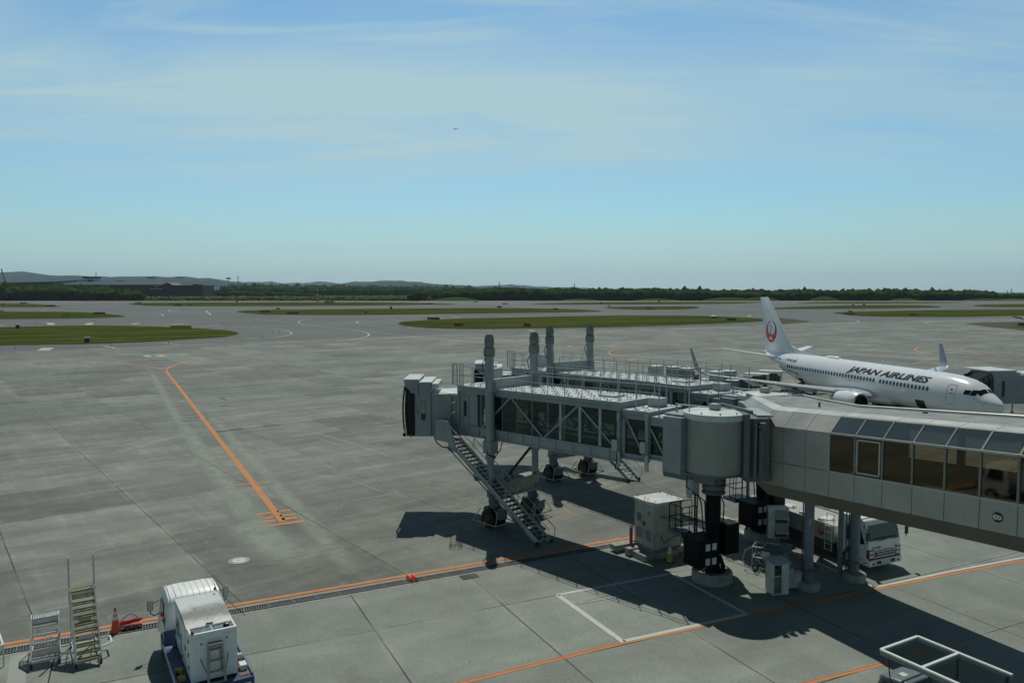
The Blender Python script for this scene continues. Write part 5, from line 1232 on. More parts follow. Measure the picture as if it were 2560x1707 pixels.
# ================================================================ GROUND EQUIPMENT
def at(px, py, z=0): return G(px, py, z)
def tank_truck():
    ax = math.atan2(.91, -.42)      # local +x runs from the cab front to the rear
    f0 = G(2169, 1411, .35); f1 = G(2251.5, 1398, .35); c = (f0 + f1)/2
    t = thing('tank_truck', 'white tank truck with forward control cab parked behind the round columns under the walkway', 'truck', (c.x, c.y, 0), ax)
    w = 1.08
    # cab: front at x=0 ; +y is the viewer's left
    m = MB(); P = [(0,.42),(0,1.05),(.03,1.40),(.20,2.12),(.30,2.36),(.50,2.46),(1.75,2.44),(1.85,2.28),(1.85,.55),(1.45,.55),(1.38,.85),(1.1,1.0),(.8,.85),(.72,.55),(.6,.42)]
    m.extr([(x,-w,z) for x, z in P], (0,2*w,0)); cab = m.build('cab', 'white', t, bevel=.05)
    m = MB(); m.extr([(.035,-w+.1,1.46),(.035,w-.1,1.46),(.205,w-.14,2.16),(.205,-w+.14,2.16)], (-.012,0,.004)); m.build('windscreen', 'wsg', cab, smooth=False)
    m = MB(); m.extr([(.03,-w+.16,1.47),(.03,w-.16,1.47),(.09,w-.5,1.62),(.09,-w+.5,1.62)], (-.022,0,.004)); m.build('dashboard_shade', 'ink', cab, smooth=False)
    for s in (1,-1):
        m = MB(); m.extr([(.36,s*(w-.002),1.25),(.22,s*(w-.002),1.3),(.48,s*(w-.002),1.98),(1.35,s*(w-.002),2.0),(1.35,s*(w-.002),1.25)], (0,s*.012,0)); m.build('side_window', 'glassd', cab, smooth=False)
        m = MB(); m.path([(.25,s*w,2.2),(.3,s*w,2.1),(-.1,s*(w+.22),2.08),(-.12,s*(w+.22),1.45)], .02); m.box(-.16,-.10,*sorted((s*(w+.13),s*(w+.31))),1.6,1.98); m.build('mirror', 'ink', cab)
        m = MB(); m.box(-.012,.12,*sorted((s*(w-.36),s*(w+.005))),.62,1.06); hl = m.build('headlight', 'dkgrey', cab, bevel=.02)
        for z_ in (.66, .86): m = MB(); m.box(-.03,-.01,*sorted((s*(w-.32),s*(w-.05))),z_,z_+.15); m.build('lamp_glass', 'alus', hl, bevel=.01)
        wheel_parts(t, (1.1, s*(w-.16), .42), .42, .28); wheel_parts(t, (6.3, s*(w-.2), .42), .42, .42)
    m = MB()
    m.box(-.02,.02,-.66,.66,.68,.98)
    m.box(-.03, .02, -w+.02, w-.02, .58, .63); gr_ = m.build('grille', 'ink', cab, smooth=False)
    m = MB(); m.box(-.035,-.015,-.64,.64,.90,.96); m.box(-.035,-.015,-.56,.56,.79,.84); m.box(-.035,-.015,-.60,.60,.69,.72); m.build('grille_bar', 'whited', gr_, smooth=False)
    m = MB(); m.box(-.09, .5, -w-.02, w+.02, .26, .57); m.build('bumper', 'white', t, bevel=.05)
    m = MB(); m.box(-.1,-.085,-.62,-.3,.36,.5); m.box(-.1,-.085,.3,.62,.36,.5); m.box(-.1,-.085,-.9,-.75,.36,.44); m.box(-.1,-.085,.75,.9,.36,.44); m.build('vent', 'ink', t, smooth=False)
    m = MB(); m.box(-.11,-.092,-.17,.17,.33,.5); m.build('number_plate', 'whited', t, smooth=False)
    m = MB(); m.tube((-.02,.5,1.42),(.0,-.1,1.47),.012); m.tube((-.02,-.5,1.42),(.0,-.9,1.47),.012); m.build('wiper', 'ink', cab)
    m = MB(); m.box(.45,1.75,-w-.01,w+.01,2.445,2.47); m.build('roof_trim', 'whited', cab, bevel=.02)
    put_text('KT-13-855', .13, (-.012,.55,1.12), (0,-1,0), (.02,0,1), 'ink', cab, bold=.004)
    put_text('FORWARD', .13, (-.012,-.1,1.02), (0,-1,0), (.02,0,1), 'alu', cab, bold=.003)
    def crane_mark(o, c_, r_, X_, par):
        m = MB(); X_ = Vector(X_); Zv_ = Vector((0,0,1)); N_ = X_.cross(Zv_)*.004
        n = 28; A_ = []; B_ = []
        for i in range(n+1):
            a = math.pi/2 + .15 + (2*math.pi-.3)*i/n; tt = (1-math.sin(a))/2; ri = 1 - .12 - .45*min(1, tt*1.4)**1.3
            A_.append(Vector(c_) + X_*r_*math.cos(a) + Zv_*r_*math.sin(a)); B_.append(Vector(c_) + X_*r_*ri*math.cos(a) + Zv_*r_*max(-.35, ri*math.sin(a)))
        for i in range(n): m.quad(A_[i]+N_, A_[i+1]+N_, B_[i+1]+N_, B_[i]+N_)
        m.quad(*[Vector(c_) + X_*r_*x + Zv_*r_*z + N_ for x, z in ((-.15,-.4),(.12,-.4),(.14,.1),(.28,.45),(.05,.62),(-.35,.5),(-.02,.42),(.02,.05))])
        m.build('emblem', 'logored', par, smooth=False, solid=False)
    crane_mark(None, (-.012, -.72, 1.1), .07, (0,-1,0), cab)
    # tank body with flat walkway top
    m = MB(); m.box(2.05, 8.6, -w, w, .78, 1.58); tk = m.build('tank', 'tankw', t, bevel=.06)
    m = MB(); m.box(1.9, 8.5, -w+.15, w-.15, .42, .78); m.box(2.1, 5.2, -w+.06, -w+.4, .3, .76); m.box(2.1, 5.2, w-.4, w-.06, .3, .76); m.build('chassis', 'dkgrey', t)
    m = MB(); m.box(2.1, 8.55, w-.06, w-.02, 1.58, 1.66); m.box(2.1, 8.55, -w+.02, -w+.06, 1.58, 1.66); m.box(2.1,2.14,-w,w,1.58,1.66)
    m.build('top_rim', 'whited', tk, smooth=False)
    for x, y in ((3.3,.1),(5.9,.2),(7.6,-.1)):
        m = MB(); m.lathe([(.34,0),(.36,.04),(.30,.07),(.05,.08)], 20, (x,y,1.58)); m.tube((x-.42,y+.15,1.6),(x-.42,y+.15,1.74),.05,8); m.build('tank_hatch', 'whited', tk)
    for bx__ in ((4.2,4.5,.75,.95,1.6,1.78), (2.9,3.2,.78,.98,1.6,1.78), (5.4,5.6,.7,.9,1.6,1.74)): m = MB(); m.box(*bx__); m.build('vent_box', 'whited', tk, bevel=.02)
    m = MB()
    for dx in (0,.42): m.tube((2.15+dx, w+.05, .35), (2.15+dx, w+.05, 1.6), .02, 6)
    for k in range(5): m.tube((2.15, w+.05, .4+k*.3), (2.57, w+.05, .4+k*.3), .018, 6)
    m.path([(2.15,w-.1,1.6),(2.15,w-.1,2.2),(2.6,w-.1,2.2),(2.6,w-.1,1.6)], .02); m.build('ladder', 'frame', t)
    crane_mark(None, (2.85, w+.012, 1.2), .2, (-1,0,0), tk)
    put_text('Sky Water Service', .16, (6.7, w+.006, 1.32), (-1,0,0), (0,0,1), 'ink', tk, bold=.002)
    m = MB(); m.path([(5.7,w+.01,.6),(5.75,w+.01,.95),(6.0,w+.01,1.08),(6.6,w+.01,1.08),(6.85,w+.01,.95),(6.9,w+.01,.6)], .05, 8); m.build('wheel_arch', 'whited', t)
    m = MB(); m.box(5.8,6.85,w+.002,w+.01,.6,1.02); m.build('wheel_well', 'ink', t, smooth=False)
tank_truck()

def gpu_truck():
    c = Vector((-10.62, 26.0, 0)); ax = math.atan2(.89, -.46)   # +x forward (away from the camera)
    p = G(478, 1702, 1.06); q = G(595, 1681, 1.06); c = Vector(((p.x+q.x)/2, (p.y+q.y)/2, 0))
    t = thing('service_truck', 'white and blue service truck with a ladder behind its tall white box, bottom left', 'truck', c, ax + R(3.6))
    hw = .70; L = 3.35; w = 1.12
    # machine box with a raised curved hood; rear face at x=0
    m = MB(); m.box(0, L, -hw, hw, 1.02, 2.42); m.box(0, .10, -hw, hw, 2.42, 2.56); m.box(.1, .64, -hw, -hw+.07, 2.42, 2.55); m.box(.1, .64, hw-.07, hw, 2.42, 2.55); bx = m.build('machine_box', 'white', t, bevel=.02)
    m = MB()
    for k in range(36): m.box(.14, .60, -hw+.08 + k*(2*hw-.16)/36, -hw+.095 + k*(2*hw-.16)/36, 2.44, 2.50)
    m.box(.12,.62,-.02,.03,2.44,2.53); m.box(.58,.63,-hw+.08,hw-.08,2.43,2.52); m.build('top_grille', 'alu', bx, smooth=False)
    m = MB(); m.box(.12, .63, -hw+.075, hw-.075, 2.423, 2.43); m.build('grille_well', 'ink', bx, smooth=False)
    m = MB(); P = [(.64,2.42),(.7,2.50),(1.2,2.56),(2.1,2.60),(2.8,2.58),(L+.02,2.55),(L+.02,2.42)]; m.extr([(x,-hw-.01,z) for x, z in P], (0,2*hw+.02,0)); m.build('hood', 'sooty', bx)
    m = MB(); m.box(.70,.74,-.1,.12,2.52,2.56); m.lathe([(.09,0),(.10,.08),(.05,.10)], 14, (.38,-.45,2.5)); m.build('exhaust', 'ink', bx)
    for x, y in ((.07,.62),(L-.15,-.6)):
        m = MB(); m.lathe([(.05,0),(.05,.07),(.02,.11)], 12, (x,y,2.56 if x < 1 else 2.68)); m.build('marker_light', 'redd', bx)
    m = MB()
    for z in (1.35,1.75,2.2): m.box(.3,.36,hw,hw+.03,z,z+.12)
    for x in (1.1,2.1,3.1): m.box(x,x+.015,hw+.001,hw+.006,1.05,2.4); m.box(x-.12,x-.08,hw,hw+.03,1.7,1.85)
    m.path([(1.6,hw+.05,2.0),(1.5,hw+.07,1.7),(1.55,hw+.07,1.35),(1.4,hw+.06,1.2),(1.2,hw+.06,1.5)], .015); m.box(2.4,2.9,hw+.002,hw+.012,1.5,2.1); m.build('door_trim', 'pbb_dk', bx, smooth=False)
    # ladder standing at the rear
    l = MB()
    for s in (1,-1):
        l.beam((-.08, -.02 + s*.19, 2.15), (-.42, -.02 + s*.30, .25), .03, .07)
        l.beam((-.02, -.02 + s*.17, 2.1), (-.05, -.02 + s*.2, 1.2), .025, .05)
    for k in range(6): z = 2.0 - k*.33; l.box(-.13 - k*.058, -.05 - k*.058, -.02-.2-k*.02, -.02+.2+k*.02, z-.02, z+.02)
    l.box(-.2,-.01,-.24,.20,2.12,2.22); l.build('ladder', 'alu2', t)
    l = MB(); l.path([(-.02,.42,1.75),(-.2,.26,1.35)], .012); l.path([(-.02,-.42,1.75),(-.2,-.3,1.35)], .012); l.box(-.04,0,-.4,-.36,2.25,2.29); l.box(-.04,0,.36,.4,2.2,2.24); l.build('ladder_strap', 'ink', t)
    # flat bed
    m = MB(); m.box(-.35, 3.75, -w, w, .82, .98); m.box(-.35, 4.9, -.45, .45, .5, .82); m.box(-.40, -.35, -w-.01, w+.01, .55, .98); bd = m.build('bed', 'blue', t, bevel=.015)
    m = MB(); m.box(-.3, 3.7, w-.05, w, .98, 1.06); m.box(-.3, 3.7, -w, -w+.05, .98, 1.06)
    m.tube((-.2,w+.03,1.1),(3.2,w+.03,1.1),.018); m.tube((-.2,w+.03,1.1),(-.2,w+.03,.9),.018); m.tube((3.2,w+.03,1.1),(3.2,w+.03,.9),.018); m.build('bed_rail', 'bluel', bd)
    m = MB(); m.hexa([(3.0,w-.06,.99),(3.7,w-.06,.99),(3.7,hw+.02,.99),(3.0,hw+.02,.99),(3.65,w-.06,1.35),(3.7,w-.06,1.35),(3.7,hw+.02,1.35),(3.65,hw+.02,1.35)]); m.build('step_plate', 'bluel', bd)
    m = MB(); m.box(.35,.55,.80,1.02,.985,1.12); m.box(.95,1.15,.80,1.02,.985,1.12); m.tube((.55,.9,1.1),(.95,.9,1.1),.02); m.build('chock', 'yel', bd, bevel=.02)
    m = MB(); m.box(-.2,1.6,-w+.08,-hw-.03,.985,1.0); m.tube((.2,-w+.2,1.05),(.2,-hw-.05,1.05),.08,10); m.tube((.6,-w+.2,1.08),(.9,-hw-.08,1.08),.07,10); m.build('hose_reel', 'redd2', bd)
    m = MB(); m.box(0.1,.45,-w+.1,-hw-.1,1.0,1.18); m.box(.7,.8,-w+.12,-hw-.1,1.0,1.3); m.build('tool_box', 'whited', bd, bevel=.02)
    m = MB(); m.box(-.42,-.405,-w+.1,-w+.55,.62,.84); pl_ = m.build('number_plate', 'whited', bd, smooth=False)
    put_text('8-54', .13, (-.424,-w+.325,.72), (0,-1,0), (0,0,1), 'ink', pl_, bold=.004)
    m = MB(); m.box(-.44,-.40,-w+.02,-w+.34,.36,.52); m.box(-.44,-.40,w-.34,w-.02,.36,.52); m.build('tail_lamp', 'redd', bd, bevel=.015)
    m = MB(); m.box(-.44,-.40,-w+.36,-w+.56,.36,.52); m.build('indicator_lamp', 'orange2', bd, bevel=.015)
    m = MB(); m.box(3.45,3.95,-.9,1.0,.6,1.0); m.tube((3.6,.9,1.0),(3.75,.5,1.5),.05); m.tube((3.6,-.3,.9),(3.6,.9,.9),.12,10); m.build('gearbox', 'ink', t)
    # cab: rear wall at x=3.95
    x0 = 3.72; YC = .0; m = MB(Matrix.Translation((0, YC, 0)))
    secs = []
    for x, zt, sw in ((x0, 1.62, 1.0), (x0+.02, 2.25, .99), (x0+.22, 2.44, .97), (x0+.9, 2.50, .96), (x0+1.45, 2.46, .955), (x0+1.66, 2.30, .96), (x0+1.95, 1.4, 1.02), (x0+2.0, .9, 1.03)):
        prof2 = []
        for (yy, zz2) in ((-1,0),(-1,.5),(-.97,.86),(-.88,.98),(-.5,1),(.5,1),(.88,.98),(.97,.86),(1,.5),(1,0)):
            prof2.append(Vector((x, yy*sw, .62 + (zt-.62)*zz2)))
        secs.append(prof2)
    m.loft(secs); cab = m.build('cab', 'white', t); cab.data.set_sharp_from_angle(angle=R(50))
    m = MB(Matrix.Translation((0, YC, 0)))
    for k in range(9):
        y = -.78 + k*.195
        for (xa, za, xb, zb2) in ((x0+.08,2.33,x0+.25,2.452),(x0+.25,2.452,x0+.9,2.506),(x0+.9,2.506,x0+1.45,2.466),(x0+1.45,2.466,x0+1.62,2.34)): m.beam((xa,y,za),(xb,y,zb2),.016,.016)
    m.build('roof_rib', 'whited', cab, smooth=False)
    for s in (1,-1):
        tr_ = Matrix.Translation((0, YC, 0)); m = MB(tr_); m.box(x0+.05,x0+.2,*sorted((s*1.005,s*.985)),1.35,1.8) if s > 0 else None
        m.extr([(x0+.45,s*.985,1.45),(x0+1.55,s*.99,1.45),(x0+1.3,s*.968,2.12),(x0+.5,s*.968,2.12)], (0,s*.014,0)); m.build('side_window', 'glassd', cab, smooth=False)
        m = MB(tr_); m.path([(x0+1.5,s*1.0,1.45),(x0+1.45,s*1.2,1.42),(x0+1.5,s*1.3,1.5),(x0+1.5,s*1.3,1.7)], .02); m.path([(x0+1.5,s*1.0,1.95),(x0+1.5,s*1.2,1.85)], .015); m.box(x0+1.46,x0+1.54,*sorted((s*1.22,s*1.41)),1.6,1.96); mm_ = m.build('mirror', 'ink', cab, bevel=.015)
        m = MB(tr_); m.box(x0+1.445,x0+1.458,*sorted((s*1.235,s*1.395)),1.62,1.94); m.build('mirror_glass', 'white', mm_, smooth=False)
        wheel_parts(t, (x0+1.2, s*.86, .4), .4, .26); wheel_parts(t, (.9, s*.82, .4), .4, .4)
    m = MB(tr_); m.extr([(x0+1.73,-.86,2.15),(x0+1.73,.86,2.15),(x0+1.94,.92,1.45),(x0+1.94,-.92,1.45)], (.02,0,.01)); m.build('windscreen', 'glassd', cab, smooth=False)
    m = MB(); m.tube((x0+.3,-1.08,2.0),(x0+.1,-1.75,1.25),.01,5); m.build('aerial', 'ink', cab)
M['sooty'] = None
def sooty():
    m, N_, L_ = nmat('sooty metal hood'); b = NB(m); P = b.coord(); n = b.noise(P, 1.6, 6, .65, .8); f = b.noise(P, 14, 4, .7)
    sx = N_.new('ShaderNodeSeparateXYZ'); L_.new(P, sx.inputs[0]); x = b.math('ADD', sx.outputs[0], b.math('MULTIPLY', b.math('SUBTRACT', n, .5), 1.1))
    band = b.math('MULTIPLY', b.ramp(x, 1.7, 2.5, 1, 0), b.ramp(x, .8, 1.35, .35, 1)); band = b.math('MULTIPLY', band, b.ramp(f, .3, .7, .7, 1))
    c = b.mix(band, b.mix(b.ramp(f, .35, .7), (.58, .60, .57), (.48, .50, .47)), (.13, .125, .11)); b.out(c, .45, .3); return m
M['sooty'] = sooty(); M['bluel'] = paint('light blue rail', (.05, .11, .22), .45, dirt=.4); M['alu2'] = paint('dull aluminium ladder', (.30, .29, .26), .5, .5, dirt=.5)
gpu_truck()

def steps(label, loc, rz, W_, n, rise, run, tread_mat, toplen, posts, riggers):
    """wheeled access steps: +x climbs away from the foot"""
    t = thing('access_steps', label, 'steps', loc, rz, 'wheeled aluminium access steps'); H = n*rise; Lx = n*run
    m = MB()
    for s in (1,-1):
        m.beam((0, s*W_/2, .28), (Lx, s*W_/2, H+.02), .05, .14); m.beam((Lx, s*W_/2, H), (Lx+toplen, s*W_/2, H), .035, .09)
        m.tube((Lx+toplen, s*W_/2, H), (Lx+toplen+.15, s*W_/2, .1), .022, 8); m.tube((Lx*.5, s*W_/2, H*.5), (Lx+toplen+.12, s*W_/2, .35), .02, 8); m.tube((.1, s*W_/2, .2), (Lx+toplen+.12, s*W_/2, .2), .025, 8); m.tube((.12, s*W_/2, .2), (.12, s*W_/2, .4), .025, 8)
        m.tube((Lx*.55, s*W_/2, .2), (Lx*.8, s*W_/2, H*.8), .018, 8)
    m.tube((.1,-W_/2,.2),(.1,W_/2,.2),.025,8); m.tube((Lx+toplen+.1,-W_/2,.2),(Lx+toplen+.1,W_/2,.2),.025,8); m.tube((Lx*.6,-W_/2,.2),(Lx*.6,W_/2,.2),.02,8); m.tube((Lx+toplen+.1,-W_/2,.3),(Lx*.7,W_/2,H*.7),.016,8)
    m.build('frame', 'alus', t)
    for k in range(n+1):
        z = .28 + (H-.28)*k/n; x = Lx*k/n; d = .2 if k < n else toplen; m = MB()
        nb = int(W_/.052)
        for j in range(nb): y = -W_/2+.03 + j*(W_-.06)/nb; m.box(x, x+d, y, y+(.015 if posts else .026), z, z+.025)
        m.box(x+d-.01, x+d+.01, -W_/2+.02, W_/2-.02, z-.03, z+.027)
        tr_o = m.build('platform' if k == n else 'tread', 'treadg' if posts else 'alus', t, smooth=False)
        m = MB(); m.box(x-.012, x+.012, -W_/2+.02, W_/2-.02, z-.03, z+.03); m.build('tread_lip', 'yeld' if posts else 'alu', tr_o, smooth=False)
    m = MB(); m.box(Lx-.03, Lx-.012, -W_/2+.03, W_/2-.03, H-.26, H-.02); m.build('kick_plate', 'alu', t, smooth=False)
    if posts:
        m = MB()
        for s in (1,-1): m.tube((Lx+toplen-.05, s*(W_/2+.02), H-.5), (Lx+toplen-.05, s*(W_/2+.02), H+1.22), .034, 8); m.tube((Lx, s*(W_/2+.02), H), (Lx, s*(W_/2+.02), H+.12), .03, 8)
        m.build('guard_post', 'alus', t)
        m = MB()
        for z0 in (H+1.1, H+.86): m.path([(Lx+toplen-.05, -W_/2+W_*i/8, z0 - .13*(1-((i-4)/4)**2)) for i in range(9)], .008, 5)
        m.build('safety_chain', 'rope', t)
        m = MB(); m.box(Lx*.62, Lx*.63, -.2, .2, H*.56, H*.56+.14); m.build('notice_plate', 'whited', t, smooth=False)
        m = MB(); m.box(Lx*.25, Lx*.26, -.26, .26, .9, 1.05); m.build('notice_plate', 'whited', t, smooth=False)
    else:
        m = MB(); m.box(Lx*.20, Lx*.215, -W_/2+.03, W_/2-.03, .33, .60); m.build('notice_plate', 'alu', t, smooth=False)
    if riggers:
        m = MB()
        for s in (1,-1): m.path([(.5, s*W_/2, .42), (.75, s*(W_/2+.42), .42), (1.35, s*(W_/2+.42), .42), (1.38, s*W_/2, .42)], .035, 6)
        m.build('outrigger', 'frame', t)
    for x in (.15, Lx+toplen+.08):
        for s in (1,-1):
            wh = MB(); wh.tube((x, s*W_/2-.03, .09), (x, s*W_/2+.03, .09), .09, 14); o = wh.build('castor', 'black', t); wh = MB(); wh.box(x-.03, x+.03, s*W_/2-.04, s*W_/2+.04, .1, .24); wh.build('castor_fork', 'galv', o)
    return t
pa = G(193.6, 1674); pb_ = G(252.5, 1660); rz0 = math.atan2(pb_.y-pa.y, pb_.x-pa.x) + math.pi/2
steps('tall narrow access steps with yellow treads and two upright guard posts', ((pa.x+pb_.x)/2, (pa.y+pb_.y)/2, 0), rz0, .78, 10, .222, .17, 'yel', .35, True, True)
pa = G(78, 1671); pb_ = G(150, 1664)
steps('short silver access steps left of the tall ones', ((pa.x+pb_.x)/2, (pa.y+pb_.y)/2, 0), rz0 - R(4), .86, 5, .27, .24, 'galv', .42, False, False)
# corner of a third stand cut by the frame edge
def stand():
    p = G(2, 1660); t = thing('equipment_stand', 'white tubular stand cut off by the left edge of the picture', 'stand', (p.x-.55, p.y, 0), rz0 + R(5))
    m = MB()
    for a, b in (((-.5,-.5),(.5,-.5)),((.5,-.5),(.5,.5)),((.5,.5),(-.5,.5)),((-.5,.5),(-.5,-.5))):
        m.beam((a[0]*1.1,a[1],.75),(b[0]*1.1,b[1],.75),.07,.07); m.tube((a[0]*1.1,a[1],0),(a[0]*1.1,a[1],.75),.03)
    m.build('frame', 'frame', t, bevel=.01)
    m = MB()
    for k in range(18): m.box(-.5, .5, -.45+k*.05, -.43+k*.05, .72, .75)
    m.build('deck', 'yel', t, smooth=False)
stand()

def cone(name, label, p, body_mat, band_mat, h=.85, r=.17, sleeve=True):
    t = thing('traffic_cone', label, 'cone', p)
    m = MB(); m.lathe([(r, .04), (r*.95, .07), (.035, h-.02), (.028, h), (.0, h)], 24, cap=False); m.build('cone_body', body_mat, t)
    m = MB(); m.box(-r*1.15, r*1.15, -r*1.15, r*1.15, 0, .04); m.build('base', 'black', t, bevel=.01)
    def rr(z): return r*.95 + (.035 - r*.95)*((z-.07)/(h-.09)) + .004
    for z0, z1 in ((.50,.64),(.68,.82)):
        z0 *= h/.95; z1 *= h/.95; m = MB(); m.lathe([(rr(z0), z0), (rr(z1), z1)], 24, cap=False); m.build('reflective_band', band_mat, t)
cone('cone', 'orange traffic cone with two white bands beside the red extinguisher trolley', G(290, 1580), 'orange', 'frame', 1.0, .19)
cone('cone', 'small dull yellow traffic cone in the shade by the cabinet plinth', G(1674, 1404), 'yel', 'whited', .85, .17)
def ext():
    p = G(327, 1571); t = thing('extinguisher_trolley', 'red two-wheeled extinguisher trolley lying behind the traffic cone', 'extinguisher trolley', p, R(24))
    m = MB(); m.tube((-.42,.0,.27),(.33,0,.34),.085,16); m.tube((.33,0,.34),(.42,0,.35),.05,10); m.build('cylinder', 'red', t)
    m = MB(); m.box(-.45,.42,-.10,.10,.12,.17); m.tube((-.1,-.14,.1),(-.1,.14,.1),.02); m.build('frame', 'red', t, bevel=.02)
    m = MB(); m.path([(-.36+.7*i/10, .02, .34+.24*math.sin(math.pi*i/10)) for i in range(11)], .012); m.build('hose', 'black', t)
    for x in (-.10,.18): wheel_parts(t, (x,-.18,.10), .10, .06, rimcol='redd', rr=.55)
    wheel_parts(t, (-.10,.18,.10), .10, .06, rimcol='redd')
ext()
for i, (px, lab) in enumerate(((1024, 'left one of the two orange wheel chocks on the drain'), (1036, 'right one of the two orange wheel chocks on the drain'))):
    p = G(px, 1450 - i*1.5); t = thing('wheel_chock', lab, 'chock', p, R(30), 'orange wheel chocks'); m = MB(); m.extr([(-.10,-.25,.03),(.10,-.25,.03),(.03,-.25,.2),(-.03,-.25,.2)], (0,.5,0)); m.build('block', 'orange', t, bevel=.02)
    m = MB(); m.path([(-.02,-.25,.15),(-.05,-.4,.1),(.02,-.42,.05)], .015); m.build('rope', 'black', t)
# ground pit lid
p = G(597.6, 1400.7); t = thing('pit_lid', 'round grey ground lid with white oval field near the stop bars', 'lid', p + Vector((0,0,.0)), R(15))
m = MB(); m.lathe([(.52,.0),(.52,.016),(.5,.02),(.0,.02)], 36, cap=False); m.build('rim', 'pbb', t)
m = MB(); m.prism([(.33*math.cos(a), .30*math.sin(a)) for a in [2*math.pi*i/32 for i in range(32)]], .02, .026); lf = m.build('lid_field', 'whited', t, smooth=False)
put_text('1001', .17, (0,0,.029), (1,0,0), (0,1,0), 'ink', lf, bold=.003)
m = MB(); m.add([(.26,-.05,.029),(.31,0,.029),(.26,.05,.029),(-.26,.05,.029),(-.31,0,.029),(-.26,-.05,.029)], [(0,1,2),(3,4,5)]); m.build('arrow_mark', 'ink', lf, smooth=False, solid=False)

# ---- beige power cabinet on its plinth
def cabinet():
    a = Vector((6.30,39.2)); c = Vector((7.05,37.7)); b = Vector((8.6,38.5)); ex = (b-c).normalized(); rz = math.atan2(ex.y, ex.x); L1 = 1.75; L2 = 1.6
    t = thing('power_cabinet', 'beige double-roofed power cabinet on a concrete plinth, left of the black pedestal', 'cabinet', (c.x, c.y, 0), rz)
    m = MB(); m.box(-.1, L1+.1, -.1, L2+.15, 0.02, .38); m.box(-1.3, L1+.9, L2-.2, L2+.3, .1, .38); m.box(-1.0,-.1,.7,1.05,.02,.38); m.box(-.8,-.1,-.35,.7,.0,.30); m.box(-.35,1.3,-.35,-.1,0,.34); m.build('plinth', 'plinth', t, bevel=.02)
    m = MB(); m.box(0, L1, 0, L2, .38, 2.62); bx = m.build('housing', 'beige', t, bevel=.015)
    m = MB(); m.box(-.07, L1+.07, -.07, L2*.5-.02, 2.62, 2.74); m.box(-.07, L1+.07, L2*.5+.02, L2+.07, 2.60, 2.72); m.build('roof', 'roofw', t, bevel=.01)
    m = MB()
    for x, y in ((.15,.1),(L1-.15,.1),(.15,L2*.42),(L1-.15,L2*.42),(.15,L2*.6),(L1-.15,L2*.6),(.15,L2-.05),(L1-.15,L2-.05)): m.path([(x + .05*math.cos(a_), y, 2.74 + .05*math.sin(a_)+.03) for a_ in [2*math.pi*i/10 for i in range(11)]], .01, 5)
    m.build('lifting_eye', 'dkgrey', t)
    for i, (y0, y1) in enumerate(((.04, L2*.47), (L2*.5, L2-.05))):
        m = MB(); m.box(-.02, -.001, y0, y1, .5, 2.5); d = m.build('door', 'beige', t, bevel=.006)
        m = MB()
        for k in range(12): m.box(-.03,-.02, y0+.14, y1-.14, .75+k*.045, .77+k*.045)
        m.build('louvre', 'pbb_dk', d, smooth=False)
        m = MB(); m.box(-.06,-.02, y0+.04 if i else y1-.08, y0+.08 if i else y1-.04, 1.45, 1.65); m.build('handle', 'ink', d, smooth=False)
    m = MB(); m.box(-.03,-.02, L2*.62, L2*.85, 1.6, 2.0); m.build('control_panel', 'pbb_dk', bx, smooth=False)
    m = MB(); m.add([(-.026, L2*.2+.13*math.cos(a_), 2.15+.13*math.sin(a_)) for a_ in [2*math.pi*i/20 for i in range(20)]] + [(-.026, L2*.2+.09*math.cos(a_), 2.15+.09*math.sin(a_)) for a_ in [2*math.pi*i/20 for i in range(20)]], [(i,(i+1)%20,20+(i+1)%20,20+i) for i in range(20)])
    m.box(-.03,-.024,L2*.2-.02,L2*.2+.02,2.03,2.27); m.build('warning_mark', 'red', bx, smooth=False, solid=False)
    m = MB()
    for j in range(3): m.tube((.35+.08*j, -.02-.12*j, 2.05-.08*j), (3.3+.05*j, -.55-.05*j, 1.3-.08*j), .035, 8)
    m.tube((.9,-.25,1.95),(.9,-.25,.3),.025); m.tube((1.45,-.3,1.75),(1.45,-.3,.3),.02); m.tube((.1,-.2,.3),(.1,-.2,.8),.02); m.build('conduit', 'galv', t)
    m = MB(); m.path([(.5,-.05,1.1),(.4,-.12,.9),(.6,-.12,.7),(.9,-.25,.95),(1.4,-.3,1.05),(1.7,-.05,1.3)], .02); m.path([(.95,-.25,1.1),(1.2,-.2,1.45),(1.45,-.25,1.7)], .018); m.build('cable', 'black', t)
cabinet()
p = G(1577.4, 1362, .3); t = thing('bollard', 'short dark red bollard at the end of the cabinet plinth', 'bollard', (p.x, p.y, 0)); m = MB(); m.lathe([(.085,.1),(.085,1.3),(.06,1.34),(0,1.35)], 18, cap=False); m.build('post', 'red', t); m = MB(); m.lathe([(.088,1.24),(.088,1.29)], 18, cap=False); m.build('band', 'white', t)

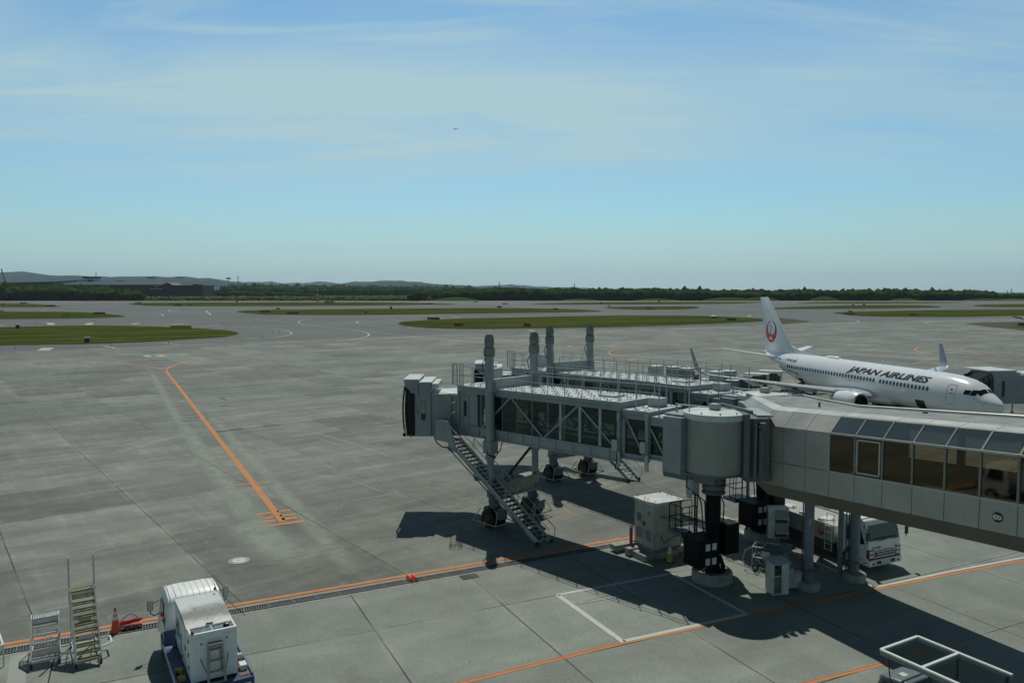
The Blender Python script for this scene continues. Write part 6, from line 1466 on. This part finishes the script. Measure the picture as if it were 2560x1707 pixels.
# ---- air conditioning outlet unit on the second pedestal
def acu():
    t = thing('air_conditioner', 'white outdoor unit with two slanted outlet hoods on the far pedestal', 'air conditioner', (13.65, 39.0, 0), R(-6))
    m = MB(); m.box(-.5, .5, -.2, .3, .62, 2.22); bx = m.build('housing', 'whited', t, bevel=.02)
    m = MB()
    for k in range(16): m.box(-.515,-.5,-.15,.22,.75+k*.09,.79+k*.09)
    m.build('louvre', 'pbb_dk', bx, smooth=False)
    for z in (1.45, .72):
        m = MB(); m.hexa([(-.2,-.62,z+.26),(.45,-.62,z+.26),(.45,-.2,z+.34),(-.2,-.2,z+.34),(-.2,-.60,z+.33),(.45,-.60,z+.33),(.45,-.2,z+.66),(-.2,-.2,z+.66)]); m.hexa([(-.2,-.40,z),(.45,-.40,z),(.45,-.2,z),(-.2,-.2,z),(-.2,-.56,z+.06),(.45,-.56,z+.06),(.45,-.2,z+.06),(-.2,-.2,z+.06)]); h = m.build('outlet_hood', 'pbb_lt', t, smooth=False)
        m = MB(); m.box(-.17,.42,-.27,-.205,z+.065,z+.335); m.build('grille', 'ink', h, smooth=False)  # black box paints in the shade of the open outlet mouth
    m = MB(); m.box(-.4,.4,.3,.7,.6,.7); m.build('bracket', 'dkgrey', t)
acu()
# ---- grey open cabinet and caged hose rack in the shade
def opencab():
    p = G(1946, 1487); t = thing('open_cabinet', 'grey box cabinet with open front and pale lid, standing in the shade', 'cabinet', (p.x, p.y+.2, 0), R(14))
    m = MB(); m.box(-.38,.38,.28,.32,.05,1.42); m.box(-.38,-.34,-.3,.28,.05,1.42); m.box(.34,.38,-.3,.28,.05,1.42); m.box(-.34,.34,-.3,.28,.05,.09); m.box(-.34,.34,-.3,.28,.86,.9); m.box(-.34,.34,-.3,.28,1.38,1.42); m.box(.02,.34,-.32,-.29,.09,1.38); m.build('housing', 'whited', t, smooth=False)
    m = MB(); m.hexa([(-.46,-.4,1.43),(.46,-.4,1.43),(.46,.38,1.5),(-.46,.38,1.5),(-.46,-.4,1.46),(.46,-.4,1.46),(.46,.38,1.54),(-.46,.38,1.54)]); m.build('lid', 'pbb_lt', t, smooth=False)
    m = MB(); m.box(-.3,-.02,-.2,.2,.95,1.2); m.build('gauge_box', 'dkgrey', t)
    m = MB(); m.box(.55,1.3,.1,.6,.1,.75); m.box(.5,1.35,.05,.65,.75,.8); m.build('side_box', 'pbb_lt', t, bevel=.03)
opencab()
def rack():
    p = G(1925, 1425); t = thing('hose_rack', 'tubular hose rack with dark lid between the two pedestals', 'rack', (p.x, p.y, 0), R(-30))
    m = MB(); L1, W1, H1 = 1.5, .8, 1.15
    for x in (-L1/2, L1/2):
        for y in (-W1/2, W1/2): m.tube((x,y,.1),(x,y,H1),.025)
    for z in (.15, .65, H1):
        for y in (-W1/2, W1/2): m.tube((-L1/2,y,z),(L1/2,y,z),.022)
        for x in (-L1/2, L1/2): m.tube((x,-W1/2,z),(x,W1/2,z),.022)
    m.path([(-L1/2,-W1/2,H1),(-L1/2-.35,-W1/2,.9),(-L1/2-.45,-W1/2,.45),(-L1/2-.3,-W1/2,.12),(-L1/2,-W1/2,.12)], .025)
    m.path([(-.3,-W1/2,H1),(-.1,-W1/2,H1+.3),(.5,-W1/2,H1+.28)], .025)
    for k in range(9): m.tube((-L1/2+.18*k,-W1/2,.15),(-L1/2+.18*k,W1/2,.15),.012,5)
    m.build('frame', 'rail', t)
    m = MB(); m.hexa([(-.3,-.5,H1+.02),(L1/2+.2,-.5,H1+.02),(L1/2+.2,.5,H1+.10),(-.3,.5,H1+.10),(-.3,-.5,H1+.05),(L1/2+.2,-.5,H1+.05),(L1/2+.2,.5,H1+.13),(-.3,.5,H1+.13)])
    m.build('lid', 'dkgrey', t, smooth=False)
    m = MB(); m.path([(-.5+.25*math.cos(a)+a*.03, -.1+.1*math.sin(a*.5), .5+.28*math.sin(a)) for a in [i*.5 for i in range(34)]], .035); m.build('hose', 'plinth', t)
    m = MB(); m.box(-.3,.05,-.43,-.41,.65,1.0); m.build('notice_plate', 'whited', t, smooth=False)
    wheel_parts(t, (.5,-.4,.16), .16, .07); wheel_parts(t, (.5,.4,.16), .16, .07); wheel_parts(t, (-.6,.4,.16), .16, .07); wheel_parts(t, (-.6,-.4,.16), .16, .07)
rack()

# ---- tug with a white roof frame, bottom right
def tug():
    p = G(2200.5, 1622, 2.0); q = G(2296, 1590.5, 2.0); r = G(2532.6, 1687, 2.0); ex = (r-q).normalized(); c = (p+q)/2
    t = thing('tow_tractor', 'grey tow tractor under a bare white roof frame, bottom right in the shade', 'tow tractor', (c.x, c.y, 0), math.atan2(ex.y, ex.x))
    hw = (q-p).length/2; L = (r-q).length
    m = MB(); H = 2.0
    for s in (1,-1): m.beam((0, s*hw, H), (L, s*hw, H), .10, .05)
    m.beam((0,-hw,H),(0,hw,H),.09,.052); m.beam((L*.46,-hw,H),(L*.46,hw,H),.09,.048)
    m.build('roof_frame', 'frame', t, smooth=False)
    m = MB(); m.box(0, L, -hw-.05, -hw-.02, H-.15, H-.027); m.box(0, L, hw+.02, hw+.05, H-.15, H-.027); m.build('fascia', 'fascia', t, smooth=False)
    m = MB()
    for x, y in ((L*.5,-hw+.25),(L*.5,hw-.25),(L*.97,hw-.1),(L*.97,-hw+.1)): m.box(x-.03,x+.03,y-.03,y+.03,.55,H-.06)
    m.build('roof_post', 'ink', t, smooth=False)
    g = MB()
    g.quad((.06,-hw+.05,H-.05),(L-.05,-hw+.05,H-.05),(L-.05,hw-.05,H-.05),(.06,hw-.05,H-.05)); g.build('roof_pane', 'gl_v2', t, smooth=False)
    m = MB(); m.box(-.3, L+1.2, -.95, .95, .35, .62); m.box(1.6, L+1.2, -.93, .93, .62, .98); b_ = m.build('chassis', 'tug', t, bevel=.04)
    m = MB(); m.hexa([(-.35,-.62,.62),(.75,-.62,.62),(.75,.62,.62),(-.35,.62,.62),(-.25,-.55,1.0),(.75,-.58,1.12),(.75,.58,1.12),(-.25,.55,1.0)]); h = m.build('bonnet', 'tug', t, bevel=.05)
    m = MB()
    for k in range(3):
        for j in range(4): m.box(-.36 + .0, -.30+.015*k, -.45+j*.24, -.28+j*.24, .68+k*.09, .71+k*.09)
    for k in range(3):
        for j in range(3): m.box(-.15+j*.28, .05+j*.28, -.635,-.60, .72+k*.09, .75+k*.09)
    m.build('vent', 'ink', h, smooth=False)
    m = MB(); m.box(.1,.32,-.2,.05,1.03,1.08); m.build('label_plate', 'whited', h, smooth=False)
    m = MB(); m.box(1.1,1.6,-.7,.7,.62,.85); m.box(1.5,1.62,-.7,.7,.8,1.3); m.build('seat', 'ink', t, bevel=.04)
    m = MB(); m.path([(.95+.16*math.cos(a)*.6, .3+.17*math.sin(a), 1.28+.1*math.cos(a)) for a in [2*math.pi*i/18 for i in range(19)]], .018); m.tube((.8,.3,1.1),(.95,.3,1.28),.02); m.build('steering_wheel', 'ink', t)
    m = MB(); m.path([(.28,-hw,H-.05),(.3,-hw-.02,1.6),(.33,-hw+.02,1.2),(.45,-hw+.05,.85),(.5,-.9,.6)], .018); m.build('cable', 'ink', t)
    for x in (.1, L+.3):
        for s in (1,-1): wheel_parts(t, (x, s*.86, .36), .36, .26)
M['gl_v2'] = glass_mat('tinted roof pane', (.78, .82, .82), .06)
tug()
# ================================================================ baggage equipment by the airliner
def dolly(label, p, rz, col='whited', h=1.55, w=1.9, l=1.55, txt=None, curtain=False):
    t = thing('baggage_container', label, 'container', p, rz, 'baggage containers on dollies by the wing')
    m = MB(); m.box(-l/2-.1, l/2+.1, -w/2, w/2, .42, .52); m.tube((l/2,0,.4),(l/2+.7,0,.35),.04)
    m.build('dolly', 'dkgrey', t)
    m = MB(); m.hexa([(-l/2,-w/2+.1,.54),(l/2,-w/2+.1,.54),(l/2,w/2-.3,.54),(-l/2,w/2-.3,.54),(-l/2,-w/2,h+.5),(l/2,-w/2,h+.5),(l/2,w/2,h+.5),(-l/2,w/2,h+.5)]) if not curtain else m.box(-l/2,l/2,-w/2,w/2,.55,h+.35)
    b_ = m.build('container', col, t, bevel=.02)
    m = MB(); m.box(-l/2-.03, l/2+.03, -w/2-.03, w/2+.03, h+.505, h+.55); m.build('top', 'roofw', b_, smooth=False)
    m = MB()
    for k in range(5): m.box(-l/2+.1+k*(l-.2)/5, -l/2+.13+k*(l-.2)/5, -w/2-.012, w/2+.012, .6, h+.45)
    m.box(-l/2-.01,-l/2,-w/2+.1,w/2-.1,h+.15,h+.3); m.build('rib', 'pbb_lt', b_, smooth=False)
    if txt: put_text(txt, .34, (-l/2-.02, 0, h+.2), (0,-1,0), (0,0,1), 'navy', b_, bold=.01)
    for x in (-l/2+.2, l/2-.2):
        for s in (1,-1): wheel_parts(t, (x, s*(w/2-.12), .2), .2, .12)
    return t
trd = math.atan2(-.85, .5)
dolly('pale container on a dolly, last in the short train behind the tractor', G(1640,948), trd, 'whited', txt='JAL CARGO')
dolly('grey ribbed container on a dolly in the middle of the short train', G(1685,951), trd, 'pbb_lt', txt='JAL')
dolly('grey container on a dolly directly behind the white tractor', G(1718,955.5), trd, 'pbb', txt='JAL')
def tractor(p, rz, label):
    t = thing('baggage_tractor', label, 'tractor', p, rz, 'baggage tractors')
    m = MB(); m.box(-1.5,1.4,-.75,.75,.3,.65); m.hexa([(.1,-.7,.65),(1.4,-.7,.65),(1.4,.7,.65),(.1,.7,.65),(.1,-.62,1.15),(1.3,-.6,.98),(1.3,.6,.98),(.1,.62,1.15)]); m.box(-1.5,-1.0,-.7,.7,.65,.9); b_ = m.build('body', 'white', t, bevel=.05)
    m = MB(); m.box(-1.1,.15,-.72,.72,1.95,2.02); m.build('canopy', 'white', t, bevel=.02)
    m = MB()
    for x in (-1.05,.1):
        for s in (1,-1): m.tube((x,s*.67,.65),(x,s*.67,1.96),.03)
    m.build('canopy_post', 'ink', t); m = MB(); m.box(-.9,-.5,-.5,.5,.65,.9); m.box(-1.0,-.9,-.5,.5,.65,1.35); m.build('seat', 'ink', t)
    m = MB(); m.box(1.4,1.42,-.6,.6,.42,.6); m.build('bumper', 'ink', t)
    for x in (-.95,.9):
        for s in (1,-1): wheel_parts(t, (x, s*.66, .28), .28, .2)
tractor(G(1752,962), trd, 'small white baggage tractor at the front of the container train under the wing tip')
dolly('large pale container standing under the right wing, left of the covered carts', G(1792,966), trd+R(20), 'whited', h=1.6, w=2.0)
dolly('grey container behind the large pale one under the right wing', G(1822,962), trd+R(20), 'pbb_lt', h=1.5)
dolly('low curtained container in front of the others under the right wing', G(1832,980), trd+R(30), 'pbb', h=1.1, curtain=True)
dolly('curtained container with ribbed side next to the wing shadow', G(1862,976), trd+R(35), 'pbb_dk2', h=1.35, w=2.2, curtain=True)
M_ = None
def cart(p, rz, label, load=None):
    t = thing('baggage_cart', label, 'cart', p, rz, 'open sided baggage carts with white roofs')
    m = MB(); m.box(-1.5,1.5,-.75,.75,.42,.5); m.box(-1.5,-1.46,-.75,.75,.5,1.75); m.tube((1.5,0,.4),(2.2,0,.35),.04); m.build('deck', 'galv', t)
    m = MB(); m.box(-1.6,1.6,-.85,.85,1.78,1.86); m.build('roof', 'roofw', t, bevel=.02)
    m = MB()
    for k in range(7):
        for s in (1,-1): m.tube((-1.45+k*.48,s*.72,.5),(-1.45+k*.48,s*.72,1.78),.02,6)
    m.build('rail', 'galv', t)
    if load: m = MB(); m.box(-1.35,1.3,-.6,.6,.5,1.15); m.box(-1.0,.6,-.5,.5,1.15,1.45); m.build('tarpaulin', load, t, bevel=.1)
    for x in (-1.1,1.1):
        for s in (1,-1): wheel_parts(t, (x, s*.66, .2), .2, .14)
cart(G(1892,966), R(150), 'white roofed cart with green tarpaulin load near the belt loader', 'turf')
cart(G(1926,958), R(150), 'white roofed cart behind the green load, close to the tail', 'turf')
cart(G(2192,1012), R(163), 'white roofed cart beside the engine, left one of the pair', 'redd')
cart(G(2232,1006), R(163), 'white roofed cart beside the front hold, right one of the pair', 'redd')
def belt_loader(p, rz, label, rise):
    t = thing('belt_loader', label, 'belt loader', p, rz, 'belt loaders at the holds')
    m = MB(); m.box(-1.6,1.6,-.9,.9,.35,.75); m.box(-1.5,-.6,.2,.9,.75,1.05); m.build('chassis', 'pbb_lt', t, bevel=.05)
    m = MB(); m.hexa([(-3.6,-.42,.55),(3.6,-.42,.55+rise),(3.6,.42,.55+rise),(-3.6,.42,.55),(-3.6,-.42,.8),(3.6,-.42,.8+rise),(3.6,.42,.8+rise),(-3.6,.42,.8)]); f = m.build('boom', 'dkgrey', t)
    m = MB(); m.hexa([(-3.55,-.34,.81),(3.55,-.34,.81+rise),(3.55,.34,.81+rise),(-3.55,.34,.81),(-3.55,-.34,.83),(3.55,-.34,.83+rise),(3.55,.34,.83+rise),(-3.55,.34,.83)]); m.build('belt', 'belt', f)
    m = MB(); rail_run(m, [(-1.0,.45,1.0+rise*.3),(3.3,.45,.9+rise)], .7, .8, .02, 1); m.build('handrail', 'frame', f)
    for x in (-1.1,1.1):
        for s in (1,-1): wheel_parts(t, (x, s*.85, .32), .32, .22)
belt_loader(G(2008,985), R(28), 'dark belt loader reaching up to the rear hold under the wing', 1.5)
belt_loader(G(2275,1030), R(33), 'belt loader at the front hold, mostly behind the walkway roof', 1.5)

# ================================================================ airfield signs, masts, far buildings
def D_of(py): return H_CAM * F_PX / (py - HOR)
def board(px, py, wpx, hpx, mat, label, cat='sign', group='low airfield sign boards', legs=True, lett=None):
    p = G(px, py); d = p.y; w = wpx/F_PX*d; h = hpx/F_PX*d; t = thing('sign_board', label, cat, (p.x, p.y, 0), 0, group)
    m = MB(); m.box(-w/2, w/2, -.12, .12, .12, .12+h); m.build('face', mat, t, smooth=False)
    m = MB(); n = max(1, int(w/1.2)); 
    for k in range(n+1): x = -w/2+.1+(w-.2)*k/n; m.box(x-.03, x+.03, -.04, .04, 0, .13)
    m.build('leg', 'dkgrey', t, smooth=False)
    m = MB(); m.box(-w/2-.03, w/2+.03, -.14, .14, .12+h, .18+h)
    for k in range(n+1): x = -w/2+w*k/n; m.box(x-.03, x+.03, -.135, .135, .12, .12+h)
    m.build('frame', 'dkgrey' if mat != 'yelb' else 'blackp', t, smooth=False)
    return t
def s1(x, y): return x/3.675, 640+y/3.675
for (bx_, by_, w, h, mt_, lb) in (
  (1662,668,188,24,'yelb','long yellow and dark taxiway sign on the nearest left grass island'),
  (602,558,66,20,'yelb','short yellow sign on the second left grass island'),
  (912,535,108,16,'redd','dark red and black sign near the tip of the second left grass island'),
  (464,463,88,12,'redd','dark red sign on the far left grass strip'),
  (218,436,66,8,'dkgrey','thin grey board on the farthest left grass strip'),
  (1272,432,62,7,'dkgrey','thin grey board at the tip of the centre-left far strip'),
  (1640,457,68,11,'redd','red board on the far strip, left of the checkered hut, wider one'),
  (1748,458,38,10,'redd','red board on the far strip, narrower right neighbour')):
    x, y = s1(bx_, by_); board(x, y, w/3.675, h/3.675, mt_, lb)
for (bx_, by_, w, h, mt_, lb) in (
  (84,520,94,14,'redd','dark sign at the left tip of the long middle grass strip'),(203,491,36,12,'redd','small red board behind the long middle grass strip'),
  (340,533,105,15,'redd','orange red board on the lower edge of the long middle strip'),(1630,586,112,20,'redd','red board at the top left of the near centre island'),
  (1862,645,86,22,'redd','red board near the front edge of the centre island, left one'),(1587,444,58,8,'redd','dark red board on the far centre strip'),
  (2020,424,40,6,'dkgrey','thin grey board far right of the checkered hut'),(2287,444,50,8,'redd','small dark red board on the far strip by the runway exit')):
    x, y = s1(bx_, by_); board(640+x, y, w/3.675, h/3.675, mt_, lb)
for (bx_, by_, w, h, mt_, lb) in (
  (140,647,62,24,'redd','red board near the front edge of the centre island, right one'),(1264,488,58,10,'redd','red board on the lens shaped far island'),
  (892,465,30,7,'dkgrey','small dark board left on the lens shaped far island'),(2015,592,90,14,'dkgrey','dark framed board at the right end of the centre island'),(400,490,40,9,'dkgrey','dark board left of the lens shaped island')):
    x, y = s1(bx_, by_); board(1280+x, y, w/3.675, h/3.675, mt_, lb)
for (bx_, by_, w, h, mt_, lb) in (
  (750,536,98,10,'redd','long dark red board on the right grass island beside the fin'),(756,514,42,8,'dkgrey','small dark board just behind the long dark red one'),(1332,544,68,10,'redd','short dark red board in the middle of the right grass island'),(100,484,56,7,'redd','dark red board on the strip right behind the fin')):
    x, y = s1(bx_, by_); board(1920+x, y, w/3.675, h/3.675, mt_, lb)
# small dark service boxes
for i, (px, py, w, h, lb) in enumerate(((44.5,821,8,10,'white topped box at the back edge of the nearest left island'),(218,856,11,13,'upright box with pale lid at the front edge of the nearest left island'),
    (977.5,772.5,5,6,'black box behind the long middle strip'),(592,756,3.5,5,'small dark box on the far strip left of the mast'),(1248,769,9,4,'dark low mound-like box on the long middle strip'),
    (915,783.5,3.5,6,'small striped post box on the long middle strip'),(1648,754,4,3.5,'tiny dark box beyond the far right strip'),(1502,759.5,3.5,4,'tiny dark box on the far strip above the mast heads'),
    (2132.5,764,4,3.5,'tiny dark box on the far right strip, left of two'),(2160,763.5,4,4,'tiny dark box on the far right strip, right of two'),(2555,813,14,6,'dark box on the brown verge at the right edge'))):
    p = G(px, py); d = p.y; t = thing('equipment_box', lb, 'box', (p.x, p.y, 0), R(20), 'dark airfield equipment boxes'); w *= d/F_PX; h *= d/F_PX
    m = MB(); m.box(-w/2, w/2, -w*.35, w*.35, 0.02, h*.82); m.build('housing', 'dkgrey', t, smooth=False); m = MB(); m.box(-w*.56, w*.56, -w*.42, w*.42, h*.82, h); m.build('lid', 'whited' if i < 2 else 'dkgrey', t, smooth=False)
# edge lights
el = [s1(135,862), s1(1026,836), s1(1549,812), s1(2075,778), s1(1310,626), s1(332,625), s1(872,612), s1(2033,632), s1(2297,648), s1(1215,534), s1(1338,530), s1(1278,533)]
el += [(640+a, b) for a, b in (s1(60,748), s1(216,718), s1(155,712), s1(213,692), s1(103,668), s1(1188,645), s1(1083,590), s1(1372,662), s1(1722,676), s1(2140,676), s1(1050,625))]
el += [(1280+a, b) for a, b in (s1(230,684), s1(627,672), s1(892,664), s1(1530,655))]
proto = None
for i, (px, py) in enumerate(el):
    p = G(px, py)
    if proto is None:
        proto = thing('edge_light', 'small taxiway edge light on a thin stem, one of many along the pavement edges', 'light', p, 0, 'taxiway edge lights')
        m = MB(); m.tube((0,0,0),(0,0,.55),.05,6); m.lathe([(.14,0),(.14,.03)], 10); m.build('stem', 'orange2d', proto)
        m = MB(); m.lathe([(.08,.55),(.11,.62),(.10,.74),(0,.8)], 10, cap=False); m.build('lens', 'navy', proto)
    else: dup(proto, p)
def lattice(label, px, ytop, d, w, bands, name='lattice_mast', arms=False):
    z = H_CAM - d*(ytop-HOR)/F_PX; t = thing(name, label, 'mast', ((px-1280)/F_PX*d, d, 0), R(20), 'far masts'); mats = ('towr', 'toww') if bands else ('dkgrey', 'dkgrey')
    n = 7 if bands else 4
    for c_ in range(2 if bands else 1):
        m = MB()
        for k in range(c_, n, 2 if bands else 1):
            z0, z1 = z*k/n, z*(k+1)/n; w0, w1 = w*(1-.75*k/n), w*(1-.75*(k+1)/n)
            cs = ((-1,-1),(1,-1),(1,1),(-1,1))
            for i_, (sx, sy) in enumerate(cs):
                m.beam((sx*w0/2,sy*w0/2,z0),(sx*w1/2,sy*w1/2,z1),w*.07+.06)
                nx = cs[(i_+1)%4]; m.beam((sx*w0/2,sy*w0/2,z0),(nx[0]*w1/2,nx[1]*w1/2,z1),w*.04+.04); m.beam((nx[0]*w0/2,nx[1]*w0/2,z0),(sx*w1/2,sy*w1/2,z1),w*.04+.04)
        m.build('band' if bands else 'lattice', mats[c_], t, smooth=False)
    if arms: m = MB(); m.box(-w*1.3, w*1.3, -.6, .6, z*.93, z); m.build('head', 'dkgrey', t, smooth=False)
    m = MB(); m.tube((0,0,z),(0,0,z*1.12),.12,6); m.build('aerial', 'dkgrey', t)
lattice('dark flood-light mast with wide head beyond the trees, left of the red and white tower', 573, 694.5, 1700, 4, False, arms=True)
lattice('red and white lattice tower beyond the trees at the end of the maroon building', 597, 690, 1750, 7, True)
lattice('slim red and white lattice mast on the field just left of the checkered hut', 795, 717, 1010, 3.2, True)
lattice('lone dark mast above the tree line, left of the centre', 1248, 706, 1800, 4, False)
lattice('thin dark mast above the trees over the rear column heads', 1436, 709, 2200, 4, False)
lattice('small grey mast above the trees left of the airliner fin', 1879, 720, 2600, 6, False)
lattice('thin mast on top of the long blue hill', 955, 697, 8000, 8, False)
lattice('far faint mast at the right end of the horizon', 2526, 722, 3800, 6, False)
lattice('shorter faint mast at the right end of the horizon, left of the taller', 2516, 726, 3800, 6, False)
def hut():
    p = G(824, 760); d = p.y; u_ = d/F_PX; t = thing('checkered_hut', 'small red and white checkered hut on the far grass strip', 'hut', (p.x, p.y, 0))
    for c_, mt_ in ((0, 'towr'), (1, 'toww')):
        m = MB(); W_, H_ = 21*u_, 8*u_; nx, nz = 8, 4
        for i in range(nx):
            for j in range(nz):
                if (i+j) % 2 == c_: m.box(-W_/2+W_*i/nx, -W_/2+W_*(i+1)/nx, -1.5, 1.5, H_*j/nz, H_*(j+1)/nz)
        m.build('checker_panel', mt_, t, smooth=False)
    m = MB(); m.box(-W_/2-1.2,-W_/2-.02,-1.3,1.3,0,H_*.8); m.box(-W_/2,W_/2,-1.55,1.55,H_,H_+.15); m.build('end_cap', 'toww', t, smooth=False)
hut()
p = G(1785, 795.5); t = thing('round_marker', 'orange and white round marker on the right part of the centre island', 'marker', (p.x,p.y,0)); m = MB(); m.lathe([(.9,0),(1.5,.45),(1.7,.9)], 20); m.build('red_half', 'redd', t); m = MB(); m.lathe([(1.7,.9),(1.3,1.35),(.4,1.5),(0,1.52)], 20, cap=False); m.build('white_half', 'toww', t)
p = G(8.5, 796); t = thing('windsock', 'red and white windsock pole at the left edge', 'windsock', (p.x,p.y,0)); hgt = (796-761)*p.y/F_PX
for k in range(5): m = MB(); m.tube((0,0,hgt*k/5),(0,0,hgt*(k+1)/5),.14,8); m.build('pole', 'towr' if k % 2 == 0 else 'toww', t)
m = MB(); m.lathe([(.0,0),(.35,.1),(.35,.7),(0,.8)], 12, (0,0,hgt), cap=False); m.build('lamp', 'orange', t); m = MB(); m.tube((-.2,0,hgt*.62),(-2.0,0,hgt*.52),.55,10,r2=.25); m.build('sock', 'toww', t)
for (px, yb, yt, lb) in ((892,758,744,'thin white pole on the far strip right of the checkered hut'),(915,783,775,'short white pole on the middle strip')):
    p = G(px, yb); t = thing('thin_pole', lb, 'pole', (p.x,p.y,0)); h_ = (yb-yt)*p.y/F_PX; m = MB(); m.tube((0,0,0),(0,0,h_),.18,6); m.build('shaft', 'toww', t, smooth=False); m = MB(); m.box(-.6,.6,-.3,.3,h_*.95,h_*1.1); m.build('head', 'toww', t)
def factory():
    d = 1560; t = thing('maroon_building', 'long low maroon building with blue grey roof behind the left trees', 'building', ((280-1280)/F_PX*d, d, 0))
    X = lambda px: (px-280)/F_PX*d; Zy = lambda py, dd=0: H_CAM - (d+dd)*(py-HOR)/F_PX
    m = MB(); m.box(X(130), X(508), 0, 60, 0, Zy(713)); m.box(X(-60), X(134), 20, 80, 0, Zy(708)); wl_ = m.build('wall', 'maroon', t, smooth=False)
    m = MB(); m.extr([(X(408),-3,Zy(713.1)),(X(436),-3,Zy(713.1)),(X(424),-3,Zy(706.5)),(X(420),-3,Zy(706.5))], (0,50,0)); m.build('gable', 'maroon', t, smooth=False)
    m = MB(); m.box(X(483), X(495), 2, 30, Zy(713), Zy(710.5)); m.build('stair_tower', 'maroon', t, smooth=False)
    m = MB(); m.hexa([(X(130),-2,Zy(712.8)),(X(420),-2,Zy(712.9)),(X(430),330,Zy(712)),(X(150),330,Zy(706)),(X(130),-2,Zy(711.8)),(X(420),-2,Zy(711.8)),(X(390),330,Zy(701,330)),(X(150),330,Zy(696.5,330))])
    m.hexa([(X(-60),10,Zy(710)),(X(132),10,Zy(709)),(X(132),200,Zy(706)),(X(-60),200,Zy(708)),(X(-60),10,Zy(708)),(X(132),10,Zy(704)),(X(120),200,Zy(697.5,200)),(X(-20),200,Zy(702.5,200))]); m.build('roof', 'broof', t, smooth=False)
    for x0, x1, y0, y1, dy in ((107,144,696.8,691.5,150),(180,190,696,693,330),(265,276,695,692,330),(257,261,703.5,701.5,60)): m = MB(); m.box(X(x0),X(x1),dy,dy+20,Zy(y0,dy),Zy(y1,dy)); m.build('plant_room', 'dkgrey', t, smooth=False)
    m = MB(); m.tube((X(137),160,Zy(692,160)),(X(137.5),160,Zy(682,160)),.7,6); m.build('aerial', 'dkgrey', t, smooth=False)
    for x0, x1, y in ((268,274,715.5),(388,400,715.8),(345,352,729),(378,409,722),(372,374,719)): m = MB(); m.box(X(x0),X(x1),-1,-.2,Zy(y+1),Zy(y-.4)); m.build('window', 'toww', t, smooth=False)
    m = MB()
    for k in range(40): xx = X(134)+(X(506)-X(134))*k/40; m.box(xx, xx+.6, -.5, -.1, 0, Zy(713.5))
    m.build('pilaster', 'maroon2', t, smooth=False)
M['maroon2'] = paint('darker maroon trim', (.05, .022, .028), .6); 
factory()
d = 1500; t = thing('crane', 'crawler crane with slanted dark jib above the trees at the left edge', 'crane', ((24-1280)/F_PX*d, d, 0)); m = MB()
zt = H_CAM + d*(730-672)/F_PX; zb_ = 14; m.beam((0,0,zb_), (-16/F_PX*d, 0, zt), 1.3, 1.3); m.beam((0,0,zb_),(-16/F_PX*d*.5+3,0,zt*.62),.3); m.build('jib', 'dkgrey', t, smooth=False)
m = MB(); m.box(-4,4,-3,3,10,14.5); m.box(-3,3,-3,3,0,10); m.build('machinery_house', 'dkgrey', t, smooth=False)
m = MB(); m.tube((48,0,0),(48,0,28),.5,6); m.box(46,50,-.4,.4,26,28); m.build('tower', 'dkgrey', t)
# distant airliner climbing, a speck in the sky
d = 4500; t = thing('distant_airliner', 'tiny far airliner in flight, a speck in the middle of the sky', 'airliner', ((1141-1280)/F_PX*d, d, H_CAM + d*(730-330)/F_PX), R(4))
m = MB(); m.loft([[Vector((x, r_*math.cos(a), r_*math.sin(a))) for a in [2*math.pi*i/12 for i in range(12)]] for x, r_ in ((-13,.2),(-11,1.3),(-8,1.9),(6,1.9),(11,1.2),(14,.4))]); m.build('fuselage', 'pbb_lt', t)
m = MB(); m.extr([(-3,-14,.2),(-1,-14,.2),(4,0,-.6),(-1,14,.2),(-3,14,.2),(-5,0,-.6)][::1], (0,0,.4)); m.build('wing', 'pbb_lt', t); m = MB(); m.extr([(10,0,1),(14,0,1),(14.5,0,5.5),(13,0,5.5)], (0,.3,0)); m.build('tail_fin', 'pbb_lt', t)
# reddish tail tip cut by the right edge
p = G(2560, 812); t = thing('red_tail', 'tip of a parked aircraft tail, red and white, cut by the right edge', 'aircraft', (p.x+1.5, p.y+6, 0)); dd = p.y+6
zt = H_CAM - dd*(791-730)/F_PX; m = MB(); m.extr([(-2.6,0,zt),(-1.6,0,zt),(4,0,2.4),(-.2,0,2.4)], (0,.4,0)); m.build('tail_fin', 'redd', t, smooth=False); m = MB(); m.loft([[Vector((x, r_*math.cos(a), 2.2+r_*math.sin(a))) for a in [2*math.pi*i/14 for i in range(14)]] for x, r_ in ((1,.2),(4,.8),(9,1.4),(14,1.4))]); m.build('fuselage', 'toww', t)

# ================================================================ AIR: pale haze over the whole place
hz = MB(); hz.box(-16000, 16000, -150, 18500, -1.3, 440); ho = hz.build('haze', 'joint', smooth=False); ho['kind'] = 'stuff'
hm = bpy.data.materials.new('haze air'); hm.use_nodes = True; hn = hm.node_tree.nodes
for n in list(hn): hn.remove(n)
pv_ = hn.new('ShaderNodeVolumePrincipled'); pv_.inputs['Color'].default_value = (.70, .90, 1.0, 1); pv_.inputs['Density'].default_value = HAZE_D; pv_.inputs['Anisotropy'].default_value = .5
oo = hn.new('ShaderNodeOutputMaterial'); hm.node_tree.links.new(pv_.outputs[0], oo.inputs['Volume']); ho.data.materials.clear(); ho.data.materials.append(hm)
